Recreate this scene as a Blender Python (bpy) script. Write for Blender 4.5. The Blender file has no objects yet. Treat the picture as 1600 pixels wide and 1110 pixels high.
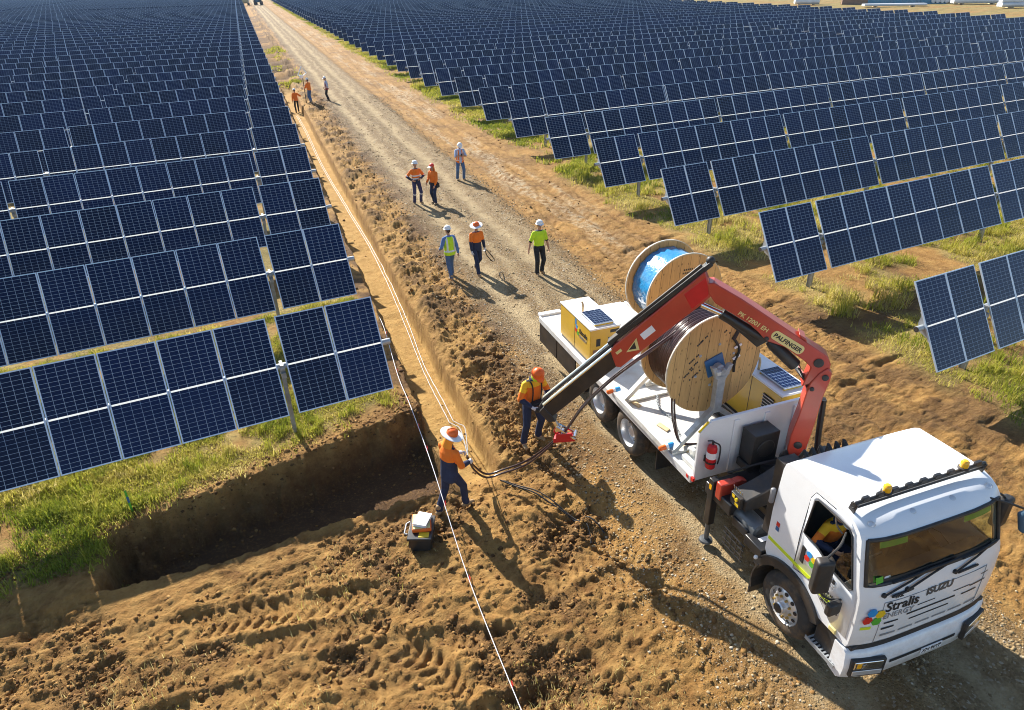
import bpy, bmesh, math, random
import numpy as np
from mathutils import Vector, Matrix

C = bpy.context.scene.collection
scene = bpy.context.scene
R = math.radians
random.seed(7)
rng = np.random.default_rng(11)

# ------------------------------------------------------------------ camera
PITCH, ROLL, YAW, CAMZ, FPX = 0.5067, -0.0221, -0.4597, 8.918, 1075.0
cam_d = bpy.data.cameras.new('camera')
cam = bpy.data.objects.new('camera', cam_d)
C.objects.link(cam)
cs, sn = math.cos(YAW), math.sin(YAW)
cp, sp = math.cos(PITCH), math.sin(PITCH)
fw = Vector((-sn * cp, cs * cp, -sp))
r0 = Vector((cs, sn, 0))
u0 = Vector((-sn * sp, cs * sp, cp))
cr_, sr_ = math.cos(ROLL), math.sin(ROLL)
rt = cr_ * r0 + sr_ * u0
up = -sr_ * r0 + cr_ * u0
M = Matrix.Identity(4)
for i in range(3):
    M[i][0], M[i][1], M[i][2] = rt[i], up[i], -fw[i]
M[2][3] = CAMZ
cam.matrix_world = M
cam_d.sensor_fit = 'HORIZONTAL'
cam_d.sensor_width = 36.0
cam_d.lens = 36.0 * FPX / 1600.0
cam_d.clip_start = 0.1
cam_d.clip_end = 5000.0
scene.camera = cam

# ------------------------------------------------------------------ light
SUN_EL = 33.5
SUN_DIR = Vector((-0.122, 1.0, 0)).normalized()          # towards the sun, on the ground
world = bpy.data.worlds.new('World')
scene.world = world
world.use_nodes = True
nt = world.node_tree
bg = nt.nodes['Background']
sky = nt.nodes.new('ShaderNodeTexSky')
sky.sky_type = 'NISHITA'
sky.sun_disc = False
sky.sun_elevation = R(SUN_EL)
sky.sun_rotation = math.atan2(SUN_DIR.x, SUN_DIR.y)
sky.air_density = 1.0
sky.dust_density = 0.6
nt.links.new(sky.outputs[0], bg.inputs[0])
bg.inputs[1].default_value = 0.088
sun_d = bpy.data.lights.new('sun', 'SUN')
sun_d.energy = 5.0
sun_d.angle = R(0.55)
sun_d.color = (1.0, 0.945, 0.85)
sun = bpy.data.objects.new('sun', sun_d)
C.objects.link(sun)
sv = Vector((SUN_DIR.x * math.cos(R(SUN_EL)), SUN_DIR.y * math.cos(R(SUN_EL)), math.sin(R(SUN_EL))))
sun.rotation_euler = sv.to_track_quat('Z', 'Y').to_euler()
scene.view_settings.view_transform = 'Standard'
scene.view_settings.look = 'None'
scene.view_settings.exposure = 1.14
scene.view_settings.gamma = 1.0
scene.render.film_transparent = False
scene.cycles.pixel_filter_type = 'BLACKMAN_HARRIS'
scene.cycles.filter_width = 1.0
scene.cycles.max_bounces = 8
scene.cycles.diffuse_bounces = 4
scene.cycles.glossy_bounces = 3
scene.cycles.transparent_max_bounces = 8
scene.cycles.volume_bounces = 0

# ------------------------------------------------------------------ materials
def new_mat(name):
    m = bpy.data.materials.new(name)
    m.use_nodes = True
    n = m.node_tree
    return m, n, n.nodes['Principled BSDF'], n.nodes, n.links

def mat(name, col, rough=0.5, metal=0.0, var=0.12, scale=6.0, bump=0.0, bscale=40.0, spec=0.5, dirt=0.0, coat=0.0, dirtcol=(0.33, 0.20, 0.09), splash=0.0):
    """base colour with a little uneven wear, optional dust and a fine relief"""
    m, n, p, N, L = new_mat(name)
    tc = N.new('ShaderNodeTexCoord')
    no = N.new('ShaderNodeTexNoise'); no.inputs['Scale'].default_value = scale; no.inputs['Detail'].default_value = 5
    L.new(tc.outputs['Object'], no.inputs['Vector'])
    ra = N.new('ShaderNodeMapRange'); ra.inputs['From Min'].default_value = 0.3; ra.inputs['From Max'].default_value = 0.7
    ra.inputs['To Min'].default_value = 1 - var; ra.inputs['To Max'].default_value = 1 + var
    L.new(no.outputs['Fac'], ra.inputs['Value'])
    mx = N.new('ShaderNodeVectorMath'); mx.operation = 'SCALE'
    mx.inputs[0].default_value = col
    L.new(ra.outputs[0], mx.inputs['Scale'])
    src = mx.outputs[0]
    if dirt > 0:
        n2 = N.new('ShaderNodeTexNoise'); n2.inputs['Scale'].default_value = scale * 0.6; n2.inputs['Detail'].default_value = 8; n2.inputs['Roughness'].default_value = 0.7
        L.new(tc.outputs['Object'], n2.inputs['Vector'])
        r2 = N.new('ShaderNodeMapRange'); r2.inputs['From Min'].default_value = 0.45; r2.inputs['From Max'].default_value = 0.75; r2.inputs['To Max'].default_value = dirt
        L.new(n2.outputs['Fac'], r2.inputs['Value'])
        mc = N.new('ShaderNodeMix'); mc.data_type = 'RGBA'
        L.new(r2.outputs[0], mc.inputs[0]); L.new(src, mc.inputs[6]); mc.inputs[7].default_value = (*dirtcol, 1)
        src = mc.outputs[2]
    if splash > 0:      # road dust and dried mud thrown up low on the bodywork
        sz = N.new('ShaderNodeSeparateXYZ'); L.new(tc.outputs['Object'], sz.inputs[0])
        rz_ = N.new('ShaderNodeMapRange'); rz_.inputs['From Min'].default_value = 1.45; rz_.inputs['From Max'].default_value = 0.35; rz_.inputs['To Max'].default_value = 1.0; L.new(sz.outputs['Z'], rz_.inputs['Value'])
        n4 = N.new('ShaderNodeTexNoise'); n4.inputs['Scale'].default_value = 7; n4.inputs['Detail'].default_value = 9; n4.inputs['Roughness'].default_value = 0.75; L.new(tc.outputs['Object'], n4.inputs['Vector'])
        r4 = N.new('ShaderNodeMapRange'); r4.inputs['From Min'].default_value = 0.42; r4.inputs['From Max'].default_value = 0.62; L.new(n4.outputs['Fac'], r4.inputs['Value'])
        mm = N.new('ShaderNodeMath'); mm.operation = 'MULTIPLY'; L.new(rz_.outputs[0], mm.inputs[0]); L.new(r4.outputs[0], mm.inputs[1])
        m3 = N.new('ShaderNodeMath'); m3.operation = 'MULTIPLY'; m3.inputs[1].default_value = splash; L.new(mm.outputs[0], m3.inputs[0])
        mc = N.new('ShaderNodeMix'); mc.data_type = 'RGBA'; L.new(m3.outputs[0], mc.inputs[0]); L.new(src, mc.inputs[6]); mc.inputs[7].default_value = (*dirtcol, 1)
        src = mc.outputs[2]
    L.new(src, p.inputs['Base Color'])
    p.inputs['Roughness'].default_value = rough
    p.inputs['Metallic'].default_value = metal
    p.inputs['Specular IOR Level'].default_value = spec
    p.inputs['Coat Weight'].default_value = coat
    if bump > 0:
        b = N.new('ShaderNodeBump'); b.inputs['Strength'].default_value = bump; b.inputs['Distance'].default_value = 0.02
        n3 = N.new('ShaderNodeTexNoise'); n3.inputs['Scale'].default_value = bscale; n3.inputs['Detail'].default_value = 4
        L.new(tc.outputs['Object'], n3.inputs['Vector'])
        L.new(n3.outputs['Fac'], b.inputs['Height']); L.new(b.outputs[0], p.inputs['Normal'])
    return m

MT = {}
MT['white'] = mat('white_paint', (0.82, 0.83, 0.84), 0.28, var=0.02, dirt=0.08, scale=2.2, coat=0.4, splash=0.28)
MT['deck'] = mat('deck_paint', (0.62, 0.62, 0.60), 0.5, var=0.08, dirt=0.5, scale=3)
MT['galv'] = mat('galvanised_steel', (0.40, 0.43, 0.45), 0.42, 0.35, var=0.18, scale=9, dirt=0.12)
MT['galvd'] = mat('weathered_galvanised_post', (0.30, 0.31, 0.31), 0.55, 0.25, var=0.2, scale=9, dirt=0.2)
MT['galvw'] = mat('pale_steel', (0.66, 0.66, 0.62), 0.5, 0.1, var=0.12, scale=7, dirt=0.3)
MT['black'] = mat('black_plastic', (0.022, 0.023, 0.025), 0.5, var=0.25, dirt=0.18)
MT['blackm'] = mat('black_steel', (0.018, 0.019, 0.021), 0.35, var=0.3, dirt=0.12, scale=4)
MT['rubber'] = mat('tyre_rubber', (0.035, 0.033, 0.031), 0.8, var=0.3, dirt=0.55, scale=5)
MT['steel'] = mat('rim_steel', (0.72, 0.73, 0.74), 0.32, 0.55, var=0.1, dirt=0.25)
MT['chrome'] = mat('bright_steel', (0.75, 0.76, 0.78), 0.15, 1.0, var=0.05)
MT['gold'] = mat('brass_nut', (0.55, 0.38, 0.12), 0.4, 0.7, var=0.15)
MT['red'] = mat('crane_red', (0.46, 0.047, 0.026), 0.38, var=0.10, dirt=0.14, scale=3, coat=0.25)
MT['redsat'] = mat('bright_red', (0.55, 0.015, 0.02), 0.3, var=0.08)
MT['yellow'] = mat('generator_yellow', (0.62, 0.38, 0.035), 0.4, var=0.06, dirt=0.22, scale=3, coat=0.2)
MT['lime'] = mat('lime_tape', (0.62, 0.75, 0.03), 0.4, var=0.05)
MT['ink'] = mat('black_ink', (0.02, 0.02, 0.022), 0.5, var=0.1)
MT['darkgrey'] = mat('dark_shade_steel', (0.11, 0.12, 0.13), 0.4, 0.4, var=0.2, dirt=0.1)  # grey darkened for the shade the crane boom throws on the muffler
MT['grey'] = mat('grey_ink', (0.25, 0.25, 0.26), 0.5, var=0.1)
MT['hexb'] = mat('blue_ink', (0.03, 0.28, 0.66), 0.4, var=0.04)
MT['hexy'] = mat('yellow_ink', (0.75, 0.52, 0.02), 0.4, var=0.04)
MT['hexr'] = mat('red_ink', (0.65, 0.03, 0.02), 0.4, var=0.04)
MT['hexg'] = mat('green_ink', (0.10, 0.42, 0.04), 0.4, var=0.04)
MT['cream'] = mat('cream_ink', (0.72, 0.60, 0.25), 0.4, var=0.04)
MT['amber'] = mat('amber_lens', (0.85, 0.42, 0.01), 0.15, var=0.05, coat=0.6)
MT['interior'] = mat('cab_trim', (0.06, 0.06, 0.062), 0.7, var=0.2)
MT['bluew'] = mat('blue_wrap', (0.02, 0.23, 0.50), 0.25, var=0.25, scale=4, bump=0.9, bscale=9, coat=0.5)
MT['bluep'] = mat('blue_plate', (0.03, 0.14, 0.33), 0.45, var=0.1, dirt=0.2)
MT['cable'] = mat('brown_cable', (0.055, 0.030, 0.028), 0.25, var=0.25, scale=3, coat=0.3)
MT['cableb'] = mat('black_cable', (0.015, 0.014, 0.014), 0.5, var=0.2)
MT['cablew'] = mat('grey_white_cable', (0.30, 0.30, 0.31), 0.45, var=0.12, scale=20)
MT['paper'] = mat('white_paper', (0.78, 0.78, 0.80), 0.6, var=0.03)
MT['orangep'] = mat('orange_plastic', (0.75, 0.14, 0.015), 0.4, var=0.06)
MT['contb'] = mat('container_blue', (0.06, 0.22, 0.36), 0.5, var=0.12, dirt=0.3, scale=1)
MT['contr'] = mat('container_rust', (0.22, 0.12, 0.07), 0.6, var=0.2, dirt=0.3, scale=1)
MT['pipe'] = mat('pale_pipe', (0.62, 0.64, 0.66), 0.5, var=0.08, scale=1)
MT['farblue'] = mat('machine_blue', (0.05, 0.10, 0.15), 0.5, var=0.15)
MT['fartan'] = mat('machine_tan', (0.45, 0.38, 0.20), 0.5, var=0.15)
MT['skin'] = mat('skin', (0.46, 0.24, 0.15), 0.5, var=0.08)
MT['hair'] = mat('hair_dark', (0.04, 0.025, 0.018), 0.6)
MT['hvo'] = mat('orange_cotton', (0.85, 0.19, 0.012), 0.8, var=0.08, bump=0.5, bscale=14)
MT['hvy'] = mat('lime_cotton', (0.55, 0.80, 0.02), 0.8, var=0.08, bump=0.5, bscale=14)
MT['navy'] = mat('navy_cotton', (0.017, 0.026, 0.065), 0.85, var=0.15, bump=0.5, bscale=14)
MT['blackc'] = mat('black_cotton', (0.016, 0.016, 0.018), 0.85, var=0.15, bump=0.5, bscale=14)
MT['denim'] = mat('blue_denim', (0.07, 0.13, 0.25), 0.85, var=0.2, scale=12, bump=0.5, bscale=14)
MT['bshirt'] = mat('blue_shirt', (0.10, 0.19, 0.42), 0.85, var=0.1, bump=0.5, bscale=14)
MT['lshirt'] = mat('pale_blue_shirt', (0.42, 0.50, 0.68), 0.85, var=0.1, bump=0.5, bscale=14)
MT['maroon'] = mat('maroon_cloth', (0.22, 0.018, 0.03), 0.85, var=0.1, bump=0.5, bscale=14)
MT['purple'] = mat('purple_navy_cotton', (0.05, 0.045, 0.11), 0.85, var=0.15, bump=0.5, bscale=14)
MT['refl'] = mat('silver_reflective_tape', (0.70, 0.73, 0.76), 0.4, var=0.05)
MT['boot'] = mat('tan_boot', (0.36, 0.24, 0.12), 0.75, var=0.15, dirt=0.4)
MT['hatw'] = mat('white_hat', (0.80, 0.80, 0.80), 0.35, var=0.03)
MT['hato'] = mat('orange_hat', (0.80, 0.13, 0.01), 0.4, var=0.05)
MT['hatr'] = mat('red_hat', (0.72, 0.04, 0.02), 0.45, var=0.05)
MT['sunlit_yoke'] = mat('sunlit_yellow_cotton', (0.92, 0.52, 0.02), 0.8, var=0.08, bump=0.5, bscale=14)  # yellow shoulder panels, with the sun's rim light put into the cloth colour
MT['flap'] = mat('pale_orange_cloth', (0.90, 0.30, 0.02), 0.8, var=0.06)
MT['glove'] = mat('pale_glove', (0.62, 0.62, 0.66), 0.7, var=0.1)
MT['straw'] = mat('dry_straw', (0.50, 0.38, 0.16), 0.8, var=0.2)

def wood_mat(name, col, axis=1):
    m, n, p, N, L = new_mat(name)
    tc = N.new('ShaderNodeTexCoord')
    mp = N.new('ShaderNodeMapping'); mp.inputs['Scale'].default_value = (1, 9, 0.9)
    mp.inputs['Rotation'].default_value = (0.55, 0, 0)
    L.new(tc.outputs['Object'], mp.inputs['Vector'])
    no = N.new('ShaderNodeTexNoise'); no.inputs['Scale'].default_value = 3; no.inputs['Detail'].default_value = 6; no.inputs['Distortion'].default_value = 0.6
    L.new(mp.outputs[0], no.inputs['Vector'])
    sx = N.new('ShaderNodeSeparateXYZ'); L.new(mp.outputs[0], sx.inputs[0])
    d = N.new('ShaderNodeMath'); d.operation = 'MULTIPLY'; d.inputs[1].default_value = 0.62; L.new(sx.outputs['Y'], d.inputs[0])
    fl = N.new('ShaderNodeMath'); fl.operation = 'FLOOR'; L.new(d.outputs[0], fl.inputs[0])
    wn = N.new('ShaderNodeTexWhiteNoise'); wn.noise_dimensions = '1D'; L.new(fl.outputs[0], wn.inputs['W'])
    fr = N.new('ShaderNodeMath'); fr.operation = 'FRACT'; L.new(d.outputs[0], fr.inputs[0])
    seam = N.new('ShaderNodeMath'); seam.operation = 'LESS_THAN'; seam.inputs[1].default_value = 0.045; L.new(fr.outputs[0], seam.inputs[0])
    # knots
    mp2 = N.new('ShaderNodeMapping'); mp2.inputs['Rotation'].default_value = (0.55, 0, 0); mp2.inputs['Scale'].default_value = (1, 9, 5)
    L.new(tc.outputs['Object'], mp2.inputs['Vector'])
    vo = N.new('ShaderNodeTexVoronoi'); vo.inputs['Scale'].default_value = 1.3; L.new(mp2.outputs[0], vo.inputs['Vector'])
    kn = N.new('ShaderNodeMapRange'); kn.inputs['From Min'].default_value = 0.20; kn.inputs['From Max'].default_value = 0.10; L.new(vo.outputs['Distance'], kn.inputs['Value'])
    a = N.new('ShaderNodeMath'); a.operation = 'MULTIPLY_ADD'; a.inputs[1].default_value = 0.55; a.inputs[2].default_value = 0.52; L.new(no.outputs['Fac'], a.inputs[0])
    b = N.new('ShaderNodeMath'); b.operation = 'MULTIPLY_ADD'; b.inputs[1].default_value = 0.34; L.new(wn.outputs['Value'], b.inputs[0]); L.new(a.outputs[0], b.inputs[2])
    s = N.new('ShaderNodeMath'); s.operation = 'MULTIPLY_ADD'; s.inputs[1].default_value = -0.55; L.new(seam.outputs[0], s.inputs[0]); L.new(b.outputs[0], s.inputs[2])
    k = N.new('ShaderNodeMath'); k.operation = 'MULTIPLY_ADD'; k.inputs[1].default_value = -0.5; L.new(kn.outputs[0], k.inputs[0]); L.new(s.outputs[0], k.inputs[2])
    k.use_clamp = False
    mx = N.new('ShaderNodeVectorMath'); mx.operation = 'SCALE'; mx.inputs[0].default_value = col
    L.new(k.outputs[0], mx.inputs['Scale']); L.new(mx.outputs[0], p.inputs['Base Color'])
    p.inputs['Roughness'].default_value = 0.7
    return m
MT['wood'] = wood_mat('pine_boards', (0.60, 0.37, 0.14))
MT['woode'] = mat('board_edge', (0.62, 0.47, 0.26), 0.75, var=0.15, scale=12)

def glass_mat(name, tint, fac):
    m, n, p, N, L = new_mat(name)
    tr = N.new('ShaderNodeBsdfTransparent'); tr.inputs[0].default_value = (*tint, 1)
    gl = N.new('ShaderNodeBsdfGlossy'); gl.inputs['Roughness'].default_value = 0.03
    lw = N.new('ShaderNodeLayerWeight'); lw.inputs['Blend'].default_value = 0.35
    ma = N.new('ShaderNodeMath'); ma.operation = 'MULTIPLY_ADD'; ma.inputs[1].default_value = 0.45; ma.inputs[2].default_value = fac
    L.new(lw.outputs['Fresnel'], ma.inputs[0])
    mx = N.new('ShaderNodeMixShader'); L.new(ma.outputs[0], mx.inputs[0]); L.new(tr.outputs[0], mx.inputs[1]); L.new(gl.outputs[0], mx.inputs[2])
    L.new(mx.outputs[0], n.nodes['Material Output'].inputs['Surface'])
    return m
MT['glass'] = glass_mat('cab_glass', (0.70, 0.76, 0.68), 0.13)
MT['lampglass'] = glass_mat('lamp_glass', (0.9, 0.92, 0.95), 0.15)

def cell_mat():
    """6 x 24 half cells in white translucent gaps: light from behind shows in the gaps"""
    m, n, p, N, L = new_mat('solar_cells')
    uv = N.new('ShaderNodeUVMap'); uv.uv_map = 'UVMap'
    sx = N.new('ShaderNodeSeparateXYZ'); L.new(uv.outputs[0], sx.inputs[0])
    def line(sock, mul, half):
        a = N.new('ShaderNodeMath'); a.operation = 'MULTIPLY'; a.inputs[1].default_value = mul; L.new(sock, a.inputs[0])
        f = N.new('ShaderNodeMath'); f.operation = 'FRACT'; L.new(a.outputs[0], f.inputs[0])
        s = N.new('ShaderNodeMath'); s.operation = 'SUBTRACT'; s.inputs[1].default_value = 0.5; L.new(f.outputs[0], s.inputs[0])
        b = N.new('ShaderNodeMath'); b.operation = 'ABSOLUTE'; L.new(s.outputs[0], b.inputs[0])
        g = N.new('ShaderNodeMath'); g.operation = 'GREATER_THAN'; g.inputs[1].default_value = 0.5 - half; L.new(b.outputs[0], g.inputs[0])
        return g.outputs[0]
    lu = line(sx.outputs['X'], 6, 0.024)
    lv = line(sx.outputs['Y'], 24, 0.036)
    s = N.new('ShaderNodeMath'); s.operation = 'SUBTRACT'; s.inputs[1].default_value = 0.5; L.new(sx.outputs['Y'], s.inputs[0])
    b = N.new('ShaderNodeMath'); b.operation = 'ABSOLUTE'; L.new(s.outputs[0], b.inputs[0])
    mid = N.new('ShaderNodeMath'); mid.operation = 'LESS_THAN'; mid.inputs[1].default_value = 0.0085; L.new(b.outputs[0], mid.inputs[0])
    mx1 = N.new('ShaderNodeMath'); mx1.operation = 'MAXIMUM'; L.new(lu, mx1.inputs[0]); L.new(lv, mx1.inputs[1])
    geo = N.new('ShaderNodeNewGeometry')
    no = N.new('ShaderNodeTexNoise'); no.inputs['Scale'].default_value = 0.9; L.new(geo.outputs['Position'], no.inputs['Vector'])
    oi = N.new('ShaderNodeObjectInfo'); av = N.new('ShaderNodeMath'); av.operation = 'MULTIPLY_ADD'; av.inputs[1].default_value = 0.8; L.new(oi.outputs['Random'], av.inputs[0])
    nb = N.new('ShaderNodeMath'); nb.operation = 'MULTIPLY_ADD'; nb.inputs[1].default_value = 0.9; nb.inputs[2].default_value = -0.35; L.new(no.outputs['Fac'], nb.inputs[0]); L.new(nb.outputs[0], av.inputs[2])
    cr = N.new('ShaderNodeMix'); cr.data_type = 'RGBA'; L.new(av.outputs[0], cr.inputs[0])
    cr.inputs[6].default_value = (0.0012, 0.005, 0.026, 1); cr.inputs[7].default_value = (0.003, 0.012, 0.062, 1)
    L.new(cr.outputs[2], p.inputs['Base Color'])
    p.inputs['Roughness'].default_value = 0.10
    p.inputs['Specular IOR Level'].default_value = 0.30
    def gap(col, amt):
        df = N.new('ShaderNodeBsdfDiffuse'); df.inputs[0].default_value = (*col, 1)
        tl = N.new('ShaderNodeBsdfTranslucent'); tl.inputs[0].default_value = (*col, 1)
        ms = N.new('ShaderNodeMixShader'); ms.inputs[0].default_value = amt
        L.new(df.outputs[0], ms.inputs[1]); L.new(tl.outputs[0], ms.inputs[2])
        return ms.outputs[0]
    g1 = gap((0.22, 0.29, 0.40), 0.10)
    g2 = gap((0.80, 0.82, 0.84), 0.50)
    m1 = N.new('ShaderNodeMixShader'); L.new(mx1.outputs[0], m1.inputs[0]); L.new(p.outputs[0], m1.inputs[1]); L.new(g1, m1.inputs[2])
    m2 = N.new('ShaderNodeMixShader'); L.new(mid.outputs[0], m2.inputs[0]); L.new(m1.outputs[0], m2.inputs[1]); L.new(g2, m2.inputs[2])
    L.new(m2.outputs[0], n.nodes['Material Output'].inputs['Surface'])
    return m
MT['cells'] = cell_mat()
MT['alu'] = mat('panel_frame_aluminium', (0.60, 0.68, 0.78), 0.35, 0.25, var=0.05)  # silver frames with a little sky blue put into the base colour

# ------------------------------------------------------------------ mesh helpers
class MB:
    def __init__(s): s.v, s.f, s.m = [], [], []
    def add(s, vs, fs, mi=0):
        o = len(s.v); s.v += [tuple(v) for v in vs]
        s.f += [tuple(i + o for i in f) for f in fs]; s.m += [mi] * len(fs)
        return s
    def frame_box(s, c, e1, e2, e3, mi=0):
        c = Vector(c); e1, e2, e3 = Vector(e1), Vector(e2), Vector(e3)
        vs = [c + a * e1 + b * e2 + d * e3 for a in (-1, 1) for b in (-1, 1) for d in (-1, 1)]
        return s.add(vs, [(0, 1, 3, 2), (4, 6, 7, 5), (0, 4, 5, 1), (2, 3, 7, 6), (0, 2, 6, 4), (1, 5, 7, 3)], mi)
    def box(s, lo, hi, mi=0):
        c = [(a + b) / 2 for a, b in zip(lo, hi)]; h = [(b - a) / 2 for a, b in zip(lo, hi)]
        return s.frame_box(c, (h[0], 0, 0), (0, h[1], 0), (0, 0, h[2]), mi)
    def bar(s, a, b, w, h, mi=0, upv=(0, 0, 1)):
        a, b = Vector(a), Vector(b); d = b - a; L_ = d.length; d = d.normalized()
        sd = d.cross(Vector(upv))
        if sd.length < 1e-4: sd = d.cross(Vector((1, 0, 0)))
        sd.normalize(); u_ = sd.cross(d).normalized()
        return s.frame_box((a + b) / 2, d * L_ / 2, sd * w / 2, u_ * h / 2, mi)
    def prism(s, poly, o, e1, e2, e3, a0, a1, mi=0):
        o, e1, e2, e3 = Vector(o), Vector(e1), Vector(e2), Vector(e3)
        n_ = len(poly)
        vs = [o + p[0] * e1 + p[1] * e2 + a0 * e3 for p in poly] + [o + p[0] * e1 + p[1] * e2 + a1 * e3 for p in poly]
        fs = [tuple(range(n_))[::-1], tuple(range(n_, 2 * n_))] + [(i, (i + 1) % n_, n_ + (i + 1) % n_, n_ + i) for i in range(n_)]
        return s.add(vs, fs, mi)
    def tube(s, path, r, n_=8, mi=0, caps=True):
        P = [Vector(p) for p in path]; k = len(P)
        rs = r if isinstance(r, (list, tuple)) else [r] * k
        vs = []; prev = None
        for i in range(k):
            t = (P[min(i + 1, k - 1)] - P[max(i - 1, 0)]).normalized()
            if prev is None:
                a = t.orthogonal().normalized()
            else:
                a = (prev - t * prev.dot(t)); a = a.normalized() if a.length > 1e-6 else t.orthogonal().normalized()
            prev = a; b = t.cross(a)
            for j in range(n_):
                g = 2 * math.pi * j / n_
                vs.append(P[i] + rs[i] * (math.cos(g) * a + math.sin(g) * b))
        fs = [(i * n_ + j, i * n_ + (j + 1) % n_, (i + 1) * n_ + (j + 1) % n_, (i + 1) * n_ + j) for i in range(k - 1) for j in range(n_)]
        if caps: fs += [tuple(range(n_))[::-1], tuple(range((k - 1) * n_, k * n_))]
        return s.add(vs, fs, mi)
    def lathe(s, prof, c, ax, n_=32, mi=0, mis=None, closed=False, caps=True):
        c, ax = Vector(c), Vector(ax).normalized(); a = ax.orthogonal().normalized(); b = ax.cross(a); k = len(prof)
        vs = []
        for r_, h_ in prof:
            for j in range(n_):
                g = 2 * math.pi * j / n_
                vs.append(c + ax * h_ + r_ * (math.cos(g) * a + math.sin(g) * b))
        o = len(s.v); s.v += [tuple(v) for v in vs]
        rngk = range(k) if closed else range(k - 1)
        for i in rngk:
            for j in range(n_):
                i2 = (i + 1) % k
                s.f.append((o + i * n_ + j, o + i * n_ + (j + 1) % n_, o + i2 * n_ + (j + 1) % n_, o + i2 * n_ + j))
                s.m.append(mis[i] if mis else mi)
        if not closed and caps:
            if prof[0][0] > 1e-4: s.f.append(tuple(o + j for j in range(n_))[::-1]); s.m.append(mis[0] if mis else mi)
            if prof[-1][0] > 1e-4: s.f.append(tuple(o + (k - 1) * n_ + j for j in range(n_))); s.m.append(mis[-1] if mis else mi)
        return s
    def ell(s, c, r, mi=0, nu=12, nv=8, rot=None):
        c = Vector(c); vs = []; rot = rot or Matrix.Identity(3)
        r = r if isinstance(r, (tuple, list)) else (r, r, r)
        for i in range(1, nv):
            t = math.pi * i / nv
            for j in range(nu):
                g = 2 * math.pi * j / nu
                vs.append(c + rot @ Vector((r[0] * math.sin(t) * math.cos(g), r[1] * math.sin(t) * math.sin(g), r[2] * math.cos(t))))
        vs.append(c + rot @ Vector((0, 0, r[2]))); vs.append(c - rot @ Vector((0, 0, r[2])))
        T, B = len(vs) - 2, len(vs) - 1
        fs = [(i * nu + j, (i + 1) * nu + j, (i + 1) * nu + (j + 1) % nu, i * nu + (j + 1) % nu) for i in range(nv - 2) for j in range(nu)]
        fs += [(T, j, (j + 1) % nu) for j in range(nu)] + [(B, (nv - 2) * nu + (j + 1) % nu, (nv - 2) * nu + j) for j in range(nu)]
        return s.add(vs, fs, mi)
    def mesh(s, name, mats, smooth=True, ang=35):
        me = bpy.data.meshes.new(name)
        me.from_pydata(s.v, [], s.f)
        for m_ in mats: me.materials.append(MT[m_] if isinstance(m_, str) else m_)
        me.polygons.foreach_set('material_index', s.m)
        bm = bmesh.new(); bm.from_mesh(me); bmesh.ops.recalc_face_normals(bm, faces=bm.faces); bm.to_mesh(me); bm.free()
        if smooth:
            me.polygons.foreach_set('use_smooth', [True] * len(me.polygons))
            me.set_sharp_from_angle(angle=R(ang))
        me.update()
        return me
    def build(s, name, mats, parent=None, bevel=0.0, smooth=True, ang=35, seg=2):
        if isinstance(mats, str): mats = [mats]
        o = bpy.data.objects.new(name, s.mesh(name, mats, smooth, ang)); C.objects.link(o)
        if parent: o.parent = parent
        if bevel > 0:
            b = o.modifiers.new('bevel', 'BEVEL'); b.width = bevel; b.segments = seg; b.limit_method = 'ANGLE'; b.angle_limit = R(40)
        return o

def explode(o, name):
    """every loose piece of a mesh becomes an object of its own"""
    me = o.data; n_ = len(me.vertices)
    par = list(range(n_))
    def fd(a):
        while par[a] != a: par[a] = par[par[a]]; a = par[a]
        return a
    for e in me.edges:
        a, b_ = fd(e.vertices[0]), fd(e.vertices[1])
        if a != b_: par[a] = b_
    groups = {}
    for p in me.polygons: groups.setdefault(fd(p.vertices[0]), []).append(p)
    out = []
    for ps in groups.values():
        vs = sorted({v for p in ps for v in p.vertices}); mp = {v: i for i, v in enumerate(vs)}
        m2 = bpy.data.meshes.new(name); m2.from_pydata([me.vertices[v].co for v in vs], [], [[mp[v] for v in p.vertices] for p in ps])
        for m_ in me.materials: m2.materials.append(m_)
        m2.polygons.foreach_set('material_index', [p.material_index for p in ps]); m2.polygons.foreach_set('use_smooth', [p.use_smooth for p in ps])
        m2.set_sharp_from_angle(angle=R(35)); m2.update()
        c = o.copy(); c.data = m2; c.name = name; C.objects.link(c); out.append(c)
    bpy.data.objects.remove(o); return out

def tag(o, label=None, cat=None, group=None, kind=None):
    if label: o['label'] = label
    if cat: o['category'] = cat
    if group: o['group'] = group
    if kind: o['kind'] = kind
    return o

def thing(name, label, cat, loc=(0, 0, 0), rz=0.0, group=None):
    o = bpy.data.objects.new(name, None); C.objects.link(o)
    o.empty_display_size = 0.2
    o.location = loc; o.rotation_euler = (0, 0, rz)
    return tag(o, label, cat, group)

def copy_tree(o, parent=None):
    c = o.copy(); C.objects.link(c)
    if parent: c.parent = parent
    for ch in list(o.children): copy_tree(ch, c)
    return c

def eval_mesh(o):
    dg = bpy.context.evaluated_depsgraph_get()
    me = bpy.data.meshes.new_from_object(o.evaluated_get(dg))
    return me

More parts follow.
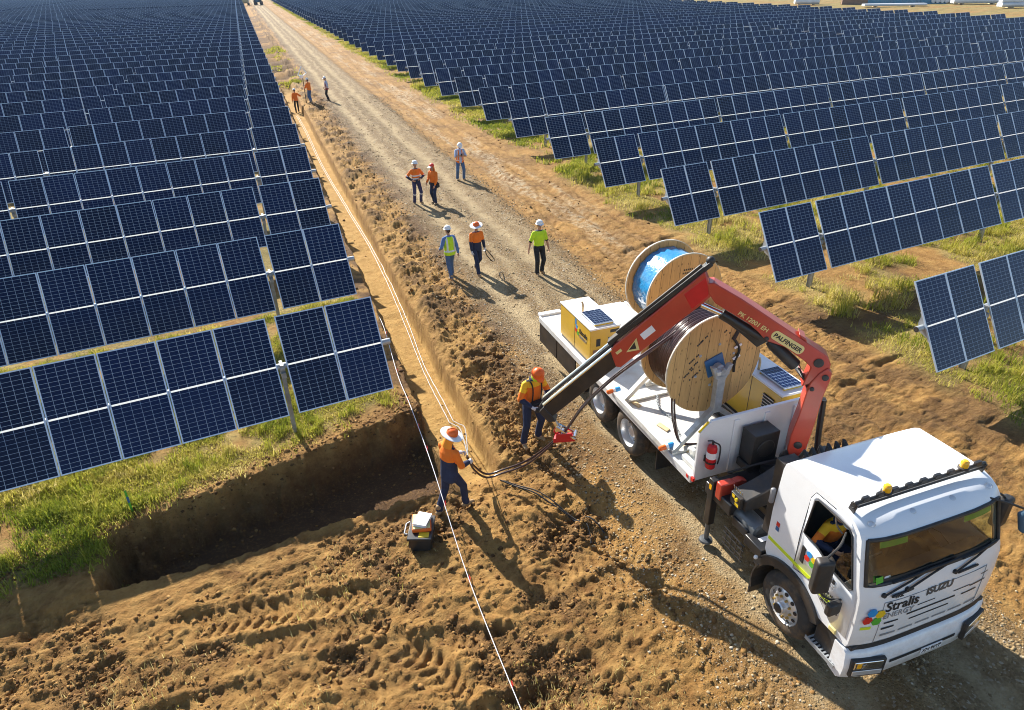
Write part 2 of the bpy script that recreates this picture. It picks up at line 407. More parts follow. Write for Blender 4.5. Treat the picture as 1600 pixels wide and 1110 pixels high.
def text(name, body, size, m, parent, org, xd, yd, ext=0.002, off=0.0, align='LEFT'):
    cu = bpy.data.curves.new(name, 'FONT'); cu.body = body; cu.size = size; cu.extrude = ext; cu.offset = off; cu.align_x = align
    cu.resolution_u = 3
    o = bpy.data.objects.new(name, cu); C.objects.link(o)
    me = eval_mesh(o)
    bpy.data.objects.remove(o)
    me.name = name; me.materials.clear(); me.materials.append(MT[m])
    xd, yd = Vector(xd).normalized(), Vector(yd)
    zd = xd.cross(yd).normalized(); yd = zd.cross(xd)
    T = Matrix.Identity(4)
    for i in range(3): T[i][0], T[i][1], T[i][2], T[i][3] = xd[i], yd[i], zd[i], org[i]
    me.transform(T)
    t = bpy.data.objects.new(name, me); C.objects.link(t); t.parent = parent
    return t

def curve_pts(pts, n_=6):
    """Catmull-Rom through points"""
    P = [Vector(p) for p in pts]; out = []
    for i in range(len(P) - 1):
        a, b, c, d = P[max(i - 1, 0)], P[i], P[i + 1], P[min(i + 2, len(P) - 1)]
        for k in range(n_):
            t = k / n_
            out.append(0.5 * ((2 * b) + (c - a) * t + (2 * a - 5 * b + 4 * c - d) * t * t + (3 * b - a - 3 * c + d) * t ** 3))
    out.append(P[-1]); return out

# ------------------------------------------------------------------ ground
SH = 0.129                       # the dirt road runs along X = u + SH * Y
def _hash(ix, iy, seed):
    h = (ix.astype(np.int64) * 374761393 + iy.astype(np.int64) * 668265263 + seed * 144665) & 0xffffffff
    h = ((h ^ (h >> 13)) * 1274126177) & 0xffffffff
    h = ((h ^ (h >> 16)) * 2246822519) & 0xffffffff
    return (h & 0xffffff) / float(0x1000000)
def vn(x, y, seed=0):
    ix, iy = np.floor(x), np.floor(y); fx, fy = x - ix, y - iy
    fx = fx * fx * fx * (fx * (fx * 6 - 15) + 10); fy = fy * fy * fy * (fy * (fy * 6 - 15) + 10)
    a, b, c, d = _hash(ix, iy, seed), _hash(ix + 1, iy, seed), _hash(ix, iy + 1, seed), _hash(ix + 1, iy + 1, seed)
    return (a * (1 - fx) + b * fx) * (1 - fy) + (c * (1 - fx) + d * fx) * fy
def fbm(x, y, f, o=4, seed=0, gain=0.5):
    t = 0; a = 1; n_ = 0
    for i in range(o):
        t = t + a * (vn(x * f + 17.3 * i, y * f - 9.1 * i, seed + i) - 0.5); n_ += a; a *= gain; f *= 2.03
    return t / n_ * 2          # about -1..1
def sm(a, b, x):
    t = np.clip((x - a) / (b - a), 0, 1); return t * t * (3 - 2 * t)
def band(x, a, b, w): return sm(a - w, a + w, x) * (1 - sm(b - w, b + w, x))

def clods(x, y, cell, seed, keep=0.6):
    """rounded lumps: height of the tallest lump over a point, in cell units"""
    gx, gy = x / cell, y / cell; ix, iy = np.floor(gx), np.floor(gy); out = np.zeros_like(x)
    for a in (-1, 0, 1):
        for b in (-1, 0, 1):
            cx, cy = ix + a, iy + b
            r_ = _hash(cx, cy, seed); k = _hash(cx, cy, seed + 3) < keep
            dx = gx - (cx + 0.15 + 0.7 * _hash(cx, cy, seed + 1)); dy = gy - (cy + 0.15 + 0.7 * _hash(cx, cy, seed + 2))
            an = 6.28 * _hash(cx, cy, seed + 4); ca, sa = np.cos(an), np.sin(an)
            d2 = (dx * ca + dy * sa) ** 2 + ((dy * ca - dx * sa) * (1.2 + 0.8 * r_)) ** 2
            rad = 0.18 + 0.42 * r_ ** 1.5
            out = np.maximum(out, np.where(k, np.sqrt(np.maximum(rad * rad - d2, 0)) * 0.8, 0))
    return out * cell

# tyre and crawler marks: (points, half width, lug pitch, depth)
TRACKS = [
    ([(-4.5, 9.35), (-1.0, 8.9), (2.0, 8.1), (5.2, 7.9)], 0.27, 0.20, 0.10),
    ([(-4.5, 7.6), (-1.2, 7.35), (1.6, 7.0), (3.4, 6.2)], 0.30, 0.24, 0.12),
    ([(-3.0, 6.6), (0.0, 6.45), (2.4, 6.9), (5.8, 6.6)], 0.26, 0.20, 0.10),
    ([(-2.0, 5.1), (0.6, 5.6), (2.8, 5.3), (4.8, 5.5)], 0.30, 0.24, 0.13),
    ([(3.6, 8.8), (4.6, 8.3), (5.4, 7.6), (5.7, 6.2), (5.6, 3.0)], 0.24, 0.17, 0.06),
    ([(2.6, 4.4), (3.4, 6.0), (4.2, 7.2), (5.5, 8.6)], 0.24, 0.18, 0.10),
    ([(-3.8, 8.45), (-0.6, 8.1), (1.8, 7.6)], 0.22, 0.16, 0.07),
    ([(4.0, 11.5), (5.0, 14.5), (6.0, 19.0), (6.9, 24.0), (8.2, 34.0)], 0.26, 0.22, 0.08),
    ([(5.4, 11.0), (6.3, 15.0), (7.0, 19.5), (7.9, 25.0)], 0.25, 0.22, 0.07),
    ([(12.6, 12.0), (13.3, 18.0), (14.2, 25.0), (16.4, 36.0)], 0.16, 0.16, 0.06),
    ([(14.2, 12.0), (14.8, 18.0), (15.6, 25.0), (17.6, 36.0)], 0.16, 0.16, 0.06),
    ([(11.0, 3.0), (11.8, 9.0), (12.3, 14.0)], 0.20, 0.18, 0.07),
    ([(12.6, 4.5), (13.4, 9.0), (13.9, 14.0)], 0.18, 0.18, 0.06),
    ([(-4.0, 5.6), (-1.6, 6.0), (0.8, 4.6)], 0.28, 0.22, 0.12),
    ([(4.3, 8.0), (5.0, 8.25), (6.1, 8.9)], 0.22, 0.15, 0.09), ([(3.6, 7.1), (4.8, 7.3), (6.0, 7.6)], 0.26, 0.20, 0.11),
    ([(0.9, 7.9), (1.8, 6.6), (2.2, 4.6)], 0.24, 0.19, 0.09), ([(-1.8, 4.55), (0.3, 4.9), (2.0, 4.3)], 0.26, 0.2, 0.12),
]
def tracks(x, y):
    h = np.zeros_like(x); near = np.zeros_like(x)
    for ti, (pts, hw, pitch, dep) in enumerate(TRACKS):
        P = np.array([(p.x, p.y) for p in curve_pts([(a, b, 0) for a, b in pts], 5)])
        lo, hi = P.min(0) - 1.0, P.max(0) + 1.0
        sel = np.where((x > lo[0]) & (x < hi[0]) & (y > lo[1]) & (y < hi[1]))
        if len(sel[0]) == 0: continue
        X, Y = x[sel], y[sel]
        best = np.full(X.shape, 1e9); S = np.zeros_like(X); D = np.zeros_like(X); s0 = 0
        for a, b in zip(P[:-1], P[1:]):
            d = b - a; L_ = np.hypot(*d); d = d / L_
            t = np.clip((X - a[0]) * d[0] + (Y - a[1]) * d[1], 0, L_)
            qx, qy = a[0] + t * d[0], a[1] + t * d[1]
            dd = np.hypot(X - qx, Y - qy); c = dd < best
            side = (X - a[0]) * d[1] - (Y - a[1]) * d[0]
            best = np.where(c, dd, best); S = np.where(c, s0 + t, S); D = np.where(c, side, D); s0 += L_
        inside = 1 - sm(hw - 0.05, hw + 0.05, best)
        fade = np.clip(0.45 + 1.7 * fbm(X, Y, 0.75, 3, 60 + ti), 0, 1) * sm(0, 0.5, S) * (1 - sm(s0 - 0.5, s0, S))
        lug = np.abs(((S + 0.6 * np.abs(D) + 0.10 * fbm(X, Y, 1.6, 3, 160 + ti)) / pitch) % 1.0 - 0.5) * 2
        lug = sm(0.35, 0.75, lug)
        rim = np.exp(-((best - hw - 0.09) / 0.08) ** 2)
        val = (-dep * 0.40 * inside - dep * 0.50 * inside * lug + dep * 0.38 * rim) * fade
        h[sel] += val; near[sel] = np.maximum(near[sel], inside * fade)
    return h, near

def trench_masks(x, y):
    u = x - SH * y
    wob = 0.10 * fbm(x, y, 0.9, 3, 5) + 0.06 * fbm(x, y, 4.0, 3, 8, 0.7)
    main = sm(2.34, 2.42, u + 0.7 * wob) * (1 - sm(3.34, 3.43, u + 0.45 * wob)) * sm(9.8, 11.0, y) * (1 - sm(70, 74, y))
    far_edge = 12.42 + 0.20 * x + 2.2 * wob
    near_edge = 10.30 - 0.03 * x + 1.4 * wob
    end = sm(-2.66, -2.52, x + 1.5 * wob) * (1 - sm(3.8, 4.3, x + wob))
    side = sm(near_edge - 0.03, near_edge + 0.06, y) * (1 - sm(far_edge - 0.60, far_edge + 0.05, y) ** 1.3) * end
    return main, side, u, wob

def churned(x, y):
    return sm(0.02, 0.36, fbm(x, y, 0.62, 3, 67) + 0.25 * fbm(x, y, 2.5, 2, 68))

def height(x, y, fine=True):
    x = np.asarray(x, float); y = np.asarray(y, float)
    main, side, u, wob = trench_masks(x, y)
    base = 0.05 * fbm(x, y, 0.25, 3, 1)
    uw = u + 0.5 * wob
    road = sm(4.7, 5.7, uw) * (1 - sm(9.1, 10.0, uw))
    h = base * (1 - 0.6 * road) + 0.20 * road
    near_fg = np.maximum(1 - sm(9.6, 10.6, y - 0.1 * x), (1 - sm(-2.8, -2.2, x)) * (1 - sm(11.4, 12.2, y)))                     # churned apron in front of the trenches
    # wheel ruts of the road
    ph = 0.15 * fbm(x, y, 0.12, 2, 21)
    for c in (6.2, 8.1): h = h - 0.075 * np.exp(-((uw - c - ph) / 0.33) ** 2) * road
    h = h + 0.045 * np.exp(-((uw - 7.25 - ph) / 0.4) ** 2) * road
    h = h + 0.06 * np.exp(-((uw - 5.15) / 0.35) ** 2) + 0.05 * np.exp(-((uw - 9.35) / 0.4) ** 2)
    # spoil heap between trench and road, rough verge right of the road
    spoil = sm(3.3, 3.7, u) * (1 - sm(4.7, 5.4, u)) * sm(9.5, 11, y)
    h = h + spoil * (0.17 + 0.20 * fbm(x, y, 1.1, 3, 31) + 0.17 * fbm(x, y, 3.2, 4, 33, 0.6))
    verge = sm(9.6, 10.4, u) * (1 - sm(13.6, 15.4, u + wob * 3))
    rid = np.abs(fbm(u * 2.2, y * 0.35, 1.0, 4, 41))
    h = h + verge * (0.05 * (0.45 - rid) + 0.04 * fbm(x, y, 2.6, 4, 43, 0.6))
    for c, w_, d in ((10.7, 0.14, 0.09), (12.1, 0.15, 0.10), (13.3, 0.15, 0.07)):
        cc = c + 0.35 * fbm(y * 0.11 + c, y * 0.0 + 3, 1.0, 3, 51)
        h = h - d * np.exp(-((u - cc) / w_) ** 2) * (0.4 + 0.6 * sm(-0.3, 0.3, fbm(x, y, 0.35, 2, 53)))
        h = h + 0.5 * d * np.exp(-((u - cc - 2 * w_) / (w_ * 1.2)) ** 2)
    # washed-out gullies crossing the verge by the near panel rows
    for gx, gy, sl, d in ((15.2, 9.3, 0.18, 0.075), (15.4, 13.4, 0.10, 0.07), (16.0, 19.6, 0.15, 0.08), (14.8, 6.4, 0.25, 0.05)):
        yy = gy + sl * (x - gx) + 0.30 * fbm(x, y, 0.9, 4, 57)
        h = h - d * np.exp(-((y - yy) / 0.11) ** 2) * band(x, gx - 2.0, gx + 0.9, 0.5)
        h = h + 0.4 * d * np.exp(-((y - yy - 0.3) / 0.18) ** 2) * band(x, gx - 2.0, gx + 0.9, 0.5)
    # apron
    lump = fbm(x, y, 0.7, 3, 61)
    fgx = near_fg * (1 - sm(5.4, 6.8, x - 0.0 * y))
    h = h + fgx * (0.06 * lump + 0.035 * fbm(x, y, 2.3, 4, 63, 0.62))
    churn = churned(x, y)
    h = h + fgx * churn * (-0.06 + 0.10 * fbm(x, y, 2.9, 4, 69, 0.7))
    h = h + 0.16 * np.exp(-(((x + 2.9) / 0.5) ** 2 + ((y - 10.55) / 0.3) ** 2))      # crumbled heap at the trench end
    # left grass bank is a touch higher, and roughly broken at its edge
    bank = (1 - sm(1.9, 2.5, u)) * sm(11.6, 12.4, y)
    h = h + 0.05 * bank
    if fine:
        h_soft = h
        wx, wy = x + 0.05 * fbm(x, y, 4, 2, 72), y + 0.05 * fbm(x, y, 4, 2, 73)
        rough = np.clip(0.18 + 0.66 * fgx * churn + 0.9 * spoil + 0.60 * verge + 0.05 * fgx - 0.2 * road, 0.04, 1)
        rid2 = 0.5 - np.abs(fbm(wx, wy, 3.2, 4, 74, 0.62))
        pl1 = fbm(wx * 0.45, wy, 1.9, 3, 381, 0.6); pl2 = fbm(wx * 0.6, wy, 5.0, 3, 385, 0.6); pl3 = fbm(wx * 0.8, wy, 11.0, 2, 389, 0.6)
        crust = 0.022 * sm(-0.02, 0.02, pl1) + 0.018 * sm(-0.03, 0.03, pl2) + 0.022 * sm(0.10, 0.16, pl2) + 0.016 * sm(0.0, 0.08, pl3)
        h = h + np.clip(fgx + 0.5 * verge + 0.5 * spoil, 0, 1) * (1 - road) * (crust - 0.035)
        bil = np.abs(fbm(wx, wy, 2.1, 2, 371)) ; bil2 = np.abs(fbm(wx, wy, 5.2, 3, 375, 0.7))
        h = h + rough * (0.022 * fbm(x, y, 7.0, 3, 71, 0.65) + (1 - road) * (0.05 * (rid2 - 0.3) + 0.05 * (1 - 0.9 * verge) * (np.minimum(bil, 0.35) - 0.2) + 0.09 * (np.minimum(bil2, 0.4) - 0.2)))
        h = h + rough * (1 - road) * (0.16 * clods(wx, wy, 0.17, 301, 0.4) + 0.10 * sm(0.25, 0.7, rough) * clods(wx, wy, 0.36, 331, 0.3))
        h = h + (0.25 + rough) * 0.35 * clods(wx, wy, 0.10, 361, 0.5) * (0.35 + 0.65 * (1 - road))
        th, tk = tracks(x, y)
        h = h * (1 - 0.75 * tk) + 0.75 * tk * h_soft + th
    # half-filled cross pits further up the trench line
    h = h + 0.30 * np.sin(y * 2 * np.pi / 5.6) * sm(2.0, 2.6, u) * (1 - sm(4.2, 4.9, u)) * band(y, 74, 190, 3)
    # trenches
    floor_m = -0.58 + 0.05 * fbm(x, y, 0.6, 2, 81) + 0.025 * fbm(x, y, 3, 3, 83)
    floor_s = -0.95 + 0.08 * fbm(x, y, 0.9, 3, 85)
    h = h * (1 - side) + side * np.minimum(h, floor_s)
    h = h * (1 - main) + main * np.minimum(h, floor_m)
    return h

def hz(x, y): return float(height(np.array([x]), np.array([y]))[0])

def grow(a, step, ratio, lim):
    out = [a]
    while abs(out[-1]) < abs(lim) and len(out) < 2000:
        out.append(out[-1] + step); step *= ratio
    return out
ug = sorted(set(grow(-6.2, -0.07, 1.06, -1500)[1:] + list(np.arange(-6.2, 6.6, 0.030)) + list(np.arange(6.6, 10.6, 0.04)) + grow(10.6, 0.05, 1.018, 60)[:-1] + grow(60.0, 1.4, 1.07, 1500)))
yg = sorted(set(grow(1.8, -0.07, 1.09, -400)[1:] + list(np.arange(1.8, 13.5, 0.030)) + grow(13.5, 0.034, 1.006, 62)[:-1] + grow(62.0, 0.34, 1.03, 2600)))
UG, YG = np.meshgrid(np.array(ug), np.array(yg))
XG = UG + SH * YG
ZG = height(XG, YG)
main_m, side_m, U_, wob_ = trench_masks(XG, YG)
_, trk = tracks(XG, YG)
nu_, ny_ = len(ug), len(yg)

# what the ground is made of, per vertex; dark also holds shade
uw = U_ + 0.5 * wob_ + 0.22 * fbm(XG, YG, 0.5, 3, 90) + 0.30 * fbm(XG, YG, 2.2, 3, 92)
gravel = sm(4.9, 5.5, uw) * (1 - sm(9.1, 9.8, uw))
wheel = 1.15 * np.exp(-((uw - 6.2) / 0.30) ** 2) + 0.7 * np.exp(-((uw - 7.15) / 0.16) ** 2) + np.exp(-((uw - 8.1) / 0.36) ** 2) + 0.5 * np.exp(-((uw - 8.9) / 0.14) ** 2)
wheel = np.clip(wheel, 0, 1) * gravel
apron = (1 - sm(9.0, 11.5, YG - 0.25 * XG + 0.8))
gravel = gravel * (1 - 0.55 * apron * (1 - sm(6.3, 7.6, U_ + 0.6 * fbm(XG, YG, 0.8, 3, 91))))
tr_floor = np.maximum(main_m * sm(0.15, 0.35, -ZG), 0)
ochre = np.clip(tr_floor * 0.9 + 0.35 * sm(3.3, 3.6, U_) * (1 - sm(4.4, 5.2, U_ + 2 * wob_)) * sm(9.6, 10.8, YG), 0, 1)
dark = np.clip(side_m * sm(0.05, 0.4, -ZG) + 0.70 * churned(XG, YG) * apron * (1 - gravel), 0, 1)  # side trench tinted with its shade by depth; churned apron soil darker
dark = np.maximum(dark, 0.8 * sm(1.75, 2.0, U_ + wob_) * (1 - sm(2.35, 2.5, U_ + wob_)) * sm(12.5, 13, YG) * sm(-0.2, 0.2, fbm(XG, YG, 2.0, 2, 96)))  # shadow strip past the left panel ends, put into the rubble colour
dark = np.maximum(dark, 0.8 * sm(1.9, 2.5, U_) * (1 - sm(4.4, 5.2, U_)) * band(YG, 72, 230, 3) * sm(-0.3, 0.2, fbm(XG, YG, 0.3, 2, 98)))  # far strip: rubble tone with shadow stripes painted in as patches
dark = np.maximum(dark, 0.75 * sm(3.4, 3.8, U_) * (1 - sm(5.2, 6.0, U_ + wob_)) * sm(10, 12, YG) * sm(-0.15, 0.35, fbm(XG, YG, 1.1, 3, 31) + 0.5 * fbm(XG, YG, 3.6, 2, 94)))
dark = np.maximum(dark, 0.30 * sm(0.1, 0.5, fbm(XG, YG, 0.45, 3, 95)) * sm(9.7, 10.6, U_) * (1 - sm(13.5, 15, U_)))
pale = np.clip(sm(10.0, 10.8, U_) * (1 - sm(12.6, 13.8, U_)) * sm(-0.1, 0.5, fbm(UG * 1.5, YG * 0.2, 1.0, 3, 97)) * sm(12, 22, YG), 0, 1)
gl = (1 - sm(1.55, 1.95, U_ + 0.8 * wob_)) * sm(11.75, 12.5, YG - 0.22 * (XG + 3) + 1.2 * wob_)
gl = np.maximum(gl, (1 - sm(-2.9, -2.3, XG + wob_)) * sm(10.8, 11.5, YG + 1.5 * wob_))
gr = sm(13.1, 14.3, U_ + 2.0 * wob_ + 0.5 * fbm(XG, YG, 0.35, 3, 99) - 0.9 * (1 - sm(14, 30, YG)))
grass_m = np.clip(np.maximum(gl, gr) * sm(-0.45, 0.1, fbm(XG, YG, 0.7, 4, 101) + 0.3 * fbm(XG, YG, 0.22, 2, 108)), 0, 1)
far_grass = sm(2.0, 4.2, U_) * (1 - sm(4.0, 5.2, U_ + 2 * wob_)) * band(YG, 72, 115, 5) * sm(0.1, 0.4, fbm(XG, YG, 0.18, 2, 103))
grass_m = np.clip(grass_m + far_grass, 0, 1)

def earth_mat():
    m, n, p, N, L = new_mat('earth')
    geo = N.new('ShaderNodeNewGeometry')
    def attr(a):
        q = N.new('ShaderNodeAttribute'); q.attribute_name = a; return q.outputs['Fac']
    def noise(sc, det=5, ro=0.6):
        q = N.new('ShaderNodeTexNoise'); q.inputs['Scale'].default_value = sc; q.inputs['Detail'].default_value = det; q.inputs['Roughness'].default_value = ro
        L.new(geo.outputs['Position'], q.inputs['Vector']); return q.outputs['Fac']
    def mix(f, a, b):
        q = N.new('ShaderNodeMix'); q.data_type = 'RGBA'
        if isinstance(f, float): q.inputs[0].default_value = f
        else: L.new(f, q.inputs[0])
        for i, s in ((6, a), (7, b)):
            if isinstance(s, tuple): q.inputs[i].default_value = (*s, 1)
            else: L.new(s, q.inputs[i])
        return q.outputs[2]
    def rng_(s, a, b, c=0.0, d=1.0):
        q = N.new('ShaderNodeMapRange'); q.inputs['From Min'].default_value = a; q.inputs['From Max'].default_value = b
        q.inputs['To Min'].default_value = c; q.inputs['To Max'].default_value = d; L.new(s, q.inputs['Value']); return q.outputs[0]
    def mth(op, a, b=None):
        q = N.new('ShaderNodeMath'); q.operation = op
        for i, s in ((0, a), (1, b)):
            if s is None: continue
            if isinstance(s, float): q.inputs[i].default_value = s
            else: L.new(s, q.inputs[i])
        return q.outputs[0]
    n1, n2, n3 = noise(0.55, 6), noise(3.2, 7, 0.7), noise(16, 5, 0.7)
    soil = mix(rng_(n1, 0.35, 0.65), (0.155, 0.075, 0.022), (0.335, 0.178, 0.051))
    soil = mix(rng_(n2, 0.40, 0.68, 0, 0.75), soil, (0.43, 0.258, 0.085))
    soil = mix(rng_(n3, 0.55, 0.75, 0, 0.55), soil, (0.09, 0.045, 0.018))
    # gravel: stones of several greys and tans
    vo = N.new('ShaderNodeTexVoronoi'); vo.inputs['Scale'].default_value = 26; L.new(geo.outputs['Position'], vo.inputs['Vector'])
    sv_ = N.new('ShaderNodeSeparateColor'); L.new(vo.outputs['Color'], sv_.inputs[0])
    grv = mix(sv_.outputs[0], (0.090, 0.062, 0.032), (0.27, 0.195, 0.105))
    grv = mix(rng_(sv_.outputs[1], 0.88, 0.95), grv, (0.42, 0.38, 0.30))
    grv = mix(rng_(n2, 0.42, 0.62, 0, 0.7), grv, (0.22, 0.135, 0.055))
    whl = mix(rng_(n3, 0.3, 0.7), (0.34, 0.25, 0.13), (0.45, 0.345, 0.20))
    och = mix(rng_(n2, 0.35, 0.65), (0.36, 0.205, 0.058), (0.47, 0.29, 0.095))
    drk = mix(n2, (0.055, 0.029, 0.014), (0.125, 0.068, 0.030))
    pal = mix(n2, (0.36, 0.26, 0.15), (0.48, 0.39, 0.26))
    grn = mix(rng_(n1, 0.4, 0.6), (0.20, 0.155, 0.045), (0.36, 0.27, 0.095))
    grn = mix(rng_(n3, 0.45, 0.7), grn, (0.10, 0.075, 0.03))
    c = soil
    c = mix(attr('ochre'), c, och)
    gm = mth('MULTIPLY', attr('gravel'), rng_(n2, 0.30, 0.52, 0.45, 1.0))
    c = mix(gm, c, grv)
    c = mix(mth('MULTIPLY', attr('wheel'), rng_(n2, 0.33, 0.55, 0.35, 1.0)), c, whl)
    c = mix(mth('MULTIPLY', attr('pale'), rng_(n2, 0.40, 0.62)), c, pal)
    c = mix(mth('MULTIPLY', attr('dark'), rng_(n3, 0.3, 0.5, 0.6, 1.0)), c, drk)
    c = mix(attr('grass'), c, grn)
    L.new(c, p.inputs['Base Color'])
    p.inputs['Roughness'].default_value = 0.92
    p.inputs['Specular IOR Level'].default_value = 0.2
    # relief
    v2 = N.new('ShaderNodeTexVoronoi'); v2.inputs['Scale'].default_value = 26; L.new(geo.outputs['Position'], v2.inputs['Vector'])
    st = mth('MULTIPLY', rng_(v2.outputs['Distance'], 0.0, 0.6, 1.0, 0.0), rng_(attr('gravel'), 0, 1, 0.25, 1.0))
    hsum = mth('ADD', mth('MULTIPLY', st, 0.5), mth('MULTIPLY', noise(9, 8, 0.72), 1.6))
    b = N.new('ShaderNodeBump'); b.inputs['Strength'].default_value = 0.9; b.inputs['Distance'].default_value = 0.05
    L.new(mth('ADD', hsum, mth('MULTIPLY', noise(34, 5, 0.7), 0.5)), b.inputs['Height']); L.new(b.outputs[0], p.inputs['Normal'])
    return m
MT['earth'] = earth_mat()

VX = np.stack([XG, YG, ZG], -1).reshape(-1, 3)
idx = np.arange(nu_ * ny_).reshape(ny_, nu_)
quads = np.stack([idx[:-1, :-1], idx[:-1, 1:], idx[1:, 1:], idx[1:, :-1]], -1).reshape(-1, 4)
uc = (U_[:-1, :-1] + U_[1:, 1:]).reshape(-1) / 2
yc_ = (YG[:-1, :-1] + YG[1:, 1:]).reshape(-1) / 2
tm = np.maximum(main_m, side_m); tmf = ((tm[:-1, :-1] + tm[1:, 1:]) / 2).reshape(-1)
sel_tr = tmf > 0.25
sel_rd = (~sel_tr) & (uc > 5.1) & (uc < 9.5)
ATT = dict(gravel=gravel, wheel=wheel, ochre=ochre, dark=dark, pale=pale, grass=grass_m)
def np_mesh(name, verts, faces, m, smooth=True, attrs=None):
    me = bpy.data.meshes.new(name)
    k = faces.shape[1]
    me.vertices.add(len(verts)); me.vertices.foreach_set('co', np.ascontiguousarray(verts, dtype=np.float32).ravel())
    me.loops.add(faces.size); me.loops.foreach_set('vertex_index', np.ascontiguousarray(faces, dtype=np.int32).ravel())
    me.polygons.add(len(faces))
    me.polygons.foreach_set('loop_start', np.arange(0, faces.size, k, dtype=np.int32))
    if smooth: me.polygons.foreach_set('use_smooth', np.ones(len(faces), dtype=bool))
    me.materials.append(MT[m] if isinstance(m, str) else m)
    for a, v in (attrs or {}).items():
        at = me.attributes.new(a, 'FLOAT', 'POINT'); at.data.foreach_set('value', np.ascontiguousarray(v, dtype=np.float32).ravel())
    me.update(calc_edges=True)
    return me
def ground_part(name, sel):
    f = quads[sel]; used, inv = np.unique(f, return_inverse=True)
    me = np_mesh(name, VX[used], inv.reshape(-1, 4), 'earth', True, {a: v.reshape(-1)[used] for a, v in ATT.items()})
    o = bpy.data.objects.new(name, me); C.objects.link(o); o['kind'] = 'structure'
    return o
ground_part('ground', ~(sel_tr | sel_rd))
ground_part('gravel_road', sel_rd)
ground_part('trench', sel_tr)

# ------------------------------------------------------------------ solar rows
PITCHY, TILT, HALF, PW, GAP = 5.526, R(59.4), 1.0635, 1.058, 0.18
XLEFT, XRIGHT, YL0, YR0, AX = 1.716, 13.439, 13.507, 8.2015, 1.75
tv = Vector((0, math.cos(TILT), math.sin(TILT)))          # up the slope of a panel
tn = Vector((0, -math.sin(TILT), math.cos(TILT)))         # out of its face
def panel_meshes():
    w = 0.520; l = HALF - 0.004; fr = 0.0125; d = 0.036
    b = MB()
    for sx in (-1, 1): b.frame_box(Vector((sx * (w - fr), 0, 0)) - tn * (d / 2 - 0.004), (fr, 0, 0), tv * l, tn * d / 2)
    for sx in (-1, 1): b.frame_box(tv * sx * (l - fr) - tn * (d / 2 - 0.004), (w - 2 * fr, 0, 0), tv * fr, tn * d / 2)
    frame = b.mesh('panel_frame', ['alu'], False)
    wi, li = w - fr * 1.5, l - fr * 1.5
    g = MB(); g.add([Vector((-wi, 0, 0)) - tv * li, Vector((wi, 0, 0)) - tv * li, Vector((wi, 0, 0)) + tv * li, Vector((-wi, 0, 0)) + tv * li], [(0, 1, 2, 3)])
    me = bpy.data.meshes.new('solar_panel'); me.from_pydata(g.v, [], g.f); me.materials.append(MT['cells'])
    uv = me.uv_layers.new(name='UVMap')
    for li_, c in enumerate(((0.0, 0), (1, 0), (1, 1), (0.0, 1))): uv.data[li_].uv = (0.004 + 0.992 * c[0], 0.002 + 0.996 * c[1])
    return me, frame
PANEL_ME, FRAME_ME = panel_meshes()

def post_mesh():
    b = MB()
    b.box((-0.038, 0.00, -AX - 0.3), (0.038, 0.010, -0.12)); b.box((-0.038, 0.15, -AX - 0.3), (0.038, 0.160, -0.12)); b.box((-0.006, 0.013, -AX - 0.3), (0.006, 0.149, -0.12))
    return b.mesh('post', ['galvd'], False)
def bearing_mesh():
    b = MB()
    b.box((-0.045, -0.09, -0.22), (0.045, 0.22, -0.10)); b.lathe([(0.10, -0.05), (0.10, 0.05)], (0, 0.075, -0.045), (1, 0, 0), 14)
    b.box((-0.03, -0.06, 0.045), (0.03, 0.19, 0.075))
    return b.mesh('bearing', ['galvd'], True)
POST_ME, BEAR_ME = post_mesh(), bearing_mesh()
TUBE_C = -tn * 0.10

def layout(side):
    """panel centres and gap centres along a row, measured from its road end"""
    out, gaps, p = [], [], 0.0
    segs = [2] + [8] * 5 + [3, 'm'] + [8] * 4 + [3] if side > 0 else [2] + [8] * 7 + ['m'] + [8] * 12
    for s_ in segs:
        if s_ == 'm': p += 1.0; gaps.append(p - 0.5 - GAP / 2); continue
        for k in range(s_): out.append(p + PW * (k + 0.5))
        p += PW * s_; gaps.append(p + GAP / 2); p += GAP
    return np.array(out), np.array(gaps[:-1])
LAY = {1: layout(1), -1: layout(-1)}

half_w = 800 / FPX
def seen(x, y, z=1.7, m=1.10, near=2.0):
    d = Vector((x, y, z)) - Vector((0, 0, CAMZ)); f_ = d.dot(fw)
    if f_ < 1: return False
    a, b = d.dot(rt) / f_, d.dot(up) / f_
    pad = near / f_
    return abs(a) < half_w * m + pad and b > -555 / FPX * m - pad and b < 555 / FPX * m + pad

